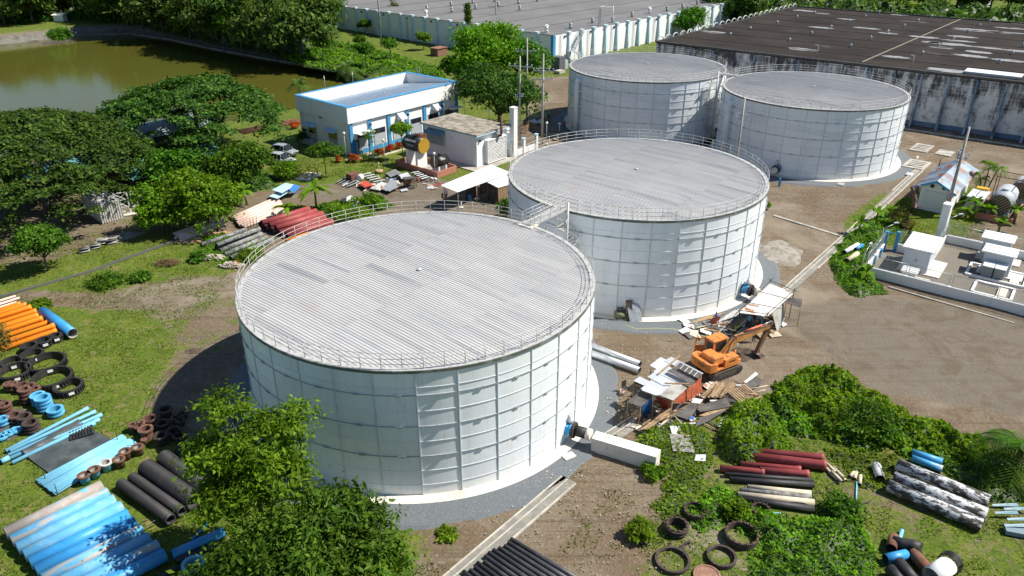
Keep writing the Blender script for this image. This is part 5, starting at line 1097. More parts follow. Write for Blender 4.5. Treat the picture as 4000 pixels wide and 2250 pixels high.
p = g(*zr(440, 820)); one('iron_disc', MB().tube((0, 0, 0), (0, 0, .06), .8, n=32).lathe([(.7, .06), (.8, .06), (.8, .1), (.7, .1)], 32, closed=True, sm=False), pm('rust_disc', (.25, .13, .09), (.33, .2, .15), 2, rough=.9), 'round rusty iron disc on the weeds at the bottom edge', 'disc', loc=p)
hs = MB(); c = g(*z3(790, 660)); hs.path([(c.x + 1.5 * math.cos(t) * (1 + .1 * math.sin(3 * t)), c.y + 1.1 * math.sin(t), .06) for t in [i * .2 for i in range(29)]], .03, 5); hs.path([g(*z3(*q), .05) for q in ((530, 665), (440, 650), (410, 680), (480, 760), (620, 850), (700, 870))], .03, 5)
one('hose', hs, BLACKP, 'loops of thin black hose on the grass beside the cream pipes', 'hose')
# valve assemblies and concrete block
def valve(p, d, label, L=1.9, r=.5):
    d = Vector(d).normalized(); T = thing('valve_assembly', label, 'valve', (p[0], p[1], 0), math.atan2(d.y, d.x), 'blue outlet valves'); z = 1.05
    obj('wall_flange', MB().tube((0, 0, z), (.16, 0, z), r * 1.25, n=28), STEEL, T)
    obj('valve_body', MB().tube((.16, 0, z), (.95, 0, z), r, n=28).tube((.3, 0, z), (.42, 0, z), r * 1.12, n=28).tube((.7, 0, z), (.82, 0, z), r * 1.12, n=28), pm('valve_blue', (.03, .30, .62), (.25, .55, .75), 4, (.5, .6), rough=.5), T)
    for k in range(16):
        a = k * .3927
        for x in (.14, .92): obj('bolt', MB().tube((x - .05, r * 1.16 * math.cos(a), z + r * 1.16 * math.sin(a)), (x + .08, r * 1.16 * math.cos(a), z + r * 1.16 * math.sin(a)), .035, n=6), RUST, T)
    obj('outlet_flange', MB().tube((.95, 0, z), (1.08, 0, z), r * 1.2, n=28), DRK, T); obj('outlet_pipe', MB().tube((1.08, 0, z), (L, 0, z), r * .8, n=28), BLACKP, T); obj('collar', MB().tube((L, 0, z), (L + .35, 0, z), r * .86, n=28), CONCW, T)
    hw = MB().tube((.55, 0, z + r), (.55, 0, z + r + .7), .05, n=8).path([(.55 + .22 * math.cos(t), .22 * math.sin(t), z + r + .7) for t in [i * .524 for i in range(12)]], .025, 6, True).box((.55, 0, z + r + .3), (.25, .25, .3)).box((.75, 0, z + r + .15), (.3, .2, .2))
    obj('gearbox', hw, STEEL, T); return T
bs = g(2308, 1762); be = g(2558, 1838); bd_ = (be - bs).normalized(); bn = Vector((-bd_.y, bd_.x, 0))
vc = Vector((-7.03, 52.2, 0)); vp = bs + bn * .45 - bd_ * 2.5
valve((vp.x, vp.y), bd_, 'blue outlet valve on the nearest tank leading into the white concrete block', 1.95)
bk = MB(); L = (be - bs).length; bk.prism([(0, 0), (L, 0), (L + .05, .95), (0, .95)], -.1, 1.15); tag(obj('concrete_block', bk, pm('white_concrete', (.70, .67, .60), (.50, .46, .38), .8, (.5, .8), c3=(.22, .20, .16), sc3=1.4, th3=(.66, .78), st3=(1, 1, .4), rough=.9), M=basis(bd_, EZ.cross(bd_), bs)), 'long white concrete block over the outlet pipe of the nearest tank', 'block')
pB = g(2895, 1160); dB = (pB - Vector((12.93, 76.4, 0))).normalized(); q = Vector((12.93, 76.4, 0)) + dB * (TR - .02); valve((q.x, q.y), dB, 'blue outlet valve on the middle tank beside the rusty-roofed shelter', 1.5)
pD = g(3025, 690); dD = (pD - Vector((45.4, 116.2, 0))).normalized(); q = Vector((45.4, 116.2, 0)) + dD * (TR - .02); valve((q.x, q.y), dD, 'dark blue valve in the shade of the right rear tank', 1.2)
p = g(3043, 728); one('marker_post', MB().box((0, 0, .6), (.3, .16, 1.2)), BLUE, 'short blue marker post on the dirt between the two right tanks', 'post', loc=p)
# ================================================================ excavator
EX = Vector((17.2, 54.1, 0)); EA = R_(31); eh = Vector((math.cos(EA), math.sin(EA), 0)); en = Vector((-eh.y, eh.x, 0))
def ph(u, v, yoff=-.1):                    # pixel -> (forward, height) in the excavator's boom plane
    x = (u - 2000) / FPX; y = (1125 - v) / FPX; d = Vector((x, _cp + y * _sp, -_sp + y * _cp)); o = Vector((0, 0, HC)); n = en; c = EX + en * yoff
    t = (c - o).dot(n) / d.dot(n); p = o + d * t; return ((p - EX).dot(eh), p.z)
EXO = pm('excavator_orange', (.70, .23, .045), (.50, .18, .05), 1.5, (.45, .7), c3=(.22, .13, .08), sc3=1.8, th3=(.55, .70), rough=.6, bump=.004)
EXB = pm('boom_ochre', (.52, .24, .06), (.30, .14, .06), 1.6, (.42, .65), c3=(.10, .06, .04), sc3=3, th3=(.58, .7), rough=.7)
EXD = pm('stick_brown', (.13, .07, .045), (.25, .12, .05), 1.6, (.45, .65), rough=.75); TRK = pm('track_steel', (.075, .058, .045), (.12, .09, .065), 3, rough=.85)
X = thing('excavator', 'old orange crawler excavator with raised ochre boom beside the scrap shelter', 'excavator', EX, EA)
def side_prism(b, pts, y0, y1, m=0):
    n = len(pts); ar = sum(pts[i][0] * pts[(i + 1) % n][1] - pts[(i + 1) % n][0] * pts[i][1] for i in range(n)); pts = pts if ar > 0 else pts[::-1]
    v = [(p[0], y0, p[1]) for p in pts] + [(p[0], y1, p[1]) for p in pts]
    return b.add(v, [tuple(range(n)), tuple(n + i for i in reversed(range(n)))] + [(i, n + i, n + (i + 1) % n, (i + 1) % n) for i in range(n)], m=m)
for s in (-1, 1):
    pr = []
    for i in range(9): a = math.pi / 2 + math.pi * i / 8; pr.append((-1.3 + .38 * math.cos(a), .40 + .38 * math.sin(a)))
    for i in range(9): a = -math.pi / 2 + math.pi * i / 8; pr.append((1.3 + .34 * math.cos(a), .40 + .36 * math.sin(a)))
    tk = obj('track', side_prism(MB(), pr, s * 1.0 - .26, s * 1.0 + .26), TRK, X); n = len(pr); per = [pr[i] for i in range(n)]
    seg = [(per[i], per[(i + 1) % n]) for i in range(n)]; L = sum(math.dist(a, b) for a, b in seg); ns = 40
    for k in range(ns):
        d = k * L / ns
        for a, b in seg:
            l = math.dist(a, b)
            if d <= l + 1e-9: break
            d -= l
        t = d / l; x, z = a[0] + (b[0] - a[0]) * t, a[1] + (b[1] - a[1]) * t; nx_, nz_ = (b[1] - a[1]) / l, -(b[0] - a[0]) / l
        obj('track_shoe', MB().bar((x - nx_ * .03, s * 1.0 - .29, z - nz_ * .03), (x - nx_ * .03, s * 1.0 + .29, z - nz_ * .03), .04, .07, up=(nx_, 0, nz_)), TRK, tk)
    for x in (-1.28, 1.28): obj('sprocket', MB().tube((x, s * 1.0 - .3, .4), (x, s * 1.0 + .3, .4), .27, n=16), DARK, tk)
    for k in range(5): obj('roller', MB().tube((-.85 + k * .42, s * 1.0 - .28, .2), (-.85 + k * .42, s * 1.0 + .28, .2), .12, n=10), DARK, tk)
obj('undercarriage', MB().box((0, 0, .55), (1.8, 1.5, .45)).tube((0, 0, .75), (0, 0, .98), .7, n=24), TRK, X)
cwp = [(-2.15, -.8), (-2.0, -1.12), (-1.55, -1.22), (-1.3, -1.22), (-1.3, 1.22), (-1.55, 1.22), (-2.0, 1.12), (-2.15, .8)]
up_ = obj('upper_body', MB().box((-.1, 0, 1.06), (2.7, 2.4, .16)).prism(cwp, .98, 1.75), EXO, X)
hd = obj('engine_hood', MB().box((-1.1, -.3, 1.85), (1.1, 1.55, .55), top=.94).box((-1.0, .75, 1.62), (1.0, .5, .35)).box((-1.75, 0, 1.62), (.35, 1.9, .3)), EXO, X)
for y in (-.72, .12): obj('hood_panel', MB().box((-1.1, y, 2.14), (.9, .68, .05)), EXO, hd)
obj('hood_grille', MB().box((-1.0, .77, 1.81), (.5, .34, .03)), DARK, hd); obj('exhaust_stack', MB().tube((-1.25, .55, 1.9), (-1.25, .55, 2.45), .05, n=8), DARK, hd)
tb = obj('fuel_box', MB().box((.25, -.84, 1.45), (1.5, .72, .72)), EXO, X); obj('filler_cap', MB().tube((.2, -.8, 1.81), (.2, -.8, 1.86), .16, n=12).box((.5, -.75, 1.84), (.25, .06, .06)), EXB, tb)
obj('step_plate', MB().box((1.2, -.8, 1.2), (.4, .7, .25)), EXO, tb)
cabx = [(-.45, 1.14), (1.2, 1.14), (1.2, 1.7), (1.02, 2.72), (-.45, 2.72)]
cb = obj('cab', side_prism(MB(), cabx, .28, 1.2), EXO, X); obj('cab_roof', MB().box((.3, .74, 2.76), (1.62, 1.06, .1)).box((.55, .6, 2.83), (.6, .5, .05)), EXO, cb)
obj('window', MB().box((.35, .27, 2.15), (1.15, .03, .85)), GLASS, cb); obj('window', MB().box((-.46, .74, 2.2), (.03, .7, .75)), GLASS, cb); obj('window', MB().slab([(1.215, .34, 1.75), (1.215, 1.14, 1.75), (1.045, 1.14, 2.65), (1.045, .34, 2.65)], .02), GLASS, cb)
dr = MB()
for a, b in (((-.5, 1.25, 1.25), (-.5, 1.25, 2.65)), ((-1.05, 1.75, 1.25), (-1.05, 1.75, 2.65)), ((-.5, 1.25, 2.65), (-1.05, 1.75, 2.65)), ((-.5, 1.25, 1.95), (-1.05, 1.75, 1.95)), ((-.5, 1.25, 1.25), (-1.05, 1.75, 1.25))): dr.bar(a, b, .09, .09)
dr.slab([(-.5, 1.25, 1.25), (-1.05, 1.75, 1.25), (-1.05, 1.75, 1.95), (-.5, 1.25, 1.95)], .05); obj('open_door', dr, EXO, cb)
obj('swing_motor', MB().tube((-.05, -.15, 1.1), (-.05, -.15, 1.75), .2, n=12).box((.15, -.25, 1.45), (.35, .4, .5)), EXO, X)
pb = ph(2806, 1400); pk = ph(2872, 1325); pe = ph(3006, 1272); pq = ph(2950, 1382); pt_ = ph(2979, 1437)
def beam(a, b, w0, w1, wid, y=-.1, m=0, b_=None):
    b_ = b_ or MB(); d = Vector((b[0] - a[0], b[1] - a[1])).normalized(); n = Vector((-d.y, d.x)); pts = [(a[0] + n.x * w0, a[1] + n.y * w0), (a[0] - n.x * w0, a[1] - n.y * w0), (b[0] - n.x * w1, b[1] - n.y * w1), (b[0] + n.x * w1, b[1] + n.y * w1)]
    return side_prism(b_, pts, y - wid / 2, y + wid / 2, m)
bm_ = beam(pb, pk, .16, .30, .34); beam(pk, pe, .30, .14, .34, b_=bm_); obj('boom', bm_, EXB, X)
ext = (pe[0] + (pe[0] - pq[0]) * .16, pe[1] + (pe[1] - pq[1]) * .16); st = beam(ext, pq, .14, .12, .30); beam(((pe[0] * .8 + pq[0] * .2), (pe[1] * .8 + pq[1] * .2)), pq, .22, .12, .28, b_=st); obj('stick', st, EXD, X)
def V3(p, y=-.1, dz=0): return (p[0], y, p[1] + dz)
c0 = (pk[0] * .7 + pe[0] * .3, pk[1] * .7 + pe[1] * .3 + .42); c1 = (pk[0] * .25 + pe[0] * .75, pk[1] * .25 + pe[1] * .75 + .36)
cy = obj('stick_cylinder', MB().tube(V3(c0), V3(c1), .1, n=12), pm('cylinder_red', (.62, .14, .07), rough=.5), X); obj('rod', MB().tube(V3(c1), V3(ext), .05, n=10), pm('chrome', (.62, .66, .75), rough=.15, metal=.6, fine=0), cy)
for y in (-.42, .22):
    q0 = (1.25, 1.15); q1 = (pk[0] - .05, pk[1] - .22); q = (q0[0] * .45 + q1[0] * .55, q0[1] * .45 + q1[1] * .55); k = obj('boom_cylinder', MB().tube((q0[0], y, q0[1]), (q[0], y, q[1]), .085, n=12), EXO, X); obj('rod', MB().tube((q[0], y, q[1]), (q1[0], y, q1[1]), .045, n=10), STEEL, k)
k0 = (pe[0] * .72 + pq[0] * .28 + .26, pe[1] * .72 + pq[1] * .28); k1 = (pq[0] + .32, pq[1] + .35); obj('bucket_cylinder', MB().tube(V3(k0), V3(k1), .075, n=10), EXD, X); obj('bucket_link', MB().bar(V3(k1), V3((pq[0] + .3, pq[1] - .1)), .3, .08), EXD, X)
dx, dz = pt_[0] - pq[0], pt_[1] - pq[1]; bp_ = [(pq[0] - .08, pq[1] + .1), (pq[0] + .35, pq[1] + .12), (pq[0] + .82, pq[1] - .25), (pq[0] + .86, pq[1] - .75), (pt_[0] + .08, pt_[1] + .05)]
bk = MB()
for a, b in zip(bp_[:-1], bp_[1:]): bk.slab([(a[0], -.55, a[1]), (a[0], .35, a[1]), (b[0], .35, b[1]), (b[0], -.55, b[1])], .05)
for y in (-.55, .30): side_prism(bk, bp_, y, y + .05)
bu = obj('bucket', bk, pm('bucket_steel', (.20, .15, .11), (.10, .075, .06), 2, rough=.7), X)
for k in range(5): obj('tooth', MB().bar((pt_[0] + .08, -.5 + k * .2, pt_[1] + .06), (pt_[0] - .06, -.5 + k * .2, pt_[1] - .16), .09, .06), LOUV, bu)
hz_ = MB()
for y in (-.3, -.24, .06): hz_.path([(.5, y, 1.5), V3((pb[0] * .4 + pk[0] * .6, pb[1] * .4 + pk[1] * .6 + .36), y), V3((pk[0], pk[1] + .42), y), V3((pk[0] * .5 + pe[0] * .5, pk[1] * .5 + pe[1] * .5 + .3), y), V3((pe[0], pe[1] + .22), y), V3((pe[0] * .6 + pq[0] * .4 + .3, pe[1] * .6 + pq[1] * .4), y)], .022, 5)
obj('hydraulic_hose', hz_, BLACKP, X)
text(tb, 'UH045', .26, basis((1, 0, 0), (0, 0, 1), (.3, -1.212, 1.5)), BLK); text(up_, 'HITACHI', .36, basis((-.15, -1, 0), (0, 0, 1), (-2.17, .1, 1.42)) @ Matrix.Rotation(0, 4, 'Y'), BLK)
# ================================================================ people
SKIN = pm('skin', (.28, .15, .09), fine=0, rough=.6); HAIR = pm('hair', (.015, .012, .01), fine=0)
_cl = {}
def cloth(c):
    k = 'cloth_%d_%d_%d' % tuple(int(x * 100) for x in c); return pm(k, c, tuple(x * .75 for x in c), 6, rough=.85)
def person(p, h, shirt, pants, label, pose='stand', face=0., hat=None, z=0.):
    k = h / 1.72; T = thing('person', label, 'person', (p[0], p[1], z), face, 'people on the site')
    if pose == 'bend':
        J = dict(pel=(0, 0, .92), sp=(.22, 0, 1.12), ch=(.42, 0, 1.24), nk=(.56, 0, 1.30), hd=(.68, 0, 1.36), hd2=(.74, 0, 1.44)); arms = [((.46, s * .19, 1.22), (.56, s * .21, .96), (.68, s * .16, .74)) for s in (-1, 1)]
    elif pose == 'sit':
        J = dict(pel=(0, 0, .46), sp=(.04, 0, .66), ch=(.08, 0, .88), nk=(.12, 0, 1.02), hd=(.15, 0, 1.12), hd2=(.16, 0, 1.22)); arms = [((.08, s * .2, .9), (.2, s * .25, .66), (.42, s * .15, .6)) for s in (-1, 1)]
    else:
        J = dict(pel=(0, 0, .94), sp=(0, 0, 1.12), ch=(.01, 0, 1.32), nk=(.02, 0, 1.47), hd=(.03, 0, 1.57), hd2=(.03, 0, 1.68)); arms = [((.0, s * .19, 1.38), (.02, s * .26, 1.12), (.14 if s > 0 else .05, s * .25, .88)) for s in (-1, 1)]
    V = []; E = []; Rr = []
    def ad(p, r, par=None):
        V.append(tuple(c * k for c in p)); Rr.append((r[0] * k, r[1] * k) if isinstance(r, tuple) else (r * k, r * k)); i = len(V) - 1
        if par is not None: E.append((par, i))
        return i
    pe = ad(J['pel'], (.15, .11)); s1 = ad(J['sp'], (.14, .10), pe); c1 = ad(J['ch'], (.17, .11), s1); n1 = ad(J['nk'], .055, c1); h1 = ad(J['hd'], (.075, .085), n1); ad(J['hd2'], (.08, .09), h1)
    for (a, b, c), s in zip(arms, (-1, 1)):
        sh = ad(a, .06, c1); el = ad(b, .045, sh); wr_ = ad(c, .032, el); d = Vector(c) - Vector(b); d.normalize(); pm_ = ad(Vector(c) + d * .06, (.035, .022), wr_)
        for f in range(4): o = Vector((0, (f - 1.5) * .018, 0)); m1 = ad(Vector(c) + d * .11 + o, .009, pm_); ad(Vector(c) + d * (.16 + .008 * (f % 2)) + o + Vector((.012, 0, 0)), .008, m1)
        ad(Vector(c) + d * .09 + Vector((.035, 0, 0)), .010, pm_)
    for s in (-1, 1):
        if pose == 'sit': L = [((.0, s * .1, .44), .09), ((.42, s * .12, .46), .065), ((.44, s * .12, .08), .042), ((.56, s * .13, .05), .035)]
        else:
            st_ = .06 * s if pose == 'stand' else 0; L = [((0, s * .1, .86), .095), ((.02 + st_, s * .11, .48), .062), ((-.02 + st_, s * .12, .09), .045), ((.12 + st_, s * .13, .045), .036)]
        par = pe
        for q, r in L: par = ad(q, r, par)
    me = bpy.data.meshes.new('body'); me.from_pydata(V, E, []); o = bpy.data.objects.new('tmp', me); COL.objects.link(o); o.modifiers.new('s', 'SKIN'); sv = me.skin_vertices[0].data
    for i, r in enumerate(Rr): sv[i].radius = r
    sv[0].use_root = True; o.modifiers.new('u', 'SUBSURF').levels = 1; bpy.context.view_layer.update()
    m2 = bpy.data.meshes.new_from_object(o.evaluated_get(bpy.context.evaluated_depsgraph_get())); bpy.data.objects.remove(o)
    m2.materials.clear()
    for m in (cloth(pants), cloth(shirt), SKIN, HAIR, DARK): m2.materials.append(m)
    pz = Vector(J['pel']) * k; hz = Vector(J['nk']) * k; ax = (hz - pz).normalized(); L = (hz - pz).length; wr = [Vector(a[2]) * k for a in arms]; elb = [Vector(a[1]) * k for a in arms]
    hc = Vector(J['hd2']) * k; mi = []
    for pl in m2.polygons:
        c = pl.center; t = (c - pz).dot(ax) / L; m = 0
        if t > .12 and (c - pz - ax * t * L).length < .34: m = 1
        if min((c - e).length for e in elb) < .16 * k and m == 0: m = 1
        if min((c - w_).length for w_ in wr) < .15 * k: m = 2
        if (c - hz).dot(ax) > .02: m = 2
        if (c - hc).length < .19 * k and ((c - hc).dot(ax) > .015 or c.x < hc.x - .03): m = 3
        if c.z < .075 * k: m = 4
        mi.append(m)
    m2.polygons.foreach_set('material_index', mi); m2.polygons.foreach_set('use_smooth', [True] * len(mi)); obj('body', m2, None, T)
    nose = hc + Vector((.10 * k, 0, -.05 * k)); obj('face', MB().box(nose, (.03, .03, .045)).box(nose + Vector((-.01, .032, .04)), (.02, .02, .012), m=1).box(nose + Vector((-.01, -.032, .04)), (.02, .02, .012), m=1).box(nose + Vector((-.01, 0, -.045)), (.02, .05, .01), m=1), [SKIN, HAIR], T)
    if hat: obj('hat', MB().lathe([(.17 * k, 0), (.115 * k, .02), (.11 * k, .08 * k), (.06 * k, .13 * k), (.0, .14 * k)], 14, hc + EZ * .03), cloth(hat), T)
    return T
person(g(1414, 612), 1.7, (.55, .56, .56), (.02, .02, .025), 'guard in pale shirt and black trousers standing at the office entrance', face=-1.2)
person(g(1727, 782), 1.6, (.03, .03, .035), (.03, .03, .04), 'person in dark clothes squatting under the white lean-to roof', 'sit', -.5)
person(g(1744, 784), 1.68, (.72, .74, .76), (.06, .07, .10), 'person in white shirt standing under the white lean-to roof', face=-2)
person(g(2143, 467), 1.7, (.30, .38, .50), (.05, .06, .08), 'person in blue shirt and pale hat in the shade beside the far left tank', face=1.0, hat=(.6, .6, .58))
person(g(2204, 508), 1.7, (.55, .04, .05), (.04, .04, .06), 'person in red helmet and dark trousers behind the middle tank railing', face=2.0, hat=(.6, .05, .05))
person(g(2238, 510), 1.7, (.55, .60, .04), (.05, .06, .08), 'person in yellow high-visibility vest beside the overflow pipe', face=-1.0)
person(g(2795, 534), 1.7, (.03, .03, .04), (.03, .03, .04), 'person in dark clothes at the foot of the far spiral stair', face=2.0)
person(g(2921, 1288), 1.7, (.16, .38, .55), (.02, .04, .09), 'person in light blue shirt seen from behind, under the rusty shelter roof', face=1.4, hat=(.25, .12, .35))
person(g(2972, 1283), 1.68, (.22, .24, .30), (.16, .22, .34), 'person in grey shirt and pale hood bending over, beside the rusty shelter', 'bend', 2.9, hat=(.45, .5, .52))
person(g(2797, 1262), 1.6, (.06, .12, .35), (.05, .08, .2), 'person in blue sitting against a red cloth by the middle tank', 'sit', 2.0)
person(g(2942, 1334), 1.7, (.05, .06, .10), (.02, .025, .05), 'person in dark trousers standing behind the excavator boom', face=-.5)
# ================================================================ cars
def car(p, rz, label, col):
    T = thing('parked_car', label, 'car', (p[0], p[1], 0), rz, 'silver cars parked under the trees'); paint_ = pm('car_' + label[:6], col, None, rough=.25, metal=.4, fine=0)
    prof = [(-2.15, .45, .95, 0), (-2.1, .3, 1.05, 0), (-1.6, .25, 1.08, 0), (-.6, .25, 1.05, 0), (.5, .25, 1.02, 0), (1.3, .27, .98, 0), (1.95, .32, .85, 0), (2.15, .42, .7, 0)]; v = []; f = []
    for x, zb_, zt, _ in prof:
        w = .9 if abs(x) < 1.9 else .78; v += [(x, -w + .06, zb_), (x, -w, zb_ + .18), (x, -w, zt - .14), (x, -w + .09, zt), (x, w - .09, zt), (x, w, zt - .14), (x, w, zb_ + .18), (x, w - .06, zb_)]
    n = len(prof); f = [(i * 8 + k, i * 8 + (k + 1) % 8, (i + 1) * 8 + (k + 1) % 8, (i + 1) * 8 + k) for i in range(n - 1) for k in range(8)] + [tuple(range(8)), tuple((n - 1) * 8 + k for k in reversed(range(8)))]
    obj('body', MB().add(v, f, True), paint_, T)
    gh = [(-2.0, 1.04, .74), (-1.55, 1.62, .62), (-.2, 1.70, .66), (.35, 1.62, .64), (1.15, 1.0, .78)]; v = []
    for i, (x, z, w) in enumerate(gh): v += [(x, -.83, 1.0), (x, -w, z), (x, w, z), (x, .83, 1.0)] if 0 < i < 4 else [(x, -.8, 1.0), (x, -w, z), (x, w, z), (x, .8, 1.0)]
    b = MB(); b.add(v, [(i * 4 + 1, i * 4 + 2, (i + 1) * 4 + 2, (i + 1) * 4 + 1) for i in (1, 2)], True, 0); cabin = obj('cabin_roof', b, paint_, T)
    obj('windscreen', MB().add(v, [(13, 14, 18, 17)]), GLASS, T); obj('rear_window', MB().add(v, [(1, 2, 6, 5)]), GLASS, T)
    for s in (0, 1): obj('side_window', MB().add(v, [((i * 4, i * 4 + 1, (i + 1) * 4 + 1, (i + 1) * 4) if s == 0 else (i * 4 + 3, i * 4 + 2, (i + 1) * 4 + 2, (i + 1) * 4 + 3)) for i in range(4)]), GLASS, T)
    for s in (-1, 1):
        for x in (-1.4, 0., .62): obj('pillar', MB().bar((x - .05, s * .835, 1.0), (x * .97 - .02, s * .67, 1.64), .07, .03), paint_, T)
        for x in (-1.35, 1.35):
            w = obj('wheel', MB().tube((x, s * .72, .33), (x, s * .92, .33), .33, n=20), BLACKP, T); obj('rim', MB().tube((x, s * .90, .33), (x, s * .93, .33), .2, n=14), STEEL, w)
        obj('headlight', MB().box((2.02, s * .62, .72), (.2, .36, .14), s * -.3), SKYL, T); obj('tail_light', MB().box((-2.1, s * .68, .85), (.12, .26, .2)), pm('red_lens', (.35, .01, .01), rough=.2, fine=0), T); obj('mirror', MB().box((.75, s * .98, 1.06), (.16, .18, .12)), paint_, T)
    obj('bumper', MB().box((2.1, 0, .42), (.16, 1.5, .2)), DARK, T); obj('grille', MB().box((2.13, 0, .64), (.06, .8, .14)), DARK, T); return T
car(g(1100, 640), R_(-22), 'silver car nearest the yellow barrier, parked under the broad tree', (.55, .57, .60)); car(g(1112, 606), R_(-25), 'grey car parked behind the nearer silver one', (.42, .44, .47))
# yellow barrier
bo = g(1203, 690); T = thing('safety_barrier', 'yellow and black pipe barrier around a pit near the parked cars', 'barrier', bo, SA + .35)
BY = pm('barrier_black_yellow', (.75, .48, .02), fine=0)
for x, y in ((-1.3, -.8), (1.3, -.8), (1.3, .8), (-1.3, .8), (0, -.8)): q = obj('post', MB().tube((x, y, 0), (x, y, 1.0), .06, n=8), BY, T); obj('black_band', MB().tube((x, y, .3), (x, y, .5), .065, n=8).tube((x, y, .7), (x, y, .85), .065, n=8), BLK, q)
for z in (.5, .95):
    for a, b in (((-1.3, -.8), (1.3, -.8)), ((1.3, -.8), (1.3, .8)), ((1.3, .8), (-1.3, .8)), ((-1.3, .8), (-1.3, -.8))): obj('rail', MB().tube((a[0], a[1], z), (b[0], b[1], z), .045, n=8), BY, T)
struct('pit_slab', MB().box((0, 0, .02), (3.4, 2.4, .12)), CONCW, loc=bo, rz=SA + .35)
# ================================================================ lean-to shelters left of the middle tank
def qz(pts, zs): return [g(u, v, z) for (u, v), z in zip(pts, zs)]
WSH = pm('white_roof_sheet', (.76, .76, .74), (.66, .65, .62), 1, rough=.5); DKW = pm('dark_shanty_wall', (.06, .048, .04), (.12, .09, .07), 2, rough=.9); BAM = pm('bamboo_mat', (.30, .20, .11), (.18, .12, .07), 5, (.4, .6), st=(1, 1, .3), rough=.9)
T = thing('lean_to_shelter', 'long lean-to with bright white sheet roof behind the nearest tank', 'shelter', g(1860, 760)); o = Vector(T.location)
Q = qz(((1722, 724), (1788, 751), (1998, 675), (1920, 643)), (2.9, 2.6, 2.6, 2.9)); n = 5
for k in range(n):
    a, b = k / n, (k + .985) / n; obj('roof_sheet', MB().corr([Q[0].lerp(Q[3], a) - o, Q[0].lerp(Q[3], b) - o, Q[1].lerp(Q[2], b) - o, Q[1].lerp(Q[2], a) - o], .25, .02), WSH, T)
for s, t in ((.03, .1), (.03, .9), (.35, .95), (.66, .95), (.97, .9), (.97, .1)): q = (Q[0].lerp(Q[3], s)).lerp(Q[1].lerp(Q[2], s), t) - o; obj('post', MB().tube((q.x, q.y, 0), (q.x, q.y, q.z - .05), .06, n=6), WOOD, T)
for a, b in ((.35, .55), (.62, .97)):
    p0 = Q[0].lerp(Q[3], a).lerp(Q[1].lerp(Q[2], a), .35) - o; p1 = Q[0].lerp(Q[3], b).lerp(Q[1].lerp(Q[2], b), .35) - o; obj('back_wall', MB().bar((p0.x, p0.y, 1.15), (p1.x, p1.y, 1.15), .06, 2.3), DKW, T)
T = thing('lean_to_shelter', 'smaller woven-walled hut with white roof touching the middle tank', 'shelter', g(1950, 800)); o = Vector(T.location)
Q = qz(((1903, 712), (1946, 733), (2006, 716), (1978, 682)), (2.5, 2.3, 2.3, 2.5)); obj('roof_sheet', MB().corr([q - o for q in Q], .25, .02), WSH, T)
for a, b, m in ((Q[1], Q[2], BAM), (Q[0], Q[1], DKW)): obj('wall', MB().bar((a.x - o.x, a.y - o.y + .15, 1.1), (b.x - o.x, b.y - o.y + .15, 1.1), .06, 2.1), m, T)
for q in Q: obj('post', MB().tube((q.x - o.x, q.y - o.y + .1, 0), (q.x - o.x, q.y - o.y + .1, q.z - .05), .05, n=6), WOOD, T)
p = g(1835, 785); one('water_drum', MB().lathe([(0, 0), (.3, 0), (.3, .85), (.24, .9), (.0, .9)], 16), pm('blue_plastic', (.05, .16, .42), rough=.4), 'blue plastic drum in front of the long lean-to', 'drum', loc=p); p = g(1917, 775); one('grey_sheet', MB().slab([(-.4, 0, 0), (.4, .2, 0), (.4, .4, 1.2), (-.4, .2, 1.2)], .05), GREYW, 'grey panel leaning inside the small hut', 'panel', loc=p)
one('white_basin', MB().lathe([(.2, 0), (.35, .25), (.38, .25)], 16), WHITE, 'white plastic basin on the ground before the lean-to', 'basin', loc=g(1863, 782))
# ================================================================ rusty-roofed shelter by the middle tank
RST = pm('rusty_white_sheet', (.68, .66, .62), (.60, .58, .54), 1, c3=(.34, .11, .04), sc3=.55, th3=(.58, .64), rough=.6)
T = thing('work_shelter', 'work shelter with rust-patched white corrugated roof beside the middle tank', 'shelter', g(2990, 1260)); o = Vector(T.location)
Q = qz(((2888, 1222), (2997, 1236), (3100, 1145), (3008, 1107)), (2.5, 2.5, 2.7, 2.7)); n = 4
for k in range(n): a, b = k / n, (k + .98) / n; obj('roof_sheet', MB().corr([Q[0].lerp(Q[3], a) - o, Q[1].lerp(Q[2], a) - o, Q[1].lerp(Q[2], b) - o, Q[0].lerp(Q[3], b) - o], .2, .025), RST, T)
for q in Q: obj('post', MB().tube((q.x - o.x, q.y - o.y, 0), (q.x - o.x, q.y - o.y, q.z + .5), .035, n=6), DARK, T)
for (a, b), z in (((0, 1), .25), ((3, 2), .3), ((0, 3), .28), ((1, 2), .3)): obj('pole', MB().tube(Q[a] - o + EZ * z - (Q[b] - Q[a]) * .12, Q[b] - o + EZ * z + (Q[b] - Q[a]) * .12, .03, n=6), DARK, T)
for t in (.3, .68): obj('pole', MB().tube(Q[0].lerp(Q[3], t) - o + EZ * .12 - (Q[1] - Q[0]) * .15, Q[1].lerp(Q[2], t) - o + EZ * .12 + (Q[1] - Q[0]) * .2, .03, n=6), DARK, T)
obj('back_wall', MB().bar(Vector((Q[0].x, Q[0].y, 0)) - o + EZ * 1.1 + (Q[3] - Q[0]) * .3, Vector((Q[3].x, Q[3].y, 0)) - o + EZ * 1.1, .05, 2.1), DKW, T)
lp = qz(((3012, 1205), (3060, 1172), (3064, 1246), (3036, 1298)), (2.1, 2.1, .2, .0)); obj('side_panel', MB().slab([q - o for q in lp], .04), pm('grey_ply', (.40, .38, .34), (.24, .22, .20), 1.2, (.45, .7), rough=.9), T)
dk = qz(((3058, 1178), (3075, 1162), (3135, 1168), (3128, 1200)), (2.1, 2.2, 2.2, 2.0)); obj('dark_roof', MB().slab([q - o for q in dk], .04), PLYD, T)
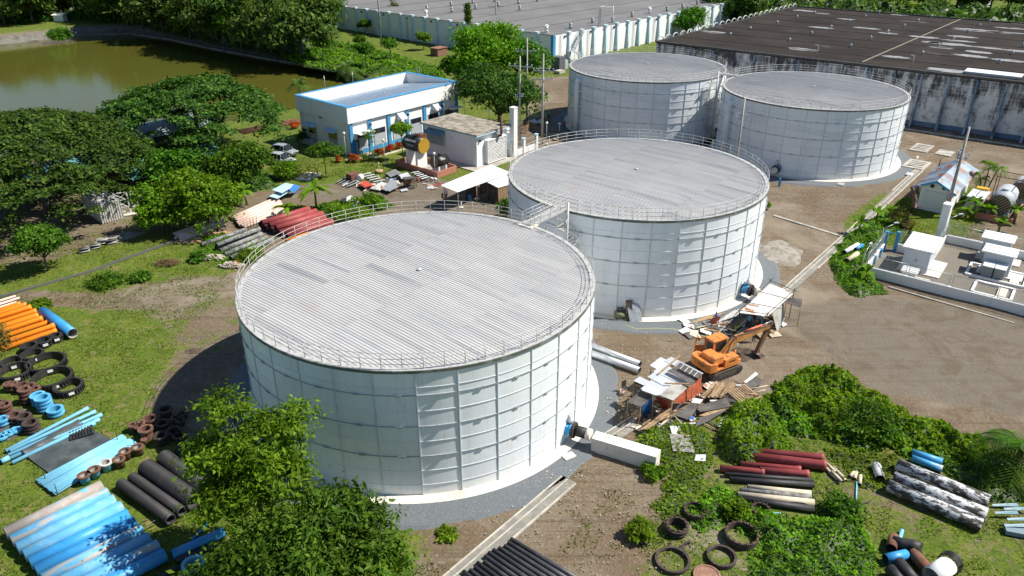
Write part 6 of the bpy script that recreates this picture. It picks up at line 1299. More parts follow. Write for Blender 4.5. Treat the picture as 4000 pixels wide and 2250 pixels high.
for q in dk: obj('post', MB().tube((q.x - o.x, q.y - o.y, 0), (q.x - o.x, q.y - o.y, q.z), .03, n=6), WOOD, T)
# ================================================================ scrap shelter by the excavator
def zs_(x, y): return (2350 + x / 2.8975, 1350 + y / 2.8975)
GALW = pm('pale_steel_sheet', (.60, .62, .65), (.48, .51, .55), .8, (.4, .7), rough=.45, metal=.2, rv=.08)
T = thing('scrap_shelter', 'makeshift shelter roofed with pale metal sheets, planks and tarps beside the excavator', 'shelter', g(*zs_(700, 640))); o = Vector(T.location)
def roofq(pts, z, mat, nm='roof_sheet', t=.02, zz=None):
    q = [g(*zs_(*p), (zz[i] if zz else z)) - o for i, p in enumerate(pts)]; return obj(nm, MB().slab(q, t), mat, T)
for i, pts in enumerate((((545, 222), (668, 130), (810, 196), (690, 300)), ((700, 172), (792, 126), (1152, 312), (1100, 352)), ((585, 292), (702, 208), (1040, 372), (925, 440)), ((440, 490), (640, 322), (915, 446), (720, 585)), ((362, 396), (432, 348), (570, 418), (505, 462)), ((520, 352), (600, 300), (760, 375), (680, 440)), ((455, 505), (520, 440), (760, 545), (610, 562)))):
    roofq(pts, 2.2 + .03 * i, GALW)
for i, pts in enumerate((((822, 232), (872, 180), (1145, 322), (1092, 372)), ((742, 288), (782, 264), (1066, 402), (1012, 432)))): roofq(pts, 2.52 + .03 * i, PLYD, 'dark_board')
for k in range(5): roofq(((830 + k * 52, 236 + k * 27), (876 + k * 52, 186 + k * 27), (884 + k * 52, 190 + k * 27), (838 + k * 52, 240 + k * 27)), 2.56, GALW, 'batten', .01)
roofq(((655, 560), (832, 408), (968, 480), (812, 622)), 2.46, pm('grey_ply', (.40, .38, .34)), 'plywood_sheet'); roofq(((286, 636), (432, 520), (582, 580), (442, 694)), 1.9, PLYD, 'dark_board')
for a, b in (((715, 426), (1012, 432)), ((640, 320), (886, 112))): obj('batten', MB().bar(g(*zs_(*a), 2.5) - o, g(*zs_(*b), 2.5) - o, .12, .06), WOOD, T)
for x, y, z in ((300, 640, 1.9), (440, 690, 1.9), (580, 585, 2.2), (600, 560, 2.3), (800, 620, 2.4), (1040, 410, 2.5), (560, 235, 2.2), (1130, 320, 2.3), (370, 400, 2.2)): q = g(*zs_(x, y), z) - o; obj('post', MB().tube((q.x, q.y, 0), (q.x, q.y, z), .04, n=6), WOOD, T)
obj('bench', MB().slab([g(*zs_(*p), .5) - o for p in ((330, 770), (400, 720), (460, 790), (380, 830))], .06), WOOD, T)
def T_(c, n): return pm(n, c, tuple(x * .7 for x in c), 1.5, (.4, .7), rough=.55, bump=.05, bsc=2.5)
TORG = T_((.66, .15, .07), 'orange_tarp'); TRED = T_((.26, .03, .025), 'red_tarp'); TBLU = T_((.02, .15, .45), 'blue_tarp')
tarp('orange_tarp', [g(*zs_(*p), z) for p, z in (((812, 628), 1.3), ((1120, 362), 2.3), ((1142, 525), 1.0), ((905, 662), .6))], TORG, 'crumpled orange tarp hanging off the scrap shelter roof', 18, 14, .08, seed=5, sagf=.15)
tarp('red_tarp', [g(*zs_(*p), z) for p, z in (((604, 566), 2.2), ((790, 628), 2.3), ((785, 706), .6), ((688, 724), .4))], TRED, 'dark red tarp hanging under the plywood sheet of the scrap shelter', 12, 12, .04, seed=6)
tarp('blue_tarp', [g(*zs_(*p), z) for p, z in (((462, 692), 1.9), ((592, 562), 2.2), ((560, 766), .1), ((458, 806), .0))], TBLU, 'bright blue tarp hanging as the wall of the scrap shelter', 12, 12, .05, seed=7)
# boards, planks and pallets heaped around it
def board(pts, zs, mat, label, t=.05, name='board', group=None): q = [g(*zs_(*p), z) for p, z in zip(pts, zs)]; return one(name, MB().slab(q, t), mat, label, 'board', group)
board(((820, 782), (1040, 640), (1090, 690), (990, 845)), (.35, .9, .8, .3), PLYD, 'dark plywood sheet leaning below the orange tarp'); board(((1088, 680), (1412, 588), (1468, 690), (1112, 752)), (.5, .7, .6, .45), PLYD, 'largest dark plywood sheet before the plank pile')
board(((1050, 925), (1110, 815), (1440, 712), (1200, 860)), (.15, .4, .45, .2), PLYD, 'long dark plywood strip below the largest sheet'); board(((1555, 480), (1745, 345), (1850, 400), (1690, 500)), (.3, .5, .4, .25), PLYD, 'dark plywood sheet lying behind the pallets'); board(((1100, 790), (1250, 730), (1450, 700), (1180, 800)), (.3, .42, .5, .3), WOOD, 'brown board wedged under the dark sheets')
board(((1320, 860), (1480, 720), (1560, 750), (1400, 880)), (.1, .25, .2, .05), LOUV, 'pale dirty sheet at the edge of the bushes'); board(((1610, 410), (1740, 300), (1770, 315), (1650, 425)), (.25, .5, .45, .25), WHITE, 'white gutter piece lying near the excavator bucket', .12)
board(((1010, 640), (1060, 595), (1150, 610), (1110, 655)), (.6, .7, .6, .5), GALW, 'small corrugated metal offcut below the orange tarp'); board(((1050, 1300), (1068, 1232), (1182, 1230), (1176, 1308)), (.1, .2, .2, .1), GALW, 'small pale corrugated sheet on the weeds')
board(((990, 830), (1010, 800), (1050, 800), (1045, 835)), (.4, .5, .5, .4), TBLU, 'scrap of blue tarp between the dark boards')
for i in range(17):
    t = i / 16; a = (1105 + 330 * t + rnd.uniform(-30, 30), 575 + rnd.uniform(-15, 20)); b = (1270 + 235 * t + rnd.uniform(-25, 25), 425 + rnd.uniform(-15, 25)); z = .12 + .28 * math.sin(math.pi * t) + rnd.uniform(0, .12)
    one('plank', MB().bar(g(*zs_(*a), z), g(*zs_(*b), z + rnd.uniform(0, .1)), .2, .045), WOOD, 'weathered plank in the fanned pile beside the excavator, ' + ORD[i] + ' from the left', 'plank', 'fanned plank pile')
for i in range(16):
    t = rnd.random(); a = (420 + 160 * t + rnd.uniform(-25, 25), 930 - 60 * t + rnd.uniform(-20, 60)); b = (700 + 110 * t, 770 - 40 * t + rnd.uniform(-40, 60)); z = .15 + .5 * rnd.random()
    one('plank', MB().bar(g(*zs_(*a), z), g(*zs_(*b), z + rnd.uniform(-.1, .25)), .14, .06), WOOD, 'brown timber in the tumbled heap below the scrap shelter', 'plank', 'tumbled timber heap')
c = g(*zs_(1590, 545), .5); pallet('wood_pallet', 'tan wooden pallet lying tilted on another beside the plank pile', c, 1.9, 1.5, .5, .45, WOOD, 9, (.12, -.1), 'wooden pallets'); c = g(*zs_(1505, 600), .3); pallet('wood_pallet', 'dark wooden pallet under the tan one', c, 1.8, 1.4, .2, .12, PLYD, 8, (-.25, .2), 'wooden pallets')
c = g(*zs_(905, 1120), .1); pallet('wood_pallet', 'grey weathered wooden pallet lying on the weeds', c, 2.0, 1.55, 1.52, .12, pm('grey_wood', (.40, .38, .35), (.20, .19, .18), 3, (.4, .65), rough=.9, rv=.15), 14, (.06, 0), 'wooden pallets')
for i in range(12):
    a = (1620 + rnd.uniform(0, 60), 690 - i * 16 + rnd.uniform(-10, 10)); b = (1700 + rnd.uniform(0, 120), 560 - i * 6 + rnd.uniform(0, 70)); one('plank', MB().bar(g(*zs_(*a), .1 + .05 * i), g(*zs_(*b), .15 + .05 * i), .12, .05), WOOD, 'tan offcut in the heap at the edge of the bushes', 'plank', 'offcuts beside the bushes')
for a, b, lb in (((1685, 490), (1875, 452), 'pale pole sticking out toward the bushes, upper'), ((1720, 535), (1855, 500), 'pale pole sticking out toward the bushes, lower'), ((810, 780), (910, 890), 'pale stick leaning on the dark board')): one('pole', MB().tube(g(*zs_(*a), .5), g(*zs_(*b), .5), .04, n=6), CREAM, lb, 'pole')
p = g(*zs_(262, 525)); T = thing('folding_chair', 'black folding chair standing alone on the dirt near the nearest tank', 'chair', p, .6)
obj('backrest', MB().box((0, .18, .75), (.45, .04, .5)), DARK, T); obj('seat', MB().box((0, 0, .45), (.45, .4, .04)), DARK, T)
for x in (-.2, .2):
    for y in (-.18, .18): obj('leg', MB().tube((x, y, 0), (x, y, .5 if y < 0 else 1.0), .02, n=6), DARK, T)
p = g(*zs_(230, 550)); T = thing('bucket', 'pinkish paint bucket beside the black folding chair', 'bucket', p); obj('pail', MB().lathe([(0, 0), (.17, 0), (.2, .38), (.18, .38), (.16, .05)], 16), pm('pale_pink_plastic', (.60, .45, .40)), T); obj('handle', MB().path([(.19 * math.cos(t), 0, .38 + .1 * math.sin(t)) for t in [i * .39 for i in range(9)]], .008, 4), STEEL, T)
# ================================================================ pump house, fenced switch yard
PO = g(3594, 816); T = thing('pump_house', 'small white pump house with rusty blue gabled roof and roller shutter', 'building', PO, SA)
PX0, PX1, PY0, PY1 = 0, 10.6, -3.0, .45
obj('wall', MB().box(((PX0 + PX1) / 2, (PY0 + PY1) / 2, 1.55), (PX1 - PX0, PY1 - PY0, 3.1)), WHITE2, T)
ym = (PY0 + PY1) / 2; gb = MB().add([(0, PY0, 3.1), (0, PY1, 3.1), (0, ym, 4.1), (PX1, PY0, 3.1), (PX1, PY1, 3.1), (PX1, ym, 4.1)], [(0, 2, 1), (3, 4, 5), (0, 1, 4, 3)]); obj('gable', gb, WHITE2, T)
RUSTB = [pm('roof_blue_rust_%d' % k, c, c2, .9, (.45, .65), c3=(.24, .09, .045), sc3=.7, th3=th, st3=(.4, 1, 1), rough=.55) for k, (c, c2, th) in enumerate((((.15, .22, .30), (.24, .31, .37), (.54, .60)), ((.22, .31, .38), (.32, .38, .42), (.48, .54)), ((.10, .13, .18), (.19, .24, .30), (.50, .56))))]
n = 8
for k in range(n):
    x0 = -1 + k * 12.3 / n; x1 = -1 + (k + .99) * 12.3 / n
    for s, ye in ((0, PY1 + .75), (1, PY0 - .75)):
        obj('roof_sheet', MB().corr([(x0, ym, 4.25), (x1, ym, 4.25), (x1, ye, 3.0), (x0, ye, 3.0)], .2, .025), RUSTB[(k * 2 + s) % 3], T)
obj('fascia', MB().bar((-1.02, ym, 4.18), (-1.02, PY1 + .75, 2.94), .06, .25).bar((-1.02, ym, 4.18), (-1.02, PY0 - .75, 2.94), .06, .25), BLUE, T)
sh = obj('shutter', MB().box((-.06, ym, 1.3), (.08, 2.6, 2.6)), GREYW, T)
for k in range(13): obj('slat', MB().box((-.12, ym, .1 + k * .2), (.05, 2.6, .17)), WHITE, sh)
for y in (ym - .8, ym + .55): obj('gable_vent', MB().tube((-.1, y, 3.25), (.05, y, 3.25), .24, n=14), DARK, T)
obj('roof_stub', MB().tube((8, .6, 3.6), (8, .6, 4.6), .06, n=6), DARK, T)
T = thing('generator_set', 'grey box with pale lid and yellow top right of the pump house', 'cabinet', L2(PO, 5.2, -5.2), SA); obj('body', MB().box((0, 0, .85), (3.4, 1.8, 1.7)), GREYW, T); obj('lid', MB().box((0, 0, 1.76), (3.6, 2.0, .12)), SKYL, T); obj('yellow_housing', MB().box((2.2, 0, 1.5), (.8, 1.4, 1.1)), YEL, T); obj('plinth', MB().box((0, 0, .05), (4, 2.4, .2)), CONC, T)
wp = g(3665, 945); one('cable_pillar', MB().prism([(-.55, -.4), (.55, -.4), (.55, .4), (-.55, .4)], 0, 4.65).prism([(-.6, -.45), (.6, -.45), (.6, .45), (-.6, .45)], 4.65, 4.75), WHITE, 'thick white concrete cable pillar between pump house and fenced yard', 'pillar', loc=(wp.x, wp.y, 0), rz=SA)
cw = MB()
for k in range(5): cw.path([Vector((p5.x, p5.y, 8 - k * .25)) + E1 * (-.35), Vector((p5.x, p5.y, 6 - k * .1)) + E1 * (-.5 - .12 * k), Vector((p5.x - .5, p5.y - .6, 4.4)) + E1 * (-.4), Vector((wp.x + .3 * (k - 2) * .5, wp.y + .2, 4.75))], .035, 5)
one('cable_bundle', cw, BLACKP, 'black cables dropping from the pole to the white cable pillar', 'cable')
T = thing('pole_transformer', 'grey equipment frame mounted high on the pole beside the pump house', 'transformer', (p5.x, p5.y, 0), SA); tf = MB()
for a, b in (((.2, -.6, 7.4), (.2, .6, 7.4)), ((.9, -.6, 7.4), (.9, .6, 7.4)), ((.2, -.6, 8.3), (.9, -.6, 8.3)), ((.2, .6, 8.3), (.9, .6, 8.3)), ((.2, -.6, 7.4), (.2, -.6, 8.3)), ((.9, .6, 7.4), (.9, .6, 8.3)), ((.9, -.6, 7.4), (.9, -.6, 8.3)), ((.2, .6, 7.4), (.2, .6, 8.3)), ((0, 0, 7.4), (.9, 0, 7.4))): tf.bar(a, b, .06, .06)
obj('frame', tf, STEEL, T)
for y in (-.4, 0, .4): obj('bushing', MB().tube((.55, y, 7.4), (.55, y, 8.1), .1, n=10), INS, T)
# fenced yard
YO = Vector((37.13, 72.66, 0)); YA = SA + R_(3); yr = Matrix.Rotation(YA, 4, 'Z')
YT = thing('yard_fence', 'low white wall topped with wire mesh fence around the gravel switch yard', 'fence', YO, YA)
segs = [((0, 0), (0, -24)), ((0, 0), (7.4, 0)), ((8.2, -1.2), (8.2, -5)), ((8.2, -5), (14.4, -5)), ((14.4, -5), (14.4, -24))]
for i, (a, b) in enumerate(segs):
    a = Vector((*a, 0)); b = Vector((*b, 0)); d = (b - a).normalized(); e = .12; obj('low_wall', MB().bar(a - d * e + EZ * .42, b + d * e + EZ * .42, .24, 1.0), WHITE, YT); obj('wall_cap', MB().bar(a - d * e + EZ * .95, b + d * e + EZ * .95, .3, .07), WHITE, YT)
    L = (b - a).length; n = max(1, round(L / 3.9))
    for k in range(n):
        q0 = a + d * (L * k / n + .12); q1 = a + d * (L * (k + 1) / n - .12); chain(YT, q0, q1, 1.05, 2.25, .14, .0035)
        obj('barb_post', MB().tube(q0.lerp(q1, .5) + EZ * 2.2, q0.lerp(q1, .5) + EZ * 2.75, .02, n=5), STEEL, YT)
    bw_ = MB()
    for z in (2.45, 2.6, 2.75): bw_.tube(a + EZ * z, b + EZ * z, .008, n=3, caps=False)
    obj('barbed_wire', bw_, STEEL, YT)
for p in ((7.55, -.05), (8.2, -1.1)): obj('gate_post', MB().box((*p, 1.2), (.36, .36, 2.4)), BLUE, YT)
gt = obj('gate', MB().bar((7.65, -.2, .15), (8.15, -1.0, .15), .06, .1).bar((7.65, -.2, 2.2), (8.15, -1.0, 2.2), .06, .06), BLUE, YT)
for p in ((8.05, -4.85), (14.25, -9.2), (3.2, .0), (5.6, 0)): obj('blue_pilaster', MB().box((p[0] - .12 * (p[1] < -1), p[1] - .12 * (p[1] > -1), .5), (.4, .4, 1.0)), BLUE, YT)
gravel_poly = [(0.1, -.1), (8.1, -.1), (8.1, -5.1), (14.3, -5.1), (14.3, -24), (.1, -24)]
struct('yard_gravel', MB().prism(gravel_poly, -.2, .07), pm('yard_gravel', (.20, .175, .14), (.12, .105, .085), 9, (.4, .7), rough=.95, bump=.03, bsc=14), loc=YO, rz=YA)
def YL(x, y): q = yr @ Vector((x, y, 0)); return (YO.x + q.x, YO.y + q.y, .07)
def cubicle(x, y, sx, sy, h, label, ribs=6, transformers=False, roofo=.25, doors=2):
    T = thing('switch_cubicle', label, 'cubicle', YL(x, y), YA, 'white switchgear cubicles')
    obj('plinth', MB().box((0, -.5, .06), (sx + .6, sy + 1.6, .14)), CONCW, T); obj('body', MB().box((0, 0, h / 2 + .1), (sx, sy, h)), pm('cubicle_grey', (.55, .60, .64), (.48, .53, .57), .8, rough=.5), T)
    rf_ = obj('roof', MB().slab([(-sx / 2 - roofo, -sy / 2 - roofo, h + .18), (-sx / 2 - roofo, sy / 2 + roofo, h + .18), (sx / 2 + roofo, sy / 2 + roofo, h + .36), (sx / 2 + roofo, -sy / 2 - roofo, h + .36)], .14), WHITE, T)
    for k in range(ribs): y0 = -sy / 2 + k * sy / max(1, ribs - 1); x0 = -sx / 2 - roofo + (k + .5) * (sx + 2 * roofo) / ribs; obj('roof_rib', MB().bar((x0, -sy / 2 - roofo, h + .20 + .18 * (k + .5) / ribs), (x0, sy / 2 + roofo, h + .20 + .18 * (k + .5) / ribs), .05, .06), WHITE, rf_)
    for k in range(doors): d = obj('door', MB().box((-sx / 2 - .02, -sy / 4 + k * sy / 2, h / 2 + .1), (.04, sy / 2 - .16, h - .4)), pm('cubicle_door', (.48, .53, .58), rough=.5), T); obj('handle', MB().box((-sx / 2 - .06, (-.08 if k == 0 else .08), h / 2 + .1), (.04, .04, .2)), DARK, d)
    if transformers:
        for s in (-.48, .48):
            q = obj('transformer', MB().box((-sx / 2 - .9, s * 1.15, .75), (1.0, .95, 1.2)), pm('radiator_grey', (.20, .24, .23), (.26, .30, .29), 3), T); obj('lid', MB().slab([(-sx / 2 - 1.55, s * 1.15 - .52, 1.42), (-sx / 2 - 1.55, s * 1.15 + .52, 1.42), (-sx / 2 - .4, s * 1.15 + .52, 1.6), (-sx / 2 - .4, s * 1.15 - .52, 1.6)], .08), SKYL, q)
            for k in range(6): obj('fin', MB().box((-sx / 2 - 1.43, s * 1.15 - .4 + k * .16, .75), (.1, .03, 1.0)), GREYW, q)
    return T
cubicle(5.6, -4.0 + .0, 4.0, 2.5, 2.5, 'largest white cubicle with ribbed roof at the left of the fenced yard', 7); cubicle(1.6, -4.0, .8, 1.3, .75, 'small low white cubicle by the front fence of the yard', 3, doors=1, roofo=.15)
cubicle(8.6, -10.9, 1.5, 2.6, 2.35, 'nearer narrow cubicle with two lidded transformers in the fenced yard', 2, True); cubicle(12.6, -10.2, 1.5, 2.6, 2.35, 'farther narrow cubicle with two lidded transformers in the fenced yard', 2, True)
for i, (x0, x1, y0, y1) in enumerate(((6.2, 9.6, -8.6, -13.8), (2.0, 5.0, -9.8, -13.2))):
    b = MB()
    for a, c in (((x0, y0), (x1, y0)), ((x1, y0), (x1, y1)), ((x1, y1), (x0, y1)), ((x0, y1), (x0, y0))): b.bar(Vector((*a, .12)), Vector((*c, .12)), .25, .24)
    one('pit_kerb', b, WHITE, ('white kerb round the pit under the nearer transformers', 'white kerb round the pit at the front of the yard')[i], 'kerb', loc=(YO.x, YO.y, .07), rz=YA); one('pit_cover', MB().box(((x0 + x1) / 2, y1 + .9, .1), (x1 - x0 - .8, .8, .2)), CONCW, ('pale slab inside the kerb under the nearer transformers', 'pale slab inside the kerb at the front of the yard')[i], 'slab', loc=(YO.x, YO.y, .07), rz=YA)
def arm_lamp(p, h, d, label):
    T = thing('area_lamp', label, 'lamp', p, d, 'angled yard lamps'); obj('pole', MB().tube((0, 0, 0), (0, 0, h), .05, n=8).tube((0, 0, h), (1.4, 0, h + .5), .035, n=6), STEEL, T); obj('lamp_head', MB().box((1.6, 0, h + .55), (.6, .2, .12)), GREYW, T)
arm_lamp(YL(7.5, .4), 2.5, .3, 'angled lamp at the blue gate of the fenced yard'); arm_lamp(YL(.2, .35), 2.2, .9, 'angled lamp at the front left corner of the fenced yard'); arm_lamp(YL(14.6, -4.7), 2.6, .2, 'angled lamp at the back corner of the fenced yard')
# striped tank at the right edge
rp_ = g(3450 + 845 / 1.949, 480 + 735 / 1.949); T = thing('chlorine_tank', 'grey tank with brown and black striped end among banana plants at the right', 'tank', rp_, SA)
Rt = 1.25; zc = 1.95; obj('shell', MB().tube((0, 0, zc), (5.2, 0, zc), Rt, n=32), GREYW, T); stripe_end(T, (-.05, 0, zc), Rt, (-1, 0, 0), pm('dull_tan', (.30, .22, .13), (.24, .17, .1), 2), 9)
for x in (.6, 4.4): obj('support', MB().box((x, 0, .6), (.8, 2.4, 1.2)), GREYW, T)
obj('hatch', MB().tube((2.2, 0, zc + Rt - .05), (2.2, 0, zc + Rt + .25), .35, n=14), GREYW, T)
for y in (-1.9, 1.9): obj('basin_wall', MB().box((2.4, y, .4), (7, .2, .9)), BASIN, T)
obj('basin_wall', MB().box((-1.0, 0, .4), (.2, 3.6, .9)), BASIN, T)
fr_ = MB()
for x in (3.4, 6):
    for y in (-1.4, 1.4): fr_.bar((x, y, .0), (x, y, 4.4), .08, .08)
for y in (-1.4, 1.4): fr_.bar((3.4, y, 4.4), (6, y, 4.4), .08, .08)
for x in (3.4, 6): fr_.bar((x, -1.4, 4.4), (x, 1.4, 4.4), .08, .08)
obj('pipe_frame', fr_, RUST, T)
T = thing('chlorine_tank', 'second striped tank half hidden behind the nearer one at the right edge', 'tank', L2(rp_, 7.5, -1.0), SA); obj('shell', MB().tube((0, 0, zc), (4, 0, zc), 1.1, n=28), GREYW, T); stripe_end(T, (-.05, 0, zc), 1.1, (-1, 0, 0), pm('dull_tan', (.30, .22, .13)), 8); obj('support', MB().box((.6, 0, .6), (.8, 2, 1.2)), GREYW, T)
for i, (u, v, sx, sy) in enumerate(((3600, 580, 4.6, 2.6), (3690, 600, 3.0, 2.2), (3580, 645, 4.6, 3.0), (3552, 683, 1.3, .9), (3284, 722, 1.1, .8), (3730, 660, 4.4, 1.5))):
    p = g(u, v); T = thing('floor_slab', ('pale slotted concrete slab on the dirt behind the pump house', 'pale concrete slab beside the slotted one', 'pale concrete slab with valve next to the right rear tank', 'small metal grating near the right rear tank', 'small concrete cover on the gravel of the right rear tank', 'pale slab right of the pump house roof')[i], 'slab', (p.x, p.y, .0), SA); obj('slab', MB().box((0, 0, .06), (sx, sy, .2)), CONC if i != 3 else LOUV, T)
    if i in (0, 2):
        for k in range(4): obj('slot', MB().box((-sx * .3 + k * sx * .2, 0, .165), (sx * .06, sy * .7, .02)), INNER, T)
    if i == 2: obj('valve_stem', MB().tube((-.6, 0, .16), (-.6, 0, 1.3), .08, n=8).box((-.6, 0, 1.35), (.6, .2, .2)), WHITE, T)
# drains: a long twin-strip channel right of the tanks, and one on the left lawn
def drain(pts, w, name='drain_channel', edge=pm('drain_edge', (.50, .47, .40), (.30, .28, .23), 1, (.4, .7), rough=.95)):
    b = MB(); e = MB(); P = [g(u, v) for u, v in pts]
    for i, (a, c) in enumerate(zip(P[:-1], P[1:])):
        d = (c - a).normalized(); n_ = Vector((-d.y, d.x, 0)); b.bar(a + EZ * .0, c + EZ * .0, w, .1)
        for s in (-.5, .08, .5):
            L = (c - a).length; m_ = max(1, int(L / 6))
            for k in range(m_):
                if rnd.random() < .18 and s != .08: continue
                e.bar(a + d * (L * k / m_) + n_ * s * w + EZ * .03, a + d * (L * (k + .99) / m_) + n_ * s * w + EZ * .03, .12 if s != .08 else .09, .14)
    o = struct(name, b, pm('drain_grey', (.20, .19, .165), (.27, .25, .22), 1, rough=.95)); obj('edge_strip', e, edge, o)
drain(((1640, 2380), (1785, 2252), (2225, 1874)), 1.15); drain(((2380, 1714), (2492, 1642)), 1.15); drain(((2890, 1300), (3085, 1128), (3330, 905), (3592, 664)), 1.0); drain(((-200, 1215), (0, 1160), (350, 1062), (690, 938)), .3, edge=pm('drain_dark', (.10, .10, .09)))
struct('concrete_strip', MB().bar(g(3024, 842) + EZ * .0, g(3310, 930) + EZ * .0, .4, .1), CONC)
struct('broken_kerb', MB().bar(g(3470, 1120) + EZ * .0, g(3960, 1262) + EZ * .0, .18, .12), CONC)
p = g(2222, 1785); one('concrete_slab', MB().box((0, 0, .08), (.9, .6, .1)), CONCW, 'small concrete slab at the edge of the nearest tank base', 'slab', loc=p, rz=.55)
# heaps
def heap(name, label, u, v, rx, ry, h, mat, seed=1, rz=0, kind=None, cat='heap', ns=.5):
    p = g(u, v); n = 36; m_ = 14; b = MB(); vv_ = []; r = random.Random(seed); ph_ = [r.uniform(0, 6) for _ in range(6)]
    for j in range(m_ + 1):
        t = j / m_
        for i in range(n):
            a = 2 * math.pi * i / n; k = t * (1 + .14 * math.sin(2 * a + ph_[0]) + .1 * math.sin(5 * a + ph_[1])); z = h * (1 - t) ** 1.25 * (1 + .25 * math.sin(4 * a + ph_[2]) * t) + (.06 * h * math.sin(9 * a + 11 * t + ph_[3]) if 0 < j < m_ else 0) - (.08 if j == m_ else 0)
            vv_.append((rx * k * math.cos(a), ry * k * math.sin(a), z))
    b.add(vv_, [(j * n + i, (j + 1) * n + i, (j + 1) * n + (i + 1) % n, j * n + (i + 1) % n) for j in range(m_) for i in range(n)], True); o = one(name, b, mat, label, cat, loc=(p.x, p.y, -.02), rz=rz)
    if kind: o['kind'] = kind
    return o
SAND = pm('pale_sand', (.30, .275, .235), (.15, .13, .10), 1.1, (.4, .65), rough=1, bump=.08, bsc=3); SOIL = pm('dark_soil', (.075, .055, .04), (.13, .10, .07), 2, (.4, .65), rough=1, bump=.12, bsc=3)
heap('sand_heap', 'pale grey sand heap at the right foot of the middle tank', 3042, 985, 3.6, 2.6, .5, SAND, 2, .9)
for i, (u, v, r, h) in enumerate(((2895, 1395, .8, .35), (2922, 1372, .7, .3), (2868, 1400, .6, .3), (2940, 1390, .6, .3), (2885, 1365, .6, .25))): heap('soil_heap', 'small dark soil heap under the excavator boom, ' + ORD[i] + ' of five', u, v, r, r * .8, h, SOIL, 10 + i)
heap('soil_heap', 'brown soil heap beside the far left tank shadow', 2065, 500, 2.4, 2., 1.2, pm('brown_soil', (.20, .13, .08), (.15, .10, .06), 2, rough=1, bump=.1), 21)
heap('gravel_heap', 'grey patch of fine gravel in the tree shade on the left', 465, 925, 3.0, 1.2, .15, SAND, 22, .4); heap('dirt_heap', 'low brown rubble heap at the shadow edge left of the nearest tank', 757, 1370, .9, .5, .25, SOIL, 23)
def stones(name, label, u, v, rx, ry, n, s, mat, h=.5, seed=1):
    r = random.Random(seed); b = MB(); p = g(u, v)
    for _ in range(n):
        a = r.uniform(0, 6.28); k = math.sqrt(r.random()); x, y = rx * k * math.cos(a), ry * k * math.sin(a); z = h * (1 - k) * r.random(); q = s * r.uniform(.5, 1.2); v_ = []
        for dx in (-1, 1):
            for dy in (-1, 1):
                for dz in (-1, 1): v_.append((x + dx * q * r.uniform(.3, .6), y + dy * q * r.uniform(.3, .6), z + max(0, dz) * q * r.uniform(.5, .9)))
        b.add(v_, [(0, 1, 3, 2), (4, 6, 7, 5), (0, 4, 5, 1), (2, 3, 7, 6), (0, 2, 6, 4), (1, 5, 7, 3)])
    o = one(name, b, mat, label, 'stones', loc=(p.x, p.y, 0)); o['kind'] = 'stuff'; return o
STN = pm('broken_stone', (.42, .37, .29), (.28, .24, .19), 2, rough=.95); stones('stones', 'heap of broken pale stones beside the cement pipes', 905, 1040, 1.3, .6, 70, .3, STN, .5, 3); stones('stones', 'scattered pale stones around the bush near the cement pipes', 830, 1010, 1.5, .7, 46, .28, STN, .35, 4)
stones('stones', 'pale loose stones scattered over the bare earth before the nearest tank', 2330, 2050, 7.5, 6, 300, .075, STN, .02, 5); stones('stones', 'loose stones at the gravel edge of the nearest tank', 2190, 1860, 1.6, 1.0, 30, .1, STN, .05, 6); stones('stones', 'rubble lying along the excavated ground by the middle tank', 2620, 1330, 9, 4, 200, .08, STN, .02, 7); stones('stones', 'rubble at the left foot of the middle tank', 2030, 960, 2.5, 3, 120, .2, STN, .1, 8)
stones('stones', 'pale stones scattered on the worn grass left of the nearest tank', 700, 1250, 6, 5, 140, .065, STN, .02, 9); stones('stones', 'pale stones scattered on the dirt between the right tanks', 3150, 800, 8, 8, 200, .09, STN, .02, 10); stones('stones', 'rubble beside the scrap shelter', 2560, 1590, 4, 3, 120, .16, STN, .03, 11); stones('stones', 'stones on the bare field behind the right rear tank', 3750, 560, 14, 8, 160, .12, STN, .02, 12)
BR = pm('brush_brown', (.17, .09, .045), (.10, .06, .035), 4, rough=.95); b = MB(); r = random.Random(8)
for _ in range(170): a = r.uniform(0, 6.28); k = math.sqrt(r.random()); c = Vector((1.25 * k * math.cos(a), .75 * k * math.sin(a), .05 + .5 * (1 - k) * r.random())); d = Vector((r.gauss(0, 1), r.gauss(0, 1), r.gauss(0, .35))).normalized() * r.uniform(.2, .5); b.tube(c - d, c + d, .018, n=3, caps=False)
p = g(655, 1030); o = one('brush_heap', b, BR, 'heap of dry brown branches on the left grass', 'branches', loc=(p.x, p.y, .1))
b = MB()
for _ in range(900): a = r.uniform(0, 6.28); k = math.sqrt(r.random()); c = Vector((3.2 * k * math.cos(a), 1.5 * k * math.sin(a), .02)); d = Vector((r.gauss(0, 1), r.gauss(0, 1), 0)).normalized() * r.uniform(.1, .3); b.bar(c - d, c + d + EZ * .04, .05, .015)
p = g(790, 925); o = one('wood_chips', b, pm('wood_chip', (.52, .33, .19), (.38, .22, .12), 3, rough=.9), 'orange-brown wood chips strewn beside the lower pink pipe pile', 'wood chips', loc=(p.x, p.y, 0), rz=.45); o['kind'] = 'stuff'
for i, (u, v) in enumerate(((332, 985), (375, 970), (405, 953), (440, 950))):
    p = g(u, v); T = thing('rod_bundle', ('bundle of black rods with white wrap, nearest on the grass', 'bundle of black rods second from the left', 'bundle of black rods third from the left, largest', 'bundle of black rods rightmost on the grass')[i], 'bundle', p, .4, 'bundles of black rods'); r2 = random.Random(i)
    for k in range(16): obj('rod', MB().tube((-.55, -.3 + .085 * (k % 8), .06 + .28 * (k // 8) + r2.uniform(0, .1)), (.55, -.3 + .085 * (k % 8) + r2.uniform(-.08, .08), .2 + .28 * (k // 8)), .05, n=6), DARK if k % 3 else LOUV, T)
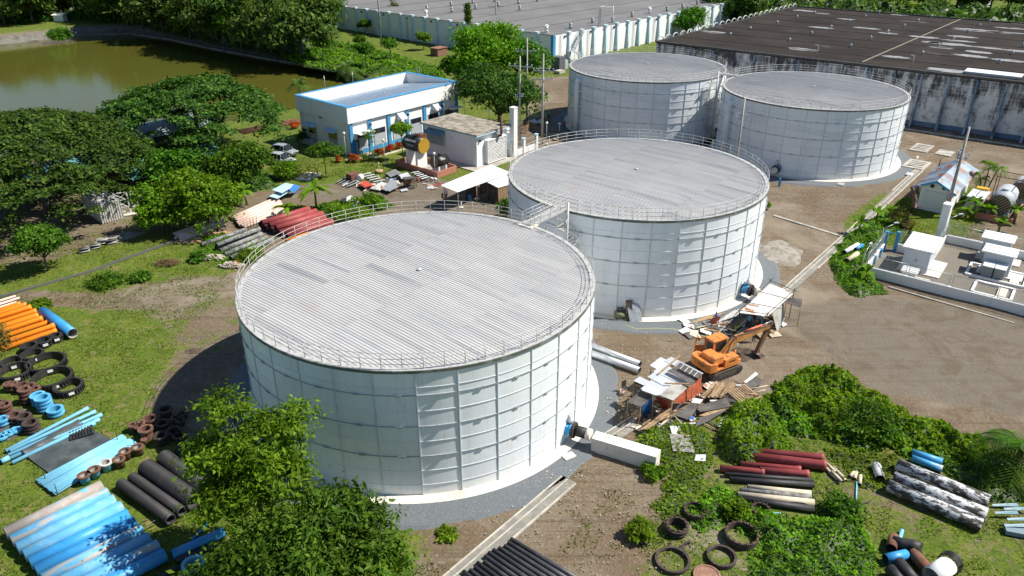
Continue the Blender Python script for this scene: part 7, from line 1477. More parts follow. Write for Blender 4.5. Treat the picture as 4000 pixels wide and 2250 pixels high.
# ================================================================ stairs, bridges and overflow pipes on the tanks
def spiral(p, label, H=TH, r=1.05, turns=2.6, a0=0., cage=True):
    T = thing('spiral_stair', label, 'stair', (p[0], p[1], 0), a0, 'white spiral stairs'); obj('column', MB().tube((0, 0, 0), (0, 0, H + 1.4), .11, n=10), RAILM, T); n = int(H / .21)
    tm = MB().add([(.08, -.05, 0), (r, -.17, 0), (r, .17, 0), (.08, .05, 0), (.08, -.05, -.04), (r, -.17, -.04), (r, .17, -.04), (.08, .05, -.04)], [(0, 1, 2, 3), (7, 6, 5, 4), (0, 4, 5, 1), (1, 5, 6, 2), (2, 6, 7, 3), (3, 7, 4, 0)]).tube((r - .03, 0, 0), (r - .03, 0, 1.0), .018, n=5).mesh('tread'); tm.materials.append(RAILM)
    for k in range(n): obj('tread', tm, None, T, (0, 0, .21 * (k + 1)), 2 * math.pi * turns * k / n)
    obj('handrail', MB().path([((r - .03) * math.cos(2 * math.pi * turns * k / n), (r - .03) * math.sin(2 * math.pi * turns * k / n), .21 * (k + 1) + 1.0) for k in range(n)], .03, 6), RAILM, T); return T
def at_wall(t, u, v, off, z=0):            # point beside tank t, in the direction of the ground pixel
    c = Vector((*dict(TANKS)[t], 0)); d = (g(u, v) - c); d.z = 0; d.normalize(); return c + d * (TR + off), d
A_ = Vector((*TANKS[0][1], 0)); B_ = Vector((*TANKS[1][1], 0)); C_ = Vector((*TANKS[2][1], 0)); D_ = Vector((*TANKS[3][1], 0))
def bridge(c0, c1, side, label):
    d = (c1 - c0).normalized(); n_ = Vector((-d.y, d.x, 0)); a = c0 + d * (TR - .5) + n_ * side; b = c1 - d * (TR - .5) + n_ * side
    T = thing('footbridge', label, 'bridge', (a.x, a.y, TH + .16), math.atan2(d.y, d.x), 'steel footbridges between tanks'); L = (b - a).length
    obj('deck', MB().box((L / 2, 0, .05), (L, .95, .08)).box((L / 2, -.47, .0), (L, .06, .22)).box((L / 2, .47, .0), (L, .06, .22)), RAILM, T)
    for s in (-.45, .45):
        for k in range(5): obj('post', MB().tube((L * k / 4, s, .05), (L * k / 4, s, 1.15), .028, n=6), RAILM, T)
        for z in (.45, .8, 1.15): obj('rail', MB().tube((0, s, z), (L, s, z), .026, n=6), RAILM, T)
    obj('landing', MB().box((.2, 0, -.03), (1.1, 1.6, .12)), CONCW, T); return T
bridge(A_, B_, -.2, 'white steel footbridge joining the nearest tank to the middle tank'); bridge(C_, D_, 1.5, 'white steel footbridge joining the two rear tanks')
q = A_.lerp(B_, .5); dAB = (B_ - A_).normalized(); nAB = Vector((dAB.y, -dAB.x, 0)); q = B_ - dAB * (TR + 1.3) + nAB * 4.6
p_, d_ = at_wall('B', 2215, 1000, 1.2); c = B_ + (Vector((*g(2218, 898, 8.5)[:2], 0)) - B_).normalized() * (TR + 1.25); spiral((c.x, c.y), 'white spiral stair on the left side of the middle tank', a0=1.2)
c = C_ + (Vector((*g(2788, 430, 5)[:2], 0)) - C_).normalized() * (TR + 1.3); spiral((c.x, c.y), 'white spiral stair on the right side of the far left tank', a0=.3)
def overflow(t, u, label):
    c = Vector((*dict(TANKS)[t], 0)); p = g(u, 470); d = (Vector((p.x, p.y, 0)) - c); best = None
    for k in range(360):
        a = R_(k); q = c + Vector((math.cos(a), math.sin(a), 0)) * (TR + .75); h = -HC; zc_ = q.y * _cp - (5 - HC) * _sp; uu = 2000 + FPX * q.x / zc_
        if (c - q).dot(-q) < 0 or True:
            fr_ = Vector((math.cos(a), math.sin(a), 0)).dot(Vector((-q.x, -q.y, 0)).normalized())
            if fr_ > -.15 and (best is None or abs(uu - u) < best[0]): best = (abs(uu - u), a)
    a = best[1]; T = thing('overflow_pipe', label, 'pipe', (c.x, c.y, 0), a, 'tank overflow pipes'); r = .42
    obj('riser', MB().path([(TR + .0, 0, 8.7), (TR + .35, 0, 8.75), (TR + .62, 0, 8.6), (TR + .75, 0, 8.2), (TR + .75, 0, .0)], r, 20), TPAINT, T); obj('wall_flange', MB().tube((TR - .02, 0, 8.7), (TR + .12, 0, 8.7), .62, n=24), TPAINT, T)
    for z in (2, 4.5, 7): obj('bracket', MB().box((TR + .4, 0, z), (.8, 1.0, .12)), TPAINT, T)
overflow('C', 2250, 'big white overflow pipe down the left side of the far left tank'); overflow('D', 2835, 'big white overflow pipe down the left side of the right rear tank')
# black covered object and gear around the tank feet
p = g(2215, 590); 
one('plywood_sheet', MB().slab([Vector((-1.2, -.8, .2)), Vector((1.2, -.8, .15)), Vector((1.2, .8, .3)), Vector((-1.2, .8, .35))], .05), WOOD, 'pale plywood sheet on the ground behind the middle tank railing', 'board', loc=g(2190, 545))
one('formwork_frame', MB().bar((-2, -.6, .1), (2, -.6, .1), .12, .1).bar((-2, .6, .1), (2, .6, .1), .12, .1).bar((-2, -.6, .1), (-2, .6, .1), .12, .1).bar((2, -.6, .1), (2, .6, .1), .12, .1).bar((0, -.6, .1), (0, .6, .1), .12, .1), CREAM, 'pale wooden formwork frame lying behind the middle tank', 'frame', loc=g(2175, 528), rz=.2)
p = g(2640, 548); heap('orange_cover', 'orange-red tarp heap seen over the middle tank railing', 2640, 552, 1.0, .7, .9, TORG, 31, cat='tarp')
p = g(2318, 525); T = thing('pump_unit', 'dark blue pump unit in the shade of the far left tank', 'pump', p); obj('motor', MB().tube((-.6, 0, .6), (.6, 0, .6), .4, n=16), DARK, T); obj('base', MB().box((0, 0, .12), (1.8, .9, .24)), DARK, T); obj('flange', MB().tube((.6, 0, .6), (.75, 0, .6), .55, n=16), pm('navy', (.02, .05, .15)), T)
p = g(2185, 512); T = thing('standpipe', 'white valve standpipe with crosshead beside the dark shade', 'pipe', p); obj('pipe', MB().tube((0, 0, 0), (0, 0, 1.3), .07, n=8), WHITE, T); obj('crosshead', MB().tube((-.35, 0, 1.3), (.35, 0, 1.3), .09, n=8).tube((0, 0, 1.3), (0, 0, 1.5), .12, n=8), WHITE, T)
p = g(1880, 748); T = thing('standpipe', 'white fire hydrant standpipe before the lean-to', 'pipe', g(1802, 812)); obj('pipe', MB().tube((0, 0, 0), (0, 0, .8), .06, n=8), WHITE, T); obj('base', MB().box((0, 0, .05), (.5, .5, .1)), CONCW, T)
p = g(2430, 1238); 
q_, d_ = at_wall('B', 2455, 1262, 1.2); one('leaning_plank', MB().slab([Vector((-.3, 0, 0)), Vector((.3, 0, 0)), Vector((.3, .5, 2.0)), Vector((-.3, .5, 2.0))], .06), DKW, 'tall dark board leaning on the middle tank', 'board', loc=g(2457, 1256), rz=.1)
one('corrugated_sheet', MB().corr([Vector((-.4, -.1, 0)), Vector((.8, -.2, 0)), Vector((.6, .6, 1.5)), Vector((-.6, .6, 1.7))], .15, .03), STEEL, 'grey corrugated sheet leaning on the middle tank', 'sheet', loc=g(2475, 1256), rz=.2)
T = thing('air_compressor', 'green drum-shaped compressor at the foot of the middle tank', 'compressor', g(2420, 1246)); obj('tank', MB().tube((-.5, 0, .5), (.5, 0, .5), .36, n=16), pm('dull_green', (.16, .19, .09), (.22, .24, .13), 3), T); obj('motor', MB().box((0, 0, 1.0), (.6, .4, .3)), DARK, T)
for x in (-.35, .35): obj('leg', MB().box((x, 0, .1), (.08, .5, .24)), DARK, T)
for i in range(9): one('steel_bar', MB().bar(g(2800 + i * 9, 1260 - i * 3, .3), g(2865 + i * 6, 1215 - i * 2, .45), .08, .05), LOUV, 'grey steel bar in the heap left of the rusty-roofed shelter', 'bar', 'steel bar heap')
for i in range(5): one('plank', MB().bar(g(2695 + i * 14, 1262 - i * 6, .08), g(2790 + i * 10, 1240 - i * 4, .12), .16, .05), WOOD, 'plank lying against the base of the middle tank', 'plank', 'planks at the middle tank base')
b = MB(); b.path([g(u, v, .04) for u, v in ((2415, 1262), (2470, 1278), (2480, 1285), (2560, 1282), (2630, 1285), (2700, 1300), (2760, 1318), (2800, 1322), (2812, 1300), (2770, 1280), (2725, 1275), (2716, 1262), (2740, 1252), (2770, 1262))], .03, 5); one('yellow_hose', b, pm('yellow_hose', (.55, .56, .18), fine=0), 'thin yellow hose snaking over the dirt before the middle tank', 'hose')
tarp('red_cloth', [g(u, v, z) for (u, v), z in (((2774, 1246), .9), ((2815, 1236), 1.0), ((2806, 1262), .1), ((2778, 1268), .1))], TORG, 'red cloth draped beside the seated person by the middle tank', 8, 8, .04, seed=9)
for i in range(4): one('beam', MB().bar(g(2810 + i * 12, 1345 - i * 10, .15), g(2885 + i * 8, 1290 - i * 6, .15), .2, .15), CONC, 'grey timber beam lying behind the excavator cab', 'beam', 'beams behind the excavator')
one('bucket', MB().lathe([(0, 0), (.14, 0), (.16, .3), (.14, .3), (.13, .03)], 14), pm('lime', (.55, .62, .04), fine=0), 'lime yellow bucket behind the excavator boom', 'bucket', loc=g(2878, 1287, .0))
# ================================================================ scrap yard before the generator house
def zr6(x, y): return (1000 + x / 2.3409, 400 + y / 2.3409)
SC = [(((740, 725), (850, 665), (960, 735), (860, 775)), .25, STEEL, 'fan of grey steel strips at the left of the scrap yard'), (((945, 745), (1000, 715), (1070, 755), (985, 778)), .5, T_((.55, .07, .04), 'red_sheet'), 'orange-red sheet on the scrap yard'),
      (((1040, 790), (1150, 725), (1200, 745), (1130, 805)), .3, LOUV, 'pale board leaning in the middle of the scrap yard'), (((1140, 790), (1250, 700), (1300, 740), (1200, 810)), .4, STEEL, 'grey grated panel in the middle of the scrap yard'), (((1190, 650), (1270, 612), (1330, 650), (1230, 685)), .5, STEEL, 'stack of steel strips at the back of the scrap yard'),
      (((950, 660), (1040, 640), (1200, 720), (1100, 740)), .35, LOUV, 'long bundle of pale profiles at the back of the scrap yard'), (((1425, 640), (1480, 630), (1600, 690), (1530, 710)), .4, SKYL, 'white slatted panels at the right of the scrap yard'), (((1310, 660), (1380, 640), (1420, 680), (1330, 700)), .6, GALW, 'pale sheet pile right of the middle of the scrap yard'), (((1200, 800), (1270, 750), (1300, 770), (1225, 815)), .45, STEEL, 'steel tray nearest the camera on the scrap yard')]
for i, (pts, h, m_, lb) in enumerate(SC):
    T = thing('scrap_stack', lb, 'scrap', g(*zr6(*pts[0]))); o = Vector(T.location); n = 6; r = random.Random(i)
    for k in range(n):
        q = [g(*zr6(*p), .06 + h * (k + 1) / n) - o + Vector((r.uniform(-.15, .15), r.uniform(-.15, .15), 0)) for p in pts]
        if 'strip' in lb or 'profile' in lb or 'slat' in lb:
            for j in range(5): a, c = q[0].lerp(q[3], j / 5 + .04), q[1].lerp(q[2], j / 5 + .04); obj('strip', MB().bar(a, c, .14, .05), m_, T)
        else: obj('sheet', MB().slab(q, .03), m_, T)
p = g(*zr6(890, 715)); T = thing('metal_bin', 'rusty square bin with round white drum in the scrap yard', 'bin', p, SA); obj('body', MB().box((0, 0, .55), (1.5, 1.2, 1.1)), RUST, T); obj('drum', MB().tube((.2, -.95, .5), (.9, -.75, .5), .45, n=16), WHITE, T)
for i, (x, y, c, lb) in enumerate(((1270, 725, (.08, .14, .5), 'blue bag on the scrap yard'), (1155, 800, (.7, .22, .03), 'orange object at the front of the scrap yard'), (1480, 720, (.4, .08, .05), 'red gas bottle by the dark bin'))): p = g(*zr6(x, y)); one('scrap_item', MB().lathe([(0, 0), (.18, 0), (.2, .35), (.12, .55), (0, .6)], 12), cloth(c), lb, 'scrap', loc=p)
p = g(*zr6(1410, 770)); T = thing('scrap_hut', 'dark rusty frame hut at the right of the scrap yard', 'scrap', p, .4); 
for x in (-.8, .8):
    for y in (-.5, .5): obj('post', MB().bar((x, y, 0), (x * .8, y, 1.3), .06, .06), RUST, T)
obj('top', MB().box((0, 0, 1.25), (1.7, 1.1, .08)), PLYD, T); obj('back', MB().box((0, .5, .7), (1.6, .05, 1.0)), BAM, T)
p = g(*zr6(1128, 640)); T = thing('traffic_post', 'red and white post standing on a wooden reel', 'post', p); obj('reel', MB().tube((0, 0, 0), (0, 0, .35), .55, n=18), WOOD, T); obj('post', MB().tube((0, 0, .35), (0, 0, 1.5), .05, n=8), WHITE, T); obj('band', MB().tube((0, 0, 1.1), (0, 0, 1.3), .055, n=8), cloth((.5, .05, .03)), T)
lay('red_rod', 'thin dark red pipe lying right of the scrap yard', 'pipe', 'thin red pipes by the lean-to', zr6(1560, 775), zr6(1690, 735), zr6(1590, 785), zr6(1720, 745), 3, .05, DRED)
# rubbish heap near the banana plant and covered stack
r = random.Random(4)
for i, (x, y, s, c, lb) in enumerate(((860, 880, 1.3, (.66, .65, .62), 'white crumpled sheet on the rubbish heap'), (800, 890, .8, (.05, .06, .08), 'black bag on the rubbish heap'), (910, 950, .9, (.04, .2, .5), 'blue tarp scrap on the rubbish heap'), (960, 930, .8, (.28, .18, .1), 'brown board on the rubbish heap'), (885, 985, .8, (.05, .28, .6), 'bright blue pipe scrap at the front of the rubbish heap'), (930, 915, .7, (.45, .4, .34), 'grey sack on the rubbish heap'))):
    q = [g(*zr6(x + dx * 40 * s, y + dy * 26 * s), .3 + .5 * r.random()) for dx, dy in ((-1, .2), (.1, -1), (1, -.1), (0, 1))]; tarp('rubbish_sheet', q, cloth(c), lb, 6, 6, .12, cat='rubbish', seed=40 + i)
tarp('blue_cover', [g(*zr6(x, y), z) for (x, y), z in (((300, 800), 1.2), ((350, 745), 1.4), ((405, 770), .8), ((350, 830), .6))], TBLU, 'dark blue tarp over the covered stack left of the banana plant', 8, 8, .06, seed=60); 
for i, pts in enumerate((((145, 800), (270, 735), (365, 755), (240, 830)), ((120, 860), (230, 790), (350, 790), (200, 880)))): q = [g(*zr6(*p), 1.2 - .4 * i) for p in pts]; one('roof_panel', MB().corr(q, .25, .03), PALEBLUE, ('upper pale blue roof panel on the stack left of the banana plant', 'lower pale blue roof panel on the stack left of the banana plant')[i], 'panel')
# ================================================================ sheds under the big trees at the left
TEAL = pm('teal_roof_sheet', (.11, .29, .30), (.18, .36, .36), .7, rough=.5, rv=.1)
def shed(o, L, Wd, h, label, rz=SA, teal=TEAL, ridge=1.1, n=8):
    T = thing('open_shed', label, 'shed', (o[0], o[1], 0), rz, 'teal-roofed sheds under the trees')
    for k in range(n):
        x0, x1 = k * L / n, (k + .99) * L / n
        for s in (0, 1): obj('roof_sheet', MB().corr([(x0, Wd / 2, h + ridge), (x1, Wd / 2, h + ridge), (x1, -.6 if s == 0 else Wd + .6, h), (x0, -.6 if s == 0 else Wd + .6, h)], .3, .04), teal, T)
    for k in range(5):
        for y in (.1, Wd - .1): obj('post', MB().box((k * L / 4 * .98 + .1, y, h / 2), (.16, .16, h)), DARK, T)
    obj('back_wall', MB().box((L / 2, Wd - .2, h / 2), (L - .4, .1, h - .2)), DKW, T); return T
shed((-48.8, 93.5), 14, 7, 3.3, 'teal-roofed open shed behind the white trusses'); shed((-62, 92), 13, 7, 3.2, 'teal-roofed open shed hidden under the broad tree at the left'); shed((-58.5, 108), 18, 8, 3.4, 'pale-roofed long shed by the pond behind the broad trees', teal=pm('pale_shed_roof', (.34, .42, .43), (.42, .48, .48), .6, rough=.5))
for i, (u, v, w) in enumerate(((462, 842, 1.5), (527, 833, 1.4))):
    p = g(u, v); T = thing('steel_truss', ('white lattice truss frame left of the pair beside the container', 'white lattice truss frame right of the pair, half behind the bushes')[i], 'truss', p, .35, 'white lattice trusses'); H = 2.9
    for x in (0, w): obj('upright', MB().bar((x, 0, 0), (x, 0, H), .14, .14), WHITE, T)
    for k in range(4): obj('strut', MB().bar((0, 0, .08 + k * H / 3.1), (w, 0, .08 + k * H / 3.1), .1, .1), WHITE, T)
    for k in range(3): obj('brace', MB().bar((0, .06, k * H / 3.1), (w, .06, (k + 1) * H / 3.1), .07, .07).bar((w, -.06, k * H / 3.1), (0, -.06, (k + 1) * H / 3.1), .07, .07), WHITE, T)
p = g(398, 876); T = thing('storage_container', 'pale corrugated storage box under the trees beside the white trusses', 'container', p, .80); cw_ = pm('container_white', (.50, .50, .47), (.34, .33, .30), 1, rough=.7)
obj('shell', MB().box((1.4, 2.8, 1.25), (2.6, 5.4, 2.5)), cw_, T)
for k in range(10): obj('rib', MB().box((.15 + k * .28, .06, 1.25), (.09, .06, 2.4)), cw_, T)
for k in range(16): obj('rib', MB().box((.07, .2 + k * .34, 1.25), (.06, .1, 2.4)), cw_, T)
one('concrete_slab', MB().box((0, 0, .1), (1.5, .9, .12)), CONCW, 'tilted pale slab beside the truss on the left grass', 'slab', loc=g(510, 838), rz=.5)
lay('bank_pipe', 'long brown pipe lying on the pond bank behind the broad tree', 'pipe', 'pipes on the near pond bank', (925, 510), (1165, 462), (950, 522), (1175, 475), 4, .12, RUST)
# wooden stakes between pink and red pipes
for i in range(5): p = g(960 + i * 11, 905 - i * 4); one('stake', MB().tube((0, 0, 0), (.05 * (i - 2), 0, 1.5), .04, n=5), WOOD, 'wooden stake in the row beside the dark red pipes', 'stake', 'stakes beside the red pipes', loc=p)
tarp('red_rag', [g(u, v, .1) for u, v in ((912, 1020), (940, 1008), (955, 1018), (925, 1030))], TORG, 'small orange-red rag on the stones by the nearest tank', 6, 6, .06, seed=70)
# right edge metal scrap
for i, (u, v, w) in enumerate(((3925, 1975, .8), (3965, 1990, .7), (3930, 2005, .7), (3975, 2055, .8), (3985, 2030, .8))): p = g(u, v, .1 + .08 * i); one('sheet_scrap', MB().slab([Vector((-w, -.05, 0)), Vector((w, -.18, .1)), Vector((w, .08, .15)), Vector((-w, .1, .05))], .04), pm('pale_blue_scrap', (.14, .27, .33), (.25, .36, .40), 2, rough=.4), ORD[i] + ' pale blue metal scrap from the top at the right edge', 'scrap', loc=p)
one('metal_trough', MB().box((0, 0, .15), (1.8, .7, .3)), pm('trough_blue', (.18, .25, .29), rough=.5), 'pale blue metal trough full of rods at the right edge', 'trough', loc=g(3985, 2085, .0), rz=-.3)
# structures by the foot of the white warehouse
T = thing('tank_shed', 'small dark grey water cabinet at the corner of the white warehouse', 'cabinet', g(2180, 272), SA); obj('body', MB().box((0, 0, 1.5), (2.2, 2.4, 3.0)), pm('cab_dark', (.10, .11, .12), rough=.7), T); obj('side_tank', MB().box((1.9, 0, 1.0), (1.2, 2.0, 2.0)), GREYW, T)
one('brick_shed', MB().box((0, 0, .9), (3.4, 2.6, 1.8)).box((0, 0, 1.86), (3.8, 3, .12)), pm('brick_brown', (.25, .12, .08), (.16, .09, .06), 2, rough=.95), 'small brown brick shed on the grass below the white warehouse', 'shed', loc=g(1715, 215), rz=SA)
for i in range(14): one('plank', MB().bar(g(2080 + rnd.uniform(-25, 35), 262 + rnd.uniform(-10, 14), .2), g(2100 + rnd.uniform(-30, 40), 262 + rnd.uniform(-12, 12), .4), .3, .12), CREAM if i % 2 else LOUV, 'timber in the scrap heap before the far corner of the warehouse', 'plank', 'timber scrap by the warehouse corner')
heap('timber_heap', 'orange-brown timber heap at the warehouse corner', 2205, 212 + 20, 1.6, 1.2, 1.2, WOOD, 33)
T = thing('floor_slab', 'square concrete cover on the grass by the warehouse corner', 'slab', g(2186, 285), SA); obj('slab', MB().box((0, 0, .3), (2.2, 1.6, .6)), CONC, T)
for i in range(12): p = g(2090 + rnd.uniform(-22, 22), 478 + rnd.uniform(-8, 8)); one('white_sack', MB().lathe([(.0, 0), (.35, .02), (.38, .2), (.25, .35), (0, .38)], 10), SKYL, 'white sack lying in the shade beside the far left tank', 'sack', 'white sacks in the shade', loc=p)
# ================================================================ trees and planting
def umbrella(label, x, y, R, ztop, zlow, nl, size, seed, trunk_r=.55, fork=3.2):
    r = np.random.default_rng(seed); rr_ = random.Random(seed); T = thing('rain_tree', label, 'tree', (x, y, 0), 0, 'broad umbrella-crowned trees'); P = []; N = []; tips = []
    nc = 400
    for k in range(nc):
        a = r.random() * 2 * math.pi; q = math.sqrt(r.random()); rad = R * q * (.92 + .12 * math.sin(3 * a + seed)); layer = r.random()
        z = ztop - (ztop - zlow) * (q ** 2.4) * .85 - (1.2 + 1.6 * q) * (layer > .72) + r.normal(0, .25); c = np.array([rad * math.cos(a), rad * math.sin(a), z]); w = R * r.uniform(.055, .10); n = int(nl / nc * (w / (R * .08)) ** 2)
        o = r.normal(0, 1, (n, 3)) * np.array([w, w, w * .23]) * .62; o[:, 2] -= .12 * (o[:, 0] ** 2 + o[:, 1] ** 2) / w; P.append(c + o); N.append(np.tile([math.cos(a) * .25, math.sin(a) * .25, 1.], (n, 1)) + o * .12)
        if k % 11 == 0: tips.append(tuple(c - np.array([0, 0, .35])))
    obj('crown', leaf_mesh('crown', np.concatenate(P), np.concatenate(N), size, LEAF['rain'], .55, .5), None, T)
    b = MB(); b.path([(0, 0, -.3), (.15, .1, fork * .5), (.1, 0, fork)], trunk_r, 10, taper=trunk_r * .8)
    mains = []
    for k in range(6):
        a = k * 1.05 + rr_.uniform(-.25, .25); m_ = Vector((math.cos(a) * R * .34, math.sin(a) * R * .34, fork + (ztop - fork) * .55)); mains.append(m_); b.path([(0, 0, fork - .2), m_ * .35 + Vector((0, 0, fork * .6)), m_], trunk_r * .6, 7, taper=trunk_r * .3)
    for t in tips:
        t = Vector(t); m_ = min(mains, key=lambda q: (q - t).length); mid = m_.lerp(t, .5) + Vector((rr_.uniform(-.5, .5), rr_.uniform(-.5, .5), .5)); b.path([m_, mid, t], trunk_r * .24, 5, taper=.04)
    obj('trunk', b, BARK, T); return T
p = g(815, 640); umbrella('broad umbrella-crowned tree by the pond left of the office', p.x - .5, p.y, 14.4, zat(300, (0, p.y + 4)), 6.0, 56000, .42, 3)
p = g(170, 850); umbrella('broad umbrella-crowned tree nearest the left edge, over the sheds', p.x, p.y + 1, 13.6, zat(425, (0, p.y + 5)), 5.0, 60000, .38, 5)
p = g(-260, 720); umbrella('umbrella-crowned tree cut by the left edge behind the nearer one', p.x, p.y, 12, 11, 5, 24000, .46, 8)
def L_(*a): return list(a)
def T3(name, label, u, v, rx, rz, zc, nl, size, mat, th, tr, seed=0, **k):
    p = g(u, v); return make_tree(name, label, p.x, p.y, blob_lobes(rx, rz, zc, k.pop('nlob', 8), k.pop('spread', .55), random.Random(seed)), nl, size, mat, th, tr, **k)
T3('mango_tree', 'dense bright green round tree above the lower pink pipes', 815, 885, 4.4, 3.4, 3.6, 15000, .42, 'bright', 2.0, .25, 1, clump=.55, shell=.6)
T3('mango_tree', 'smaller bright green tree left of the larger round one', 640, 905, 2.9, 2.7, 2.7, 9500, .36, 'bright', 1.4, .18, 2, clump=.45, shell=.6)
T3('mango_tree', 'mid green tree behind the round bright trees, by the parked cars', 945, 745, 4.2, 2.9, 3.6, 11000, .42, 'mid', 2.2, .25, 3, clump=.6)
T3('mango_tree', 'leafy tree between the sheds and the broad pond tree', 690, 760, 4.2, 2.8, 3.4, 9500, .42, 'mid', 2.2, .25, 4, clump=.6)
T3('broadleaf_tree', 'small single dark green tree standing on the left lawn', 187, 1055, 2.65, 2.0, 3.0, 6500, .30, 'mid', 1.5, .13, 5, clump=.38, droop=.5)
T3('broadleaf_tree', 'brownish dry-leaved tree cut by the left edge over the orange pipes', -40, 1490, 2.5, 2.1, 2.9, 5600, .22, 'dry', 1.6, .14, 6, clump=.35)
p = g(1050, 2160); zt = zat(1560, (0, p.y + 1)); LB = [(-1.2, 1.2, zt - .8, 1.5, 1.3, .9), (.6, .4, zt - 2.6, 2.3, 2.0, 1.6), (2.4, .9, zt - 1.4, 1.3, 1.3, .7), (-2.0, -.2, zt - 3.2, 1.5, 1.5, 1.2), (1.6, -1.2, zt - 4.2, 2.2, 2.0, 1.5), (-.8, -1.2, zt - 5.2, 2.2, 2.0, 1.5), (-2.2, .8, zt - 5.0, 1.4, 1.4, 1.)]
T = make_tree('feathery_tree', 'feathery light green tree in front of the nearest tank, with bare twigs showing', p.x, p.y, LB, 18000, .30, 'bright', zt - 6.5, .2, clump=.42, per=55, shell=.35, flat=.45, asp=.38, ntips=26, jit=.6); T.rotation_euler[2] = 0
p = g(1240, 2420); zt = zat(1930, (0, p.y + 2)); LB = [(0, 0, zt - 2.6, 3.4, 3.0, 2.4), (2.6, .8, zt - 2.0, 2.2, 2.2, 1.7), (-2.8, .2, zt - 3.2, 2.6, 2.4, 2.0), (1.2, 1.8, zt - 1.4, 2.0, 1.8, 1.3), (3.6, -1.0, zt - 3.6, 2.2, 2.2, 1.8), (-4.6, -.8, zt - 4.2, 2.0, 2.0, 1.8), (0, -2.2, zt - 3.5, 3.0, 2.4, 2.2)]
T = make_tree('broadleaf_tree', 'dense dark green tree at the bottom edge in front of the nearest tank', p.x, p.y, LB, 27000, .32, 'mid', zt - 4, .28, clump=.42, per=60, shell=.6, flat=.6, asp=.42, ntips=14); T.rotation_euler[2] = 0
T3('broadleaf_tree', 'large dark spreading tree behind the generator house', 1950, 505, 7.4, 5.0, 5.6, 23000, .46, 'rain', 2.5, .32, 8, clump=.75)
T3('broadleaf_tree', 'bright leafy tree behind the large dark one, before the white warehouse', 1900, 345, 7.4, 5.8, 7.4, 19000, .55, 'bright', 3.5, .3, 9, clump=.85)
T3('broadleaf_tree', 'rounded tree right of the bright one at the far warehouse corner', 2020, 335, 6.6, 5.0, 5.6, 14000, .52, 'mid', 3, .3, 10, clump=.8)
T3('broadleaf_tree', 'low leafy tree at the left foot of the bright tree', 1790, 330, 3.6, 2.8, 3.4, 5000, .5, 'mid', 2, .2, 11, clump=.7)
p = g(1830, 190); T = thing('creeper_column', 'pole wholly wrapped in creeper in front of the warehouse roof', 'creeper', (p.x, p.y, 0)); obj('pole', MB().tube((0, 0, 0), (0, 0, 10), .15, n=6), BARK, T); P, N = clump_points([(0, 0, 6 + k * .9, .75 - .04 * k, .75 - .04 * k, 1.) for k in range(6)], 2600, .3, 20); obj('foliage', leaf_mesh('foliage', P, N, .42, LEAF['mid']), None, T)
T3('broadleaf_tree', 'round dark tree standing alone between the two warehouses', 2690, 145, 4.6, 3.6, 4.6, 6500, .6, 'mid', 2, .3, 12, clump=.8)
T3('ornamental_tree', 'small round bright tree in front of the office windows', 1575, 622, 1.5, 1.2, 4.4, 2200, .28, 'bright', 3.6, .08, 13, clump=.25)
T3('ornamental_tree', 'wispy small tree beside the office door', 1445, 612, 1.5, 1.9, 2.7, 900, .24, 'mid', 1.6, .06, 14, clump=.3, asp=.3, shell=.2)
T3('ornamental_tree', 'flat-topped young tree beside the yellow barrier', 1275, 692, 2.4, 1.0, 3.9, 2600, .3, 'mid', 3.0, .07, 15, clump=.35, flat=.3)
for i, (u, v, h) in enumerate(((1432, 265, 5.5), (1265, 235, 5.2), (1525, 232, 4.6), (1410, 190, 3.2), (1655, 195, 4.2), (1425, 135, 4.), (1550, 110, 8.), (1535, 140, 6.))):
    T3('bank_tree', ('slender tree on the grassy bank, just above the office roof', 'slim round-headed tree on the bank left of the office', 'round tree on the grassy bank right of the slender one', 'small dark tree beside the tall slim pole', 'bright bushy small tree before the white warehouse wall', 'dark shrub-like tree against the white warehouse wall', 'tall sparse tree against the white warehouse', 'sparse sapling next to the tall sparse tree')[i], u, v, h * (.34 if i < 6 else .18), h * .3, h * .72, 2400 if i < 6 else 420, .5, ('mid', 'bright', 'mid', 'mid', 'bright', 'mid', 'far', 'far')[i], h * .5, .1, 20 + i, clump=.5)
for i, (u, v, h) in enumerate(((1175, 395, 3.4), (1362, 345, 4.6), (1487, 320, 3.0), (1300, 185, 4.0), (1395, 345, 3.0))): p = g(u, v, -.5); palm('date_palm', ('feathery palm at the pond edge left of the office', 'taller feathery palm behind the office roof', 'small palm behind the right part of the office roof', 'palm among the trees on the pond bank', 'short palm beside the taller one behind the office')[i], p.x, p.y, h, 15, 3.0, 'far', z=-.5 if i != 3 else 0)
# far tree prototypes, copied along the pond and behind the warehouses
protos = []
for k, (rx, rz, zc, mat, nl) in enumerate(((5.0, 5.2, 5.2, 'far', 6500), (5.8, 4.6, 4.6, 'mid', 6500), (4.4, 6.0, 6.0, 'bright', 6000), (6.6, 5.0, 5.2, 'far', 7500))):
    T = make_tree('bank_tree', 'x tree in the belt', 0, 0, blob_lobes(rx, rz, zc, 9, .6, random.Random(50 + k)), nl, .72, mat, zc - rz * .4, .28, clump=.85, per=35, shell=.55, group='trees of the far belts'); protos.append(T)
used_p = [False] * 4
def belt(pts, lab, sc=(.8, 1.25), seed=0, z=0.):
    r = random.Random(seed); cnt = [0] * 4
    for i, (u, v) in enumerate(sorted(pts)):
        k = r.randrange(4); p = g(u, v); s = r.uniform(*sc); lb = lab % (('dark', 'rounded', 'bright', 'broad')[k]) + ', ' + ORD[cnt[k]] + ' from left'; cnt[k] += 1
        if not used_p[k]: used_p[k] = True; o = protos[k]; o.location = (p.x, p.y, z); o.scale = (s, s, s); o['label'] = lb; o['group'] = lab % 'far'
        else: dup(protos[k], (p.x, p.y, z), r.uniform(0, 6), s, lb, lab % 'far')
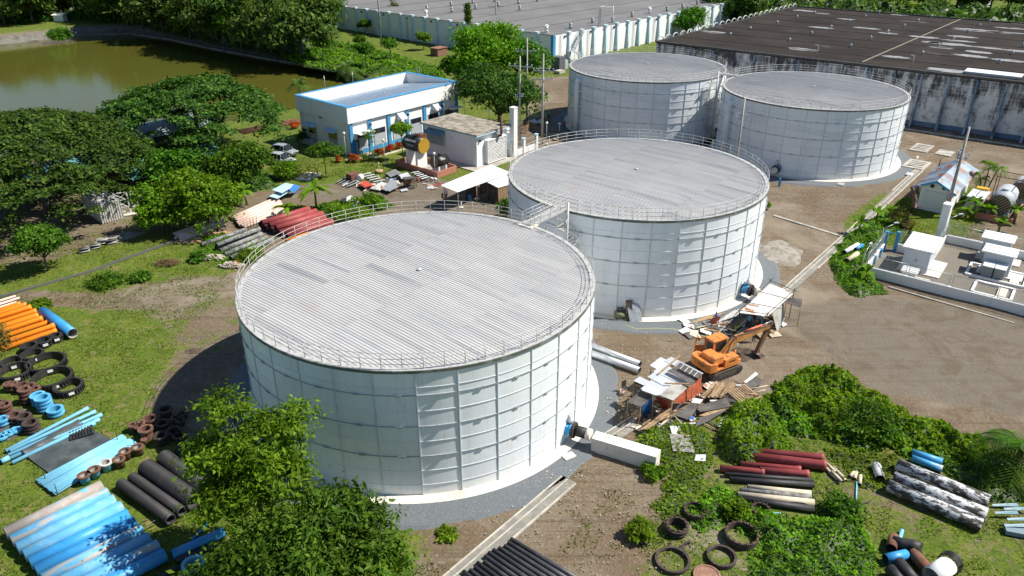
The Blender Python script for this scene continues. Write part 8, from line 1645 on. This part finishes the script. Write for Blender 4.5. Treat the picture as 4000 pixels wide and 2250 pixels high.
belt([(500, 95), (560, 105), (620, 100), (640, 128), (700, 120), (745, 150), (800, 140), (850, 165), (910, 150), (945, 190), (1000, 175), (1060, 205), (1110, 190), (1180, 225), (1215, 160), (1160, 165), (1080, 150), (1000, 120), (900, 105), (820, 100), (740, 80), (660, 70), (560, 62), (960, 75), (1060, 90), (1140, 110), (870, 60), (780, 45), (1200, 110), (1230, 90)], '%s tree in the belt on the right bank of the pond', (1.05, 1.7), 1)
belt([(20, 95), (70, 80), (130, 90), (20, 60), (90, 55), (170, 70), (250, 55), (330, 62), (400, 75), (450, 82), (300, 30), (210, 30), (120, 25), (30, 25), (420, 40), (500, 35), (600, 30), (720, 15), (-60, 60), (-80, 100), (850, 10), (960, 20), (1080, 30), (1180, 45)], '%s tree in the wood beyond the far end of the pond', (1.0, 1.6), 2)
belt([(2830, 88), (2870, 70), (2915, 62), (2960, 45), (3000, 40), (2890, 100), (2850, 45), (2920, 25), (2980, 15), (3060, 10), (2800, 30), (3120, 22)], '%s tree in the clump between the two warehouses', (.9, 1.4), 3)
belt([(3130 + 45 * k + 18 * (k % 3), 6 + (k % 4) * 8 + k * 1.6) for k in range(24)], '%s tree along the back of the dark-roofed warehouse', (.95, 1.5), 4)
belt([(2800 + 42 * k, -8 - (k % 3) * 6) for k in range(30)], '%s tree on the horizon edge at the top right', (1.0, 1.5), 5)
# far houses glimpsed among the trees
def house(u, v, w, d, h, label, roofc, rz=.3):
    p = g(u, v); T = thing('house', label, 'house', p, rz, 'houses among the far trees'); obj('wall', MB().box((0, 0, h / 2), (w, d, h)), WHITE2, T)
    obj('roof', MB().add([(-w / 2 - .6, -d / 2 - .6, h), (w / 2 + .6, -d / 2 - .6, h), (w / 2 + .6, d / 2 + .6, h), (-w / 2 - .6, d / 2 + .6, h), (-w / 2 - .6, 0, h + d * .3), (w / 2 + .6, 0, h + d * .3)], [(0, 1, 5, 4), (2, 3, 4, 5), (0, 4, 3), (1, 2, 5), (3, 2, 1, 0)]), pm('house_roof_' + label[:5], roofc, rough=.8), T)
    for x in (-w * .25, w * .25): wn = obj('window', MB().box((x, -d / 2 - .04, h * .55), (1.3, .1, 1.3)), GREYW, T); obj('pane', MB().box((x, -d / 2 - .1, h * .55), (1.1, .04, 1.1)), GLASS, wn)
house(3800, 26, 10, 8, 4.5, 'white house with blue-grey gable among trees at the top right', (.25, .29, .33), .7); house(3440, -2, 12, 8, 4, 'red roofed house at the top edge behind the dark warehouse', (.35, .07, .05), .2); house(960, -4, 16, 9, 6, 'pale blue-grey house at the top edge above the pond trees', (.40, .50, .56), .4)
one('bank_hut', MB().box((0, 0, 1.0), (3.2, 2.4, 2.0)).slab([Vector((-2, -1.6, 2.0)), Vector((2, -1.6, 2.0)), Vector((2, 1.6, 2.4)), Vector((-2, 1.6, 2.4))], .1), WHITE2, 'tiny white hut on the far pond bank', 'hut', loc=g(238, 82))
# shrubs
for i, (u, v, rx, rz) in enumerate(((1384, 632, .95, 1.0), (1485, 606, .95, 1.05), (1523, 592, .95, 1.0), (1562, 580, .9, .95), (1650, 545, .9, .9), (1150, 500, 1.2, 1.1), (1320, 632, .6, .9))): p = g(u, v); bush('flowering_shrub', ('red-flowered clipped shrub left of the office door path', 'red-flowered clipped shrub first right of the door path', 'red-flowered clipped shrub second right of the door path', 'red-flowered clipped shrub third right of the door path', 'red-flowered shrub near the right end of the office', 'red-flowered shrub behind the left end of the office', 'reddish small shrub by the lamp post')[i], p.x, p.y, rx, rz, 900, .2, 'red', 'shrub', 'red-flowered shrubs')
p = g(1436, 628); bush('shrub', 'dark green clipped shrub beside the office door path', p.x, p.y, .8, .9, 700, .2, 'mid')
p = g(1190, 560); bush('shrub', 'tall dark shrub at the left wall of the office', p.x, p.y, 1.2, 2.2, 1400, .3, 'mid')
for i, (u, v, rx, rz, m_, lb) in enumerate(((1120, 695, 2.0, 2.2, 'bright', 'bright round bush in front of the parked cars'), (1453, 815, 1.7, 1.8, 'bright', 'light green bush behind the railing of the nearest tank'), (1395, 850, 2.2, .9, 'yellow', 'low yellow-green weeds left of the light green bush'), (1330, 850, 1.6, 1.0, 'bright', 'low weeds right of the dark red pipes'), (1975, 850, 1.2, 2.2, 'mid', 'climbing vine on the small hut by the middle tank'),
        (775, 1018, 1.0, .8, 'mid', 'dark green bush before the cement pipes'), (980, 1010, 1.6, .5, 'bright', 'low weeds between the cement pipes and the nearest tank'), (160, 1195, 1.1, .5, 'bright', 'low dark clump beside the orange pipes'), (550, 1090, 1.2, .5, 'mid', 'low dark clump on the left lawn, right one'), (420, 1105, 1.9, .45, 'mid', 'low dark clump on the left lawn, left one'), (1680, 760 - 0, .01, .01, 'mid', 'x'),
        (2990, 815, .7, .8, 'bright', 'bright tuft at the right edge of the middle tank'), (2870, 2010, 1.0, 1.0, 'bright', 'spiky green tuft over the black pipe ends'), (2500, 2090, 1.0, .9, 'yellow', 'round yellow-green tuft alone on the bare earth'), (3390, 1690, 2.2, 1.7, 'mid', 'round dark green bush left of the chipped blue pipes'), (3290, 2010, 1.3, 1.0, 'mid', 'dark weeds clump in the grass between pipe piles'), (2395, 1735, .5, .5, 'bright', 'small bright tuft at the drain end'), (2550, 1855, .9, .5, 'bright', 'bright weeds at the near end of the white concrete block'), (1745, 2088, .7, .2, 'yellow', 'low weeds at the gravel edge before the nearest tank'),
        (230, 130, 3.4, 3.0, 'mid', 'dark bush growing from the far concrete bank of the pond'), (3585, 432, .9, 1.0, 'bright', 'small fern sprouting on the stained warehouse wall'))):
    if lb == 'x': continue
    p = g(u, v); bush('bush', lb, p.x, p.y, rx, rz, int(900 + 700 * rx * rx), .24 if v > 600 else .4, m_, z=0 if v > 200 else -2)
# bananas and palms
p = g(1236, 815); banana('banana_plant', 'tall banana plant behind the dark red pipes', p.x, p.y, 2.6, 11, 3.0, .7); p = g(1120, 850); banana('banana_plant', 'smaller banana plant left of the tall one', p.x, p.y, 1.4, 8, 2.2, .6); p = g(965, 800); banana('banana_plant', 'banana plant behind the bright round tree by the pink pipes', p.x, p.y, 2.0, 9, 2.2, .6)
for i, (u, v, h, n, L, w) in enumerate(((3352, 915, 1.4, 8, 1.9, .5), (3420, 868, 1.3, 9, 2.0, .5), (3376, 1098, 1.2, 8, 1.7, .5), (3470, 850, 1.0, 7, 1.6, .45), (3800, 830, 1.4, 12, 1.9, .5), (3850, 860, 1.5, 12, 2.0, .5), (3770, 850, 1.0, 10, 1.7, .5), (3960, 870, 1.6, 12, 2.2, .6), (3900, 905, 1.1, 10, 1.8, .5), (3380, 1100, .9, 6, 1.4, .4), (3780, 800, 1.2, 10, 1.7, .45), (3985, 790, 2.0, 10, 2.2, .5))):
    p = g(u, v); banana('banana_plant', ('banana plant at the drain left of the fenced yard', 'banana plant beside the lawn left of the gnarled stump', 'banana plant at the front left corner of the fenced yard', 'small banana plant near the gnarled stump', 'banana clump left of the striped tank', 'largest banana clump before the striped tank', 'low banana clump behind the yard fence', 'banana clump right of the striped tank', 'low broad-leaved clump below the striped tank', 'tiny banana plant by the yard corner', 'broad-leaved clump below the thin palms', 'tall broad-leaved plant at the right edge')[i], p.x, p.y, h, n, L, w)
p = g(3830, 775); palm('fan_palm', 'pair of thin palms right of the pump house', p.x, p.y, 5.5, 10, 1.7, 'bright', tr=.1, trunks=[(0, 0, 4.6), (1.1, .6, 4.2), (-.6, .2, 2.6)]); p = g(3955, 1850); palm('coconut_palm', 'big drooping palm cut by the right edge', p.x, p.y, 2.2, 16, 3.6, 'mid', droop=1.1, tr=.22); p = g(3990, 800); palm('date_palm', 'feathery palm at the right edge behind the striped tank', p.x + 1, p.y, 3.2, 14, 2.4, 'mid')
# gnarled lopped trunk by the pump house
p = g(3528, 888); T = thing('lopped_tree', 'gnarled bare lopped tree trunk beside the pump house', 'tree', p); b = MB(); b.path([(0, 0, -.1), (.1, 0, .8), (.35, .1, 1.7), (.75, .1, 2.6), (.55, 0, 3.5), (.35, 0, 4.2)], .36, 10, taper=.26); b.path([(.4, 0, 3.9), (.2, 0, 4.5), (-.2, 0, 5.2)], .24, 8, taper=.2); b.path([(.45, 0, 3.9), (.75, .1, 4.6), (.7, 0, 5.3)], .22, 8, taper=.19); b.path([(.7, .1, 2.5), (1.3, 0, 2.6), (1.9, 0, 2.75)], .1, 7, taper=.06); obj('trunk', b, pm('bare_trunk', (.17, .11, .075), (.09, .06, .045), 3, (.4, .65), rough=.95, bump=.04), T)
P, N = clump_points([(-.9, -.1, 1.5, .8, .6, .9), (.3, -.2, .5, .7, .7, .5)], 900, .3, 25); obj('foliage', leaf_mesh('foliage', P, N, .25, LEAF['dry']), None, T)
# creeping masses
cover('hedge_mass', 'tall mass of dense green bushes bordering the bare lot at the right', px([(1985, 950), (2060, 922), (2135, 945), (2185, 1000), (2300, 1048), (2430, 1092), (2490, 1108), (2450, 1175), (2340, 1165), (2240, 1130), (2150, 1130), (2060, 1110), (1960, 1080), (1915, 1010)]), 1.0, 75, .27, 'bright', 1, .9)
cover('hedge_sprays', 'yellow-green sprays through the dense bushes at the right', px([(1985, 950), (2060, 922), (2135, 945), (2300, 1048), (2490, 1108), (2450, 1175), (2240, 1130), (2060, 1110), (1915, 1010)]), 1.15, 60, .28, 'yellow', 1, .9)
cover('yellow_shrubs', 'yellow-green leafy shrub mass right of the heaped boards', px([(1800, 1080), (1830, 1035), (1890, 1010), (1955, 1040), (1990, 1100), (1960, 1165), (1880, 1180), (1815, 1150)]), 1.5, 110, .25, 'yellow', 2, .7, ns=1.0, flr=.3)
cover('creepers', 'low creepers below the heaped boards', px([(1620, 1075), (1720, 1055), (1800, 1095), (1800, 1150), (1760, 1240), (1730, 1300), (1660, 1330), (1650, 1260), (1690, 1190), (1600, 1110)]), .35, 75, .2, 'yellow', 3, .6)
cover('creepers', 'thick creepers covering the rings at the bottom right', px([(1720, 1270), (1800, 1225), (1870, 1250), (1990, 1310), (2060, 1290), (2140, 1300), (2200, 1350), (2215, 1449), (2230, 1600), (1870, 1600), (1880, 1420), (1920, 1370), (1830, 1320), (1760, 1340)]), .9, 90, .22, 'bright', 4, .6)
cover('creepers', 'creeper strip along the back of the right-hand pipes', px([(2060, 1120), (2160, 1130), (2260, 1150), (2250, 1215), (2180, 1230), (2090, 1160)]), .5, 60, .22, 'yellow', 5, .7)
cover('creepers', 'creepers before the big drooping palm', px([(2330, 1150), (2420, 1150), (2480, 1130), (2560, 1160), (2576, 1280), (2490, 1260), (2400, 1200)]), .7, 70, .22, 'mid', 6, .7)
cover('hedge_mass', 'lush green bank between the drain and the fenced yard', px([(2085, 650), (2120, 600), (2180, 560), (2260, 520), (2290, 560), (2230, 600), (2200, 640), (2185, 690), (2235, 735), (2150, 748), (2100, 705)]), .8, 95, .22, 'bright', 7, .6)
cover('bank_scrub', 'grassy scrub over the slope between pond and white warehouse', px([(640, 120), (800, 100), (960, 130), (1110, 175), (1130, 205), (990, 195), (880, 185), (760, 165)], -.5), .9, 10, .55, 'bright', 8, 1.2, z0=-.3)
cover('bank_scrub', 'undergrowth along the far end of the pond', px([(-200, 90), (0, 62), (200, 50), (330, 58), (480, 75), (500, 62), (330, 40), (0, 40), (-200, 60)]), 1.6, 7, .8, 'mid', 9, 1.5)
cover('undergrowth', 'dark undergrowth between the trees left of the parked cars', px([(420, 470), (560, 440), (690, 440), (700, 470), (560, 500), (450, 530)]), .8, 30, .3, 'mid', 10, .7)
cover('weeds', 'weeds around the rubbish heap behind the nearest tank', px([(700, 520), (790, 520), (880, 500), (960, 500), (1000, 520), (900, 545), (800, 570), (720, 590)]), .5, 60, .24, 'bright', 11, .5)
cover('weeds', 'weeds among the pipe piles left of the nearest tank', px([(500, 600), (560, 585), (640, 600), (700, 600), (640, 640), (560, 665), (500, 640)]), .3, 60, .2, 'bright', 12, .5)
# short grass blades
def tufts(name, label, poly, dens, size, seed=1, gmin=.45, mat='grass', low=None):
    P_ = np.array([(p[0], p[1]) for p in poly]); lo, hi = P_.min(0), P_.max(0); r = np.random.default_rng(seed); n = int((hi[0] - lo[0]) * (hi[1] - lo[1]) * dens); X_ = lo[0] + (hi[0] - lo[0]) * r.random(n); Y_ = lo[1] + (hi[1] - lo[1]) * r.random(n)
    k = sdist(X_, Y_, poly) < 0
    for tx, ty in dict(TANKS).values(): k &= np.hypot(X_ - tx, Y_ - ty) > TR + 2.6
    X_, Y_ = X_[k], Y_[k]; w = vnoise(X_, Y_, 2.3) * .6 + vnoise(X_, Y_, .8) * .4; k = w > gmin; X_, Y_, w = X_[k], Y_[k], w[k]; Z_ = ground_z(X_, Y_) + size * .3; n = len(X_)
    N = np.stack([r.normal(0, 1, n), r.normal(0, 1, n), np.full(n, .25)], 1); v, f = leaf_quads(np.stack([X_, Y_, Z_], 1), N, size * (.6 + .9 * w), .4, .3, r); me = bpy.data.meshes.new(name); npmesh(me, v, f); me.materials.append(LEAF[mat]); o = obj(name, me); tag(o, label, 'grass', None, 'stuff')
tufts('grass', 'short rough grass of the left lawn', px([(-300, 600), (560, 600), (600, 690), (450, 860), (390, 1000), (400, 1100), (640, 1260), (1030, 1320), (1030, 1480), (-300, 1480)]), 34, .15, 1, .42)
tufts('grass', 'sparse weeds over the bare earth at the bottom', px([(1030, 1310), (1480, 1180), (1640, 1150), (1660, 1300), (1620, 1480), (1030, 1480)]), 26, .15, 2, .66)
tufts('grass', 'rough grass among the pipes at the bottom right', px([(1640, 1100), (2000, 1100), (2500, 1150), (2650, 1250), (2650, 1480), (1620, 1480)]), 40, .16, 3, .40)
tufts('grass', 'lawn grass around the pump house', px([(2190, 620), (2260, 500), (2420, 470), (2520, 500), (2440, 640), (2300, 650)]), 40, .16, 4, .25, 'yellow')
tufts('grass', 'lawn grass in front of the office', px([(740, 395), (1010, 400), (1160, 430), (1010, 445), (880, 455), (700, 450)]), 22, .2, 5, .3)
tufts('grass', 'grass strips beside the white warehouse', px([(1480, 140), (1840, 55), (1720, 20), (1400, 160)]), 6, .5, 6, .3, 'yellow')
cover('undergrowth', 'unbroken wood behind the dark-roofed warehouse', [DO + dn * 77 - dd * 6, DO + dn * 77 + dd * 130, DO + dn * 150 + dd * 130, DO + dn * 150 - dd * 40, DO + dn * 100 - dd * 40], 6.5, 2.2, 1.5, 'far', 21, 3, ns=7., flr=.35)
cover('undergrowth', 'thick undergrowth under the belt on the far right bank of the pond', [g(u, v) for u, v in ((470, 60), (620, 118), (800, 155), (950, 190), (1100, 212), (1220, 215), (1230, 90), (900, 30), (500, 10))], 3.6, 3.2, 1.0, 'mid', 22, 2, ns=4.)
cover('undergrowth', 'thick undergrowth under the wood beyond the pond', [g(u, v) for u, v in ((-300, 62), (100, 50), (330, 38), (480, 50), (520, 8), (200, -20), (-400, -10))], 4.2, 1.6, 1.3, 'far', 23, 2, ns=5.)
for a, b, r_, mt, lb in (((3300, 985), (3352, 955), .26, WHITE, 'short white pipe in the bushes beside the long drain'), ((3310, 1018), (3350, 990), .28, CREAM, 'short tan pipe in the bushes beside the long drain'), ((3340, 975), (3368, 958), .2, MBLUE, 'short blue pipe behind the white one in the bushes')): lay('bush_pipe', lb, 'pipe', None, a, b, (0, 0), (0, 0), 1, r_, mt, z=.75)
# loose debris around the excavator and the scrap shelter
r = random.Random(77); dm = [WOOD, PLYD, GALW, RST, RUST, CREAM, DKW]
spots = [(2560 + r.uniform(-60, 330), 1560 + r.uniform(-60, 130)) for _ in range(60)] + [(2700 + r.uniform(-40, 160), 1275 + r.uniform(-20, 40)) for _ in range(25)] + [(2960 + r.uniform(-40, 90), 1255 + r.uniform(-20, 60)) for _ in range(18)] + [(1400 + r.uniform(-60, 330), 715 + r.uniform(-25, 30)) for _ in range(40)]
for i, (u, v) in enumerate(spots):
    p = g(u, v); a = r.uniform(0, 3.14); k = r.random(); m_ = dm[r.randrange(7)]; h = r.uniform(.0, .12)
    d = Vector((math.cos(a), math.sin(a), r.uniform(-.06, .14)))
    b = MB().bar(-d * r.uniform(.4, 1.1) + EZ * (.08 + h), d * r.uniform(.4, 1.1) + EZ * (.12 + h), r.uniform(.08, .2), .04) if k < .6 else MB().slab([Vector((-.5, -.35, .05)), Vector((.5, -.4, .1 + h)), Vector((.45, .35, .16 + h)), Vector((-.5, .4, .07))], .02)
    nm, lb, gr_ = (('loose_timber', 'loose timber piece strewn ', 'timber') if k < .6 else ('loose_sheet', 'loose sheet scrap strewn ', 'sheets')); w_ = 'around the scrap shelter' if i < 60 else 'before the middle tank' if i < 85 else 'by the rusty-roofed shelter' if i < 103 else 'over the scrap yard'
    one(nm, b, m_, lb + w_, 'debris', 'loose %s %s' % (gr_, w_), loc=p, rz=a)
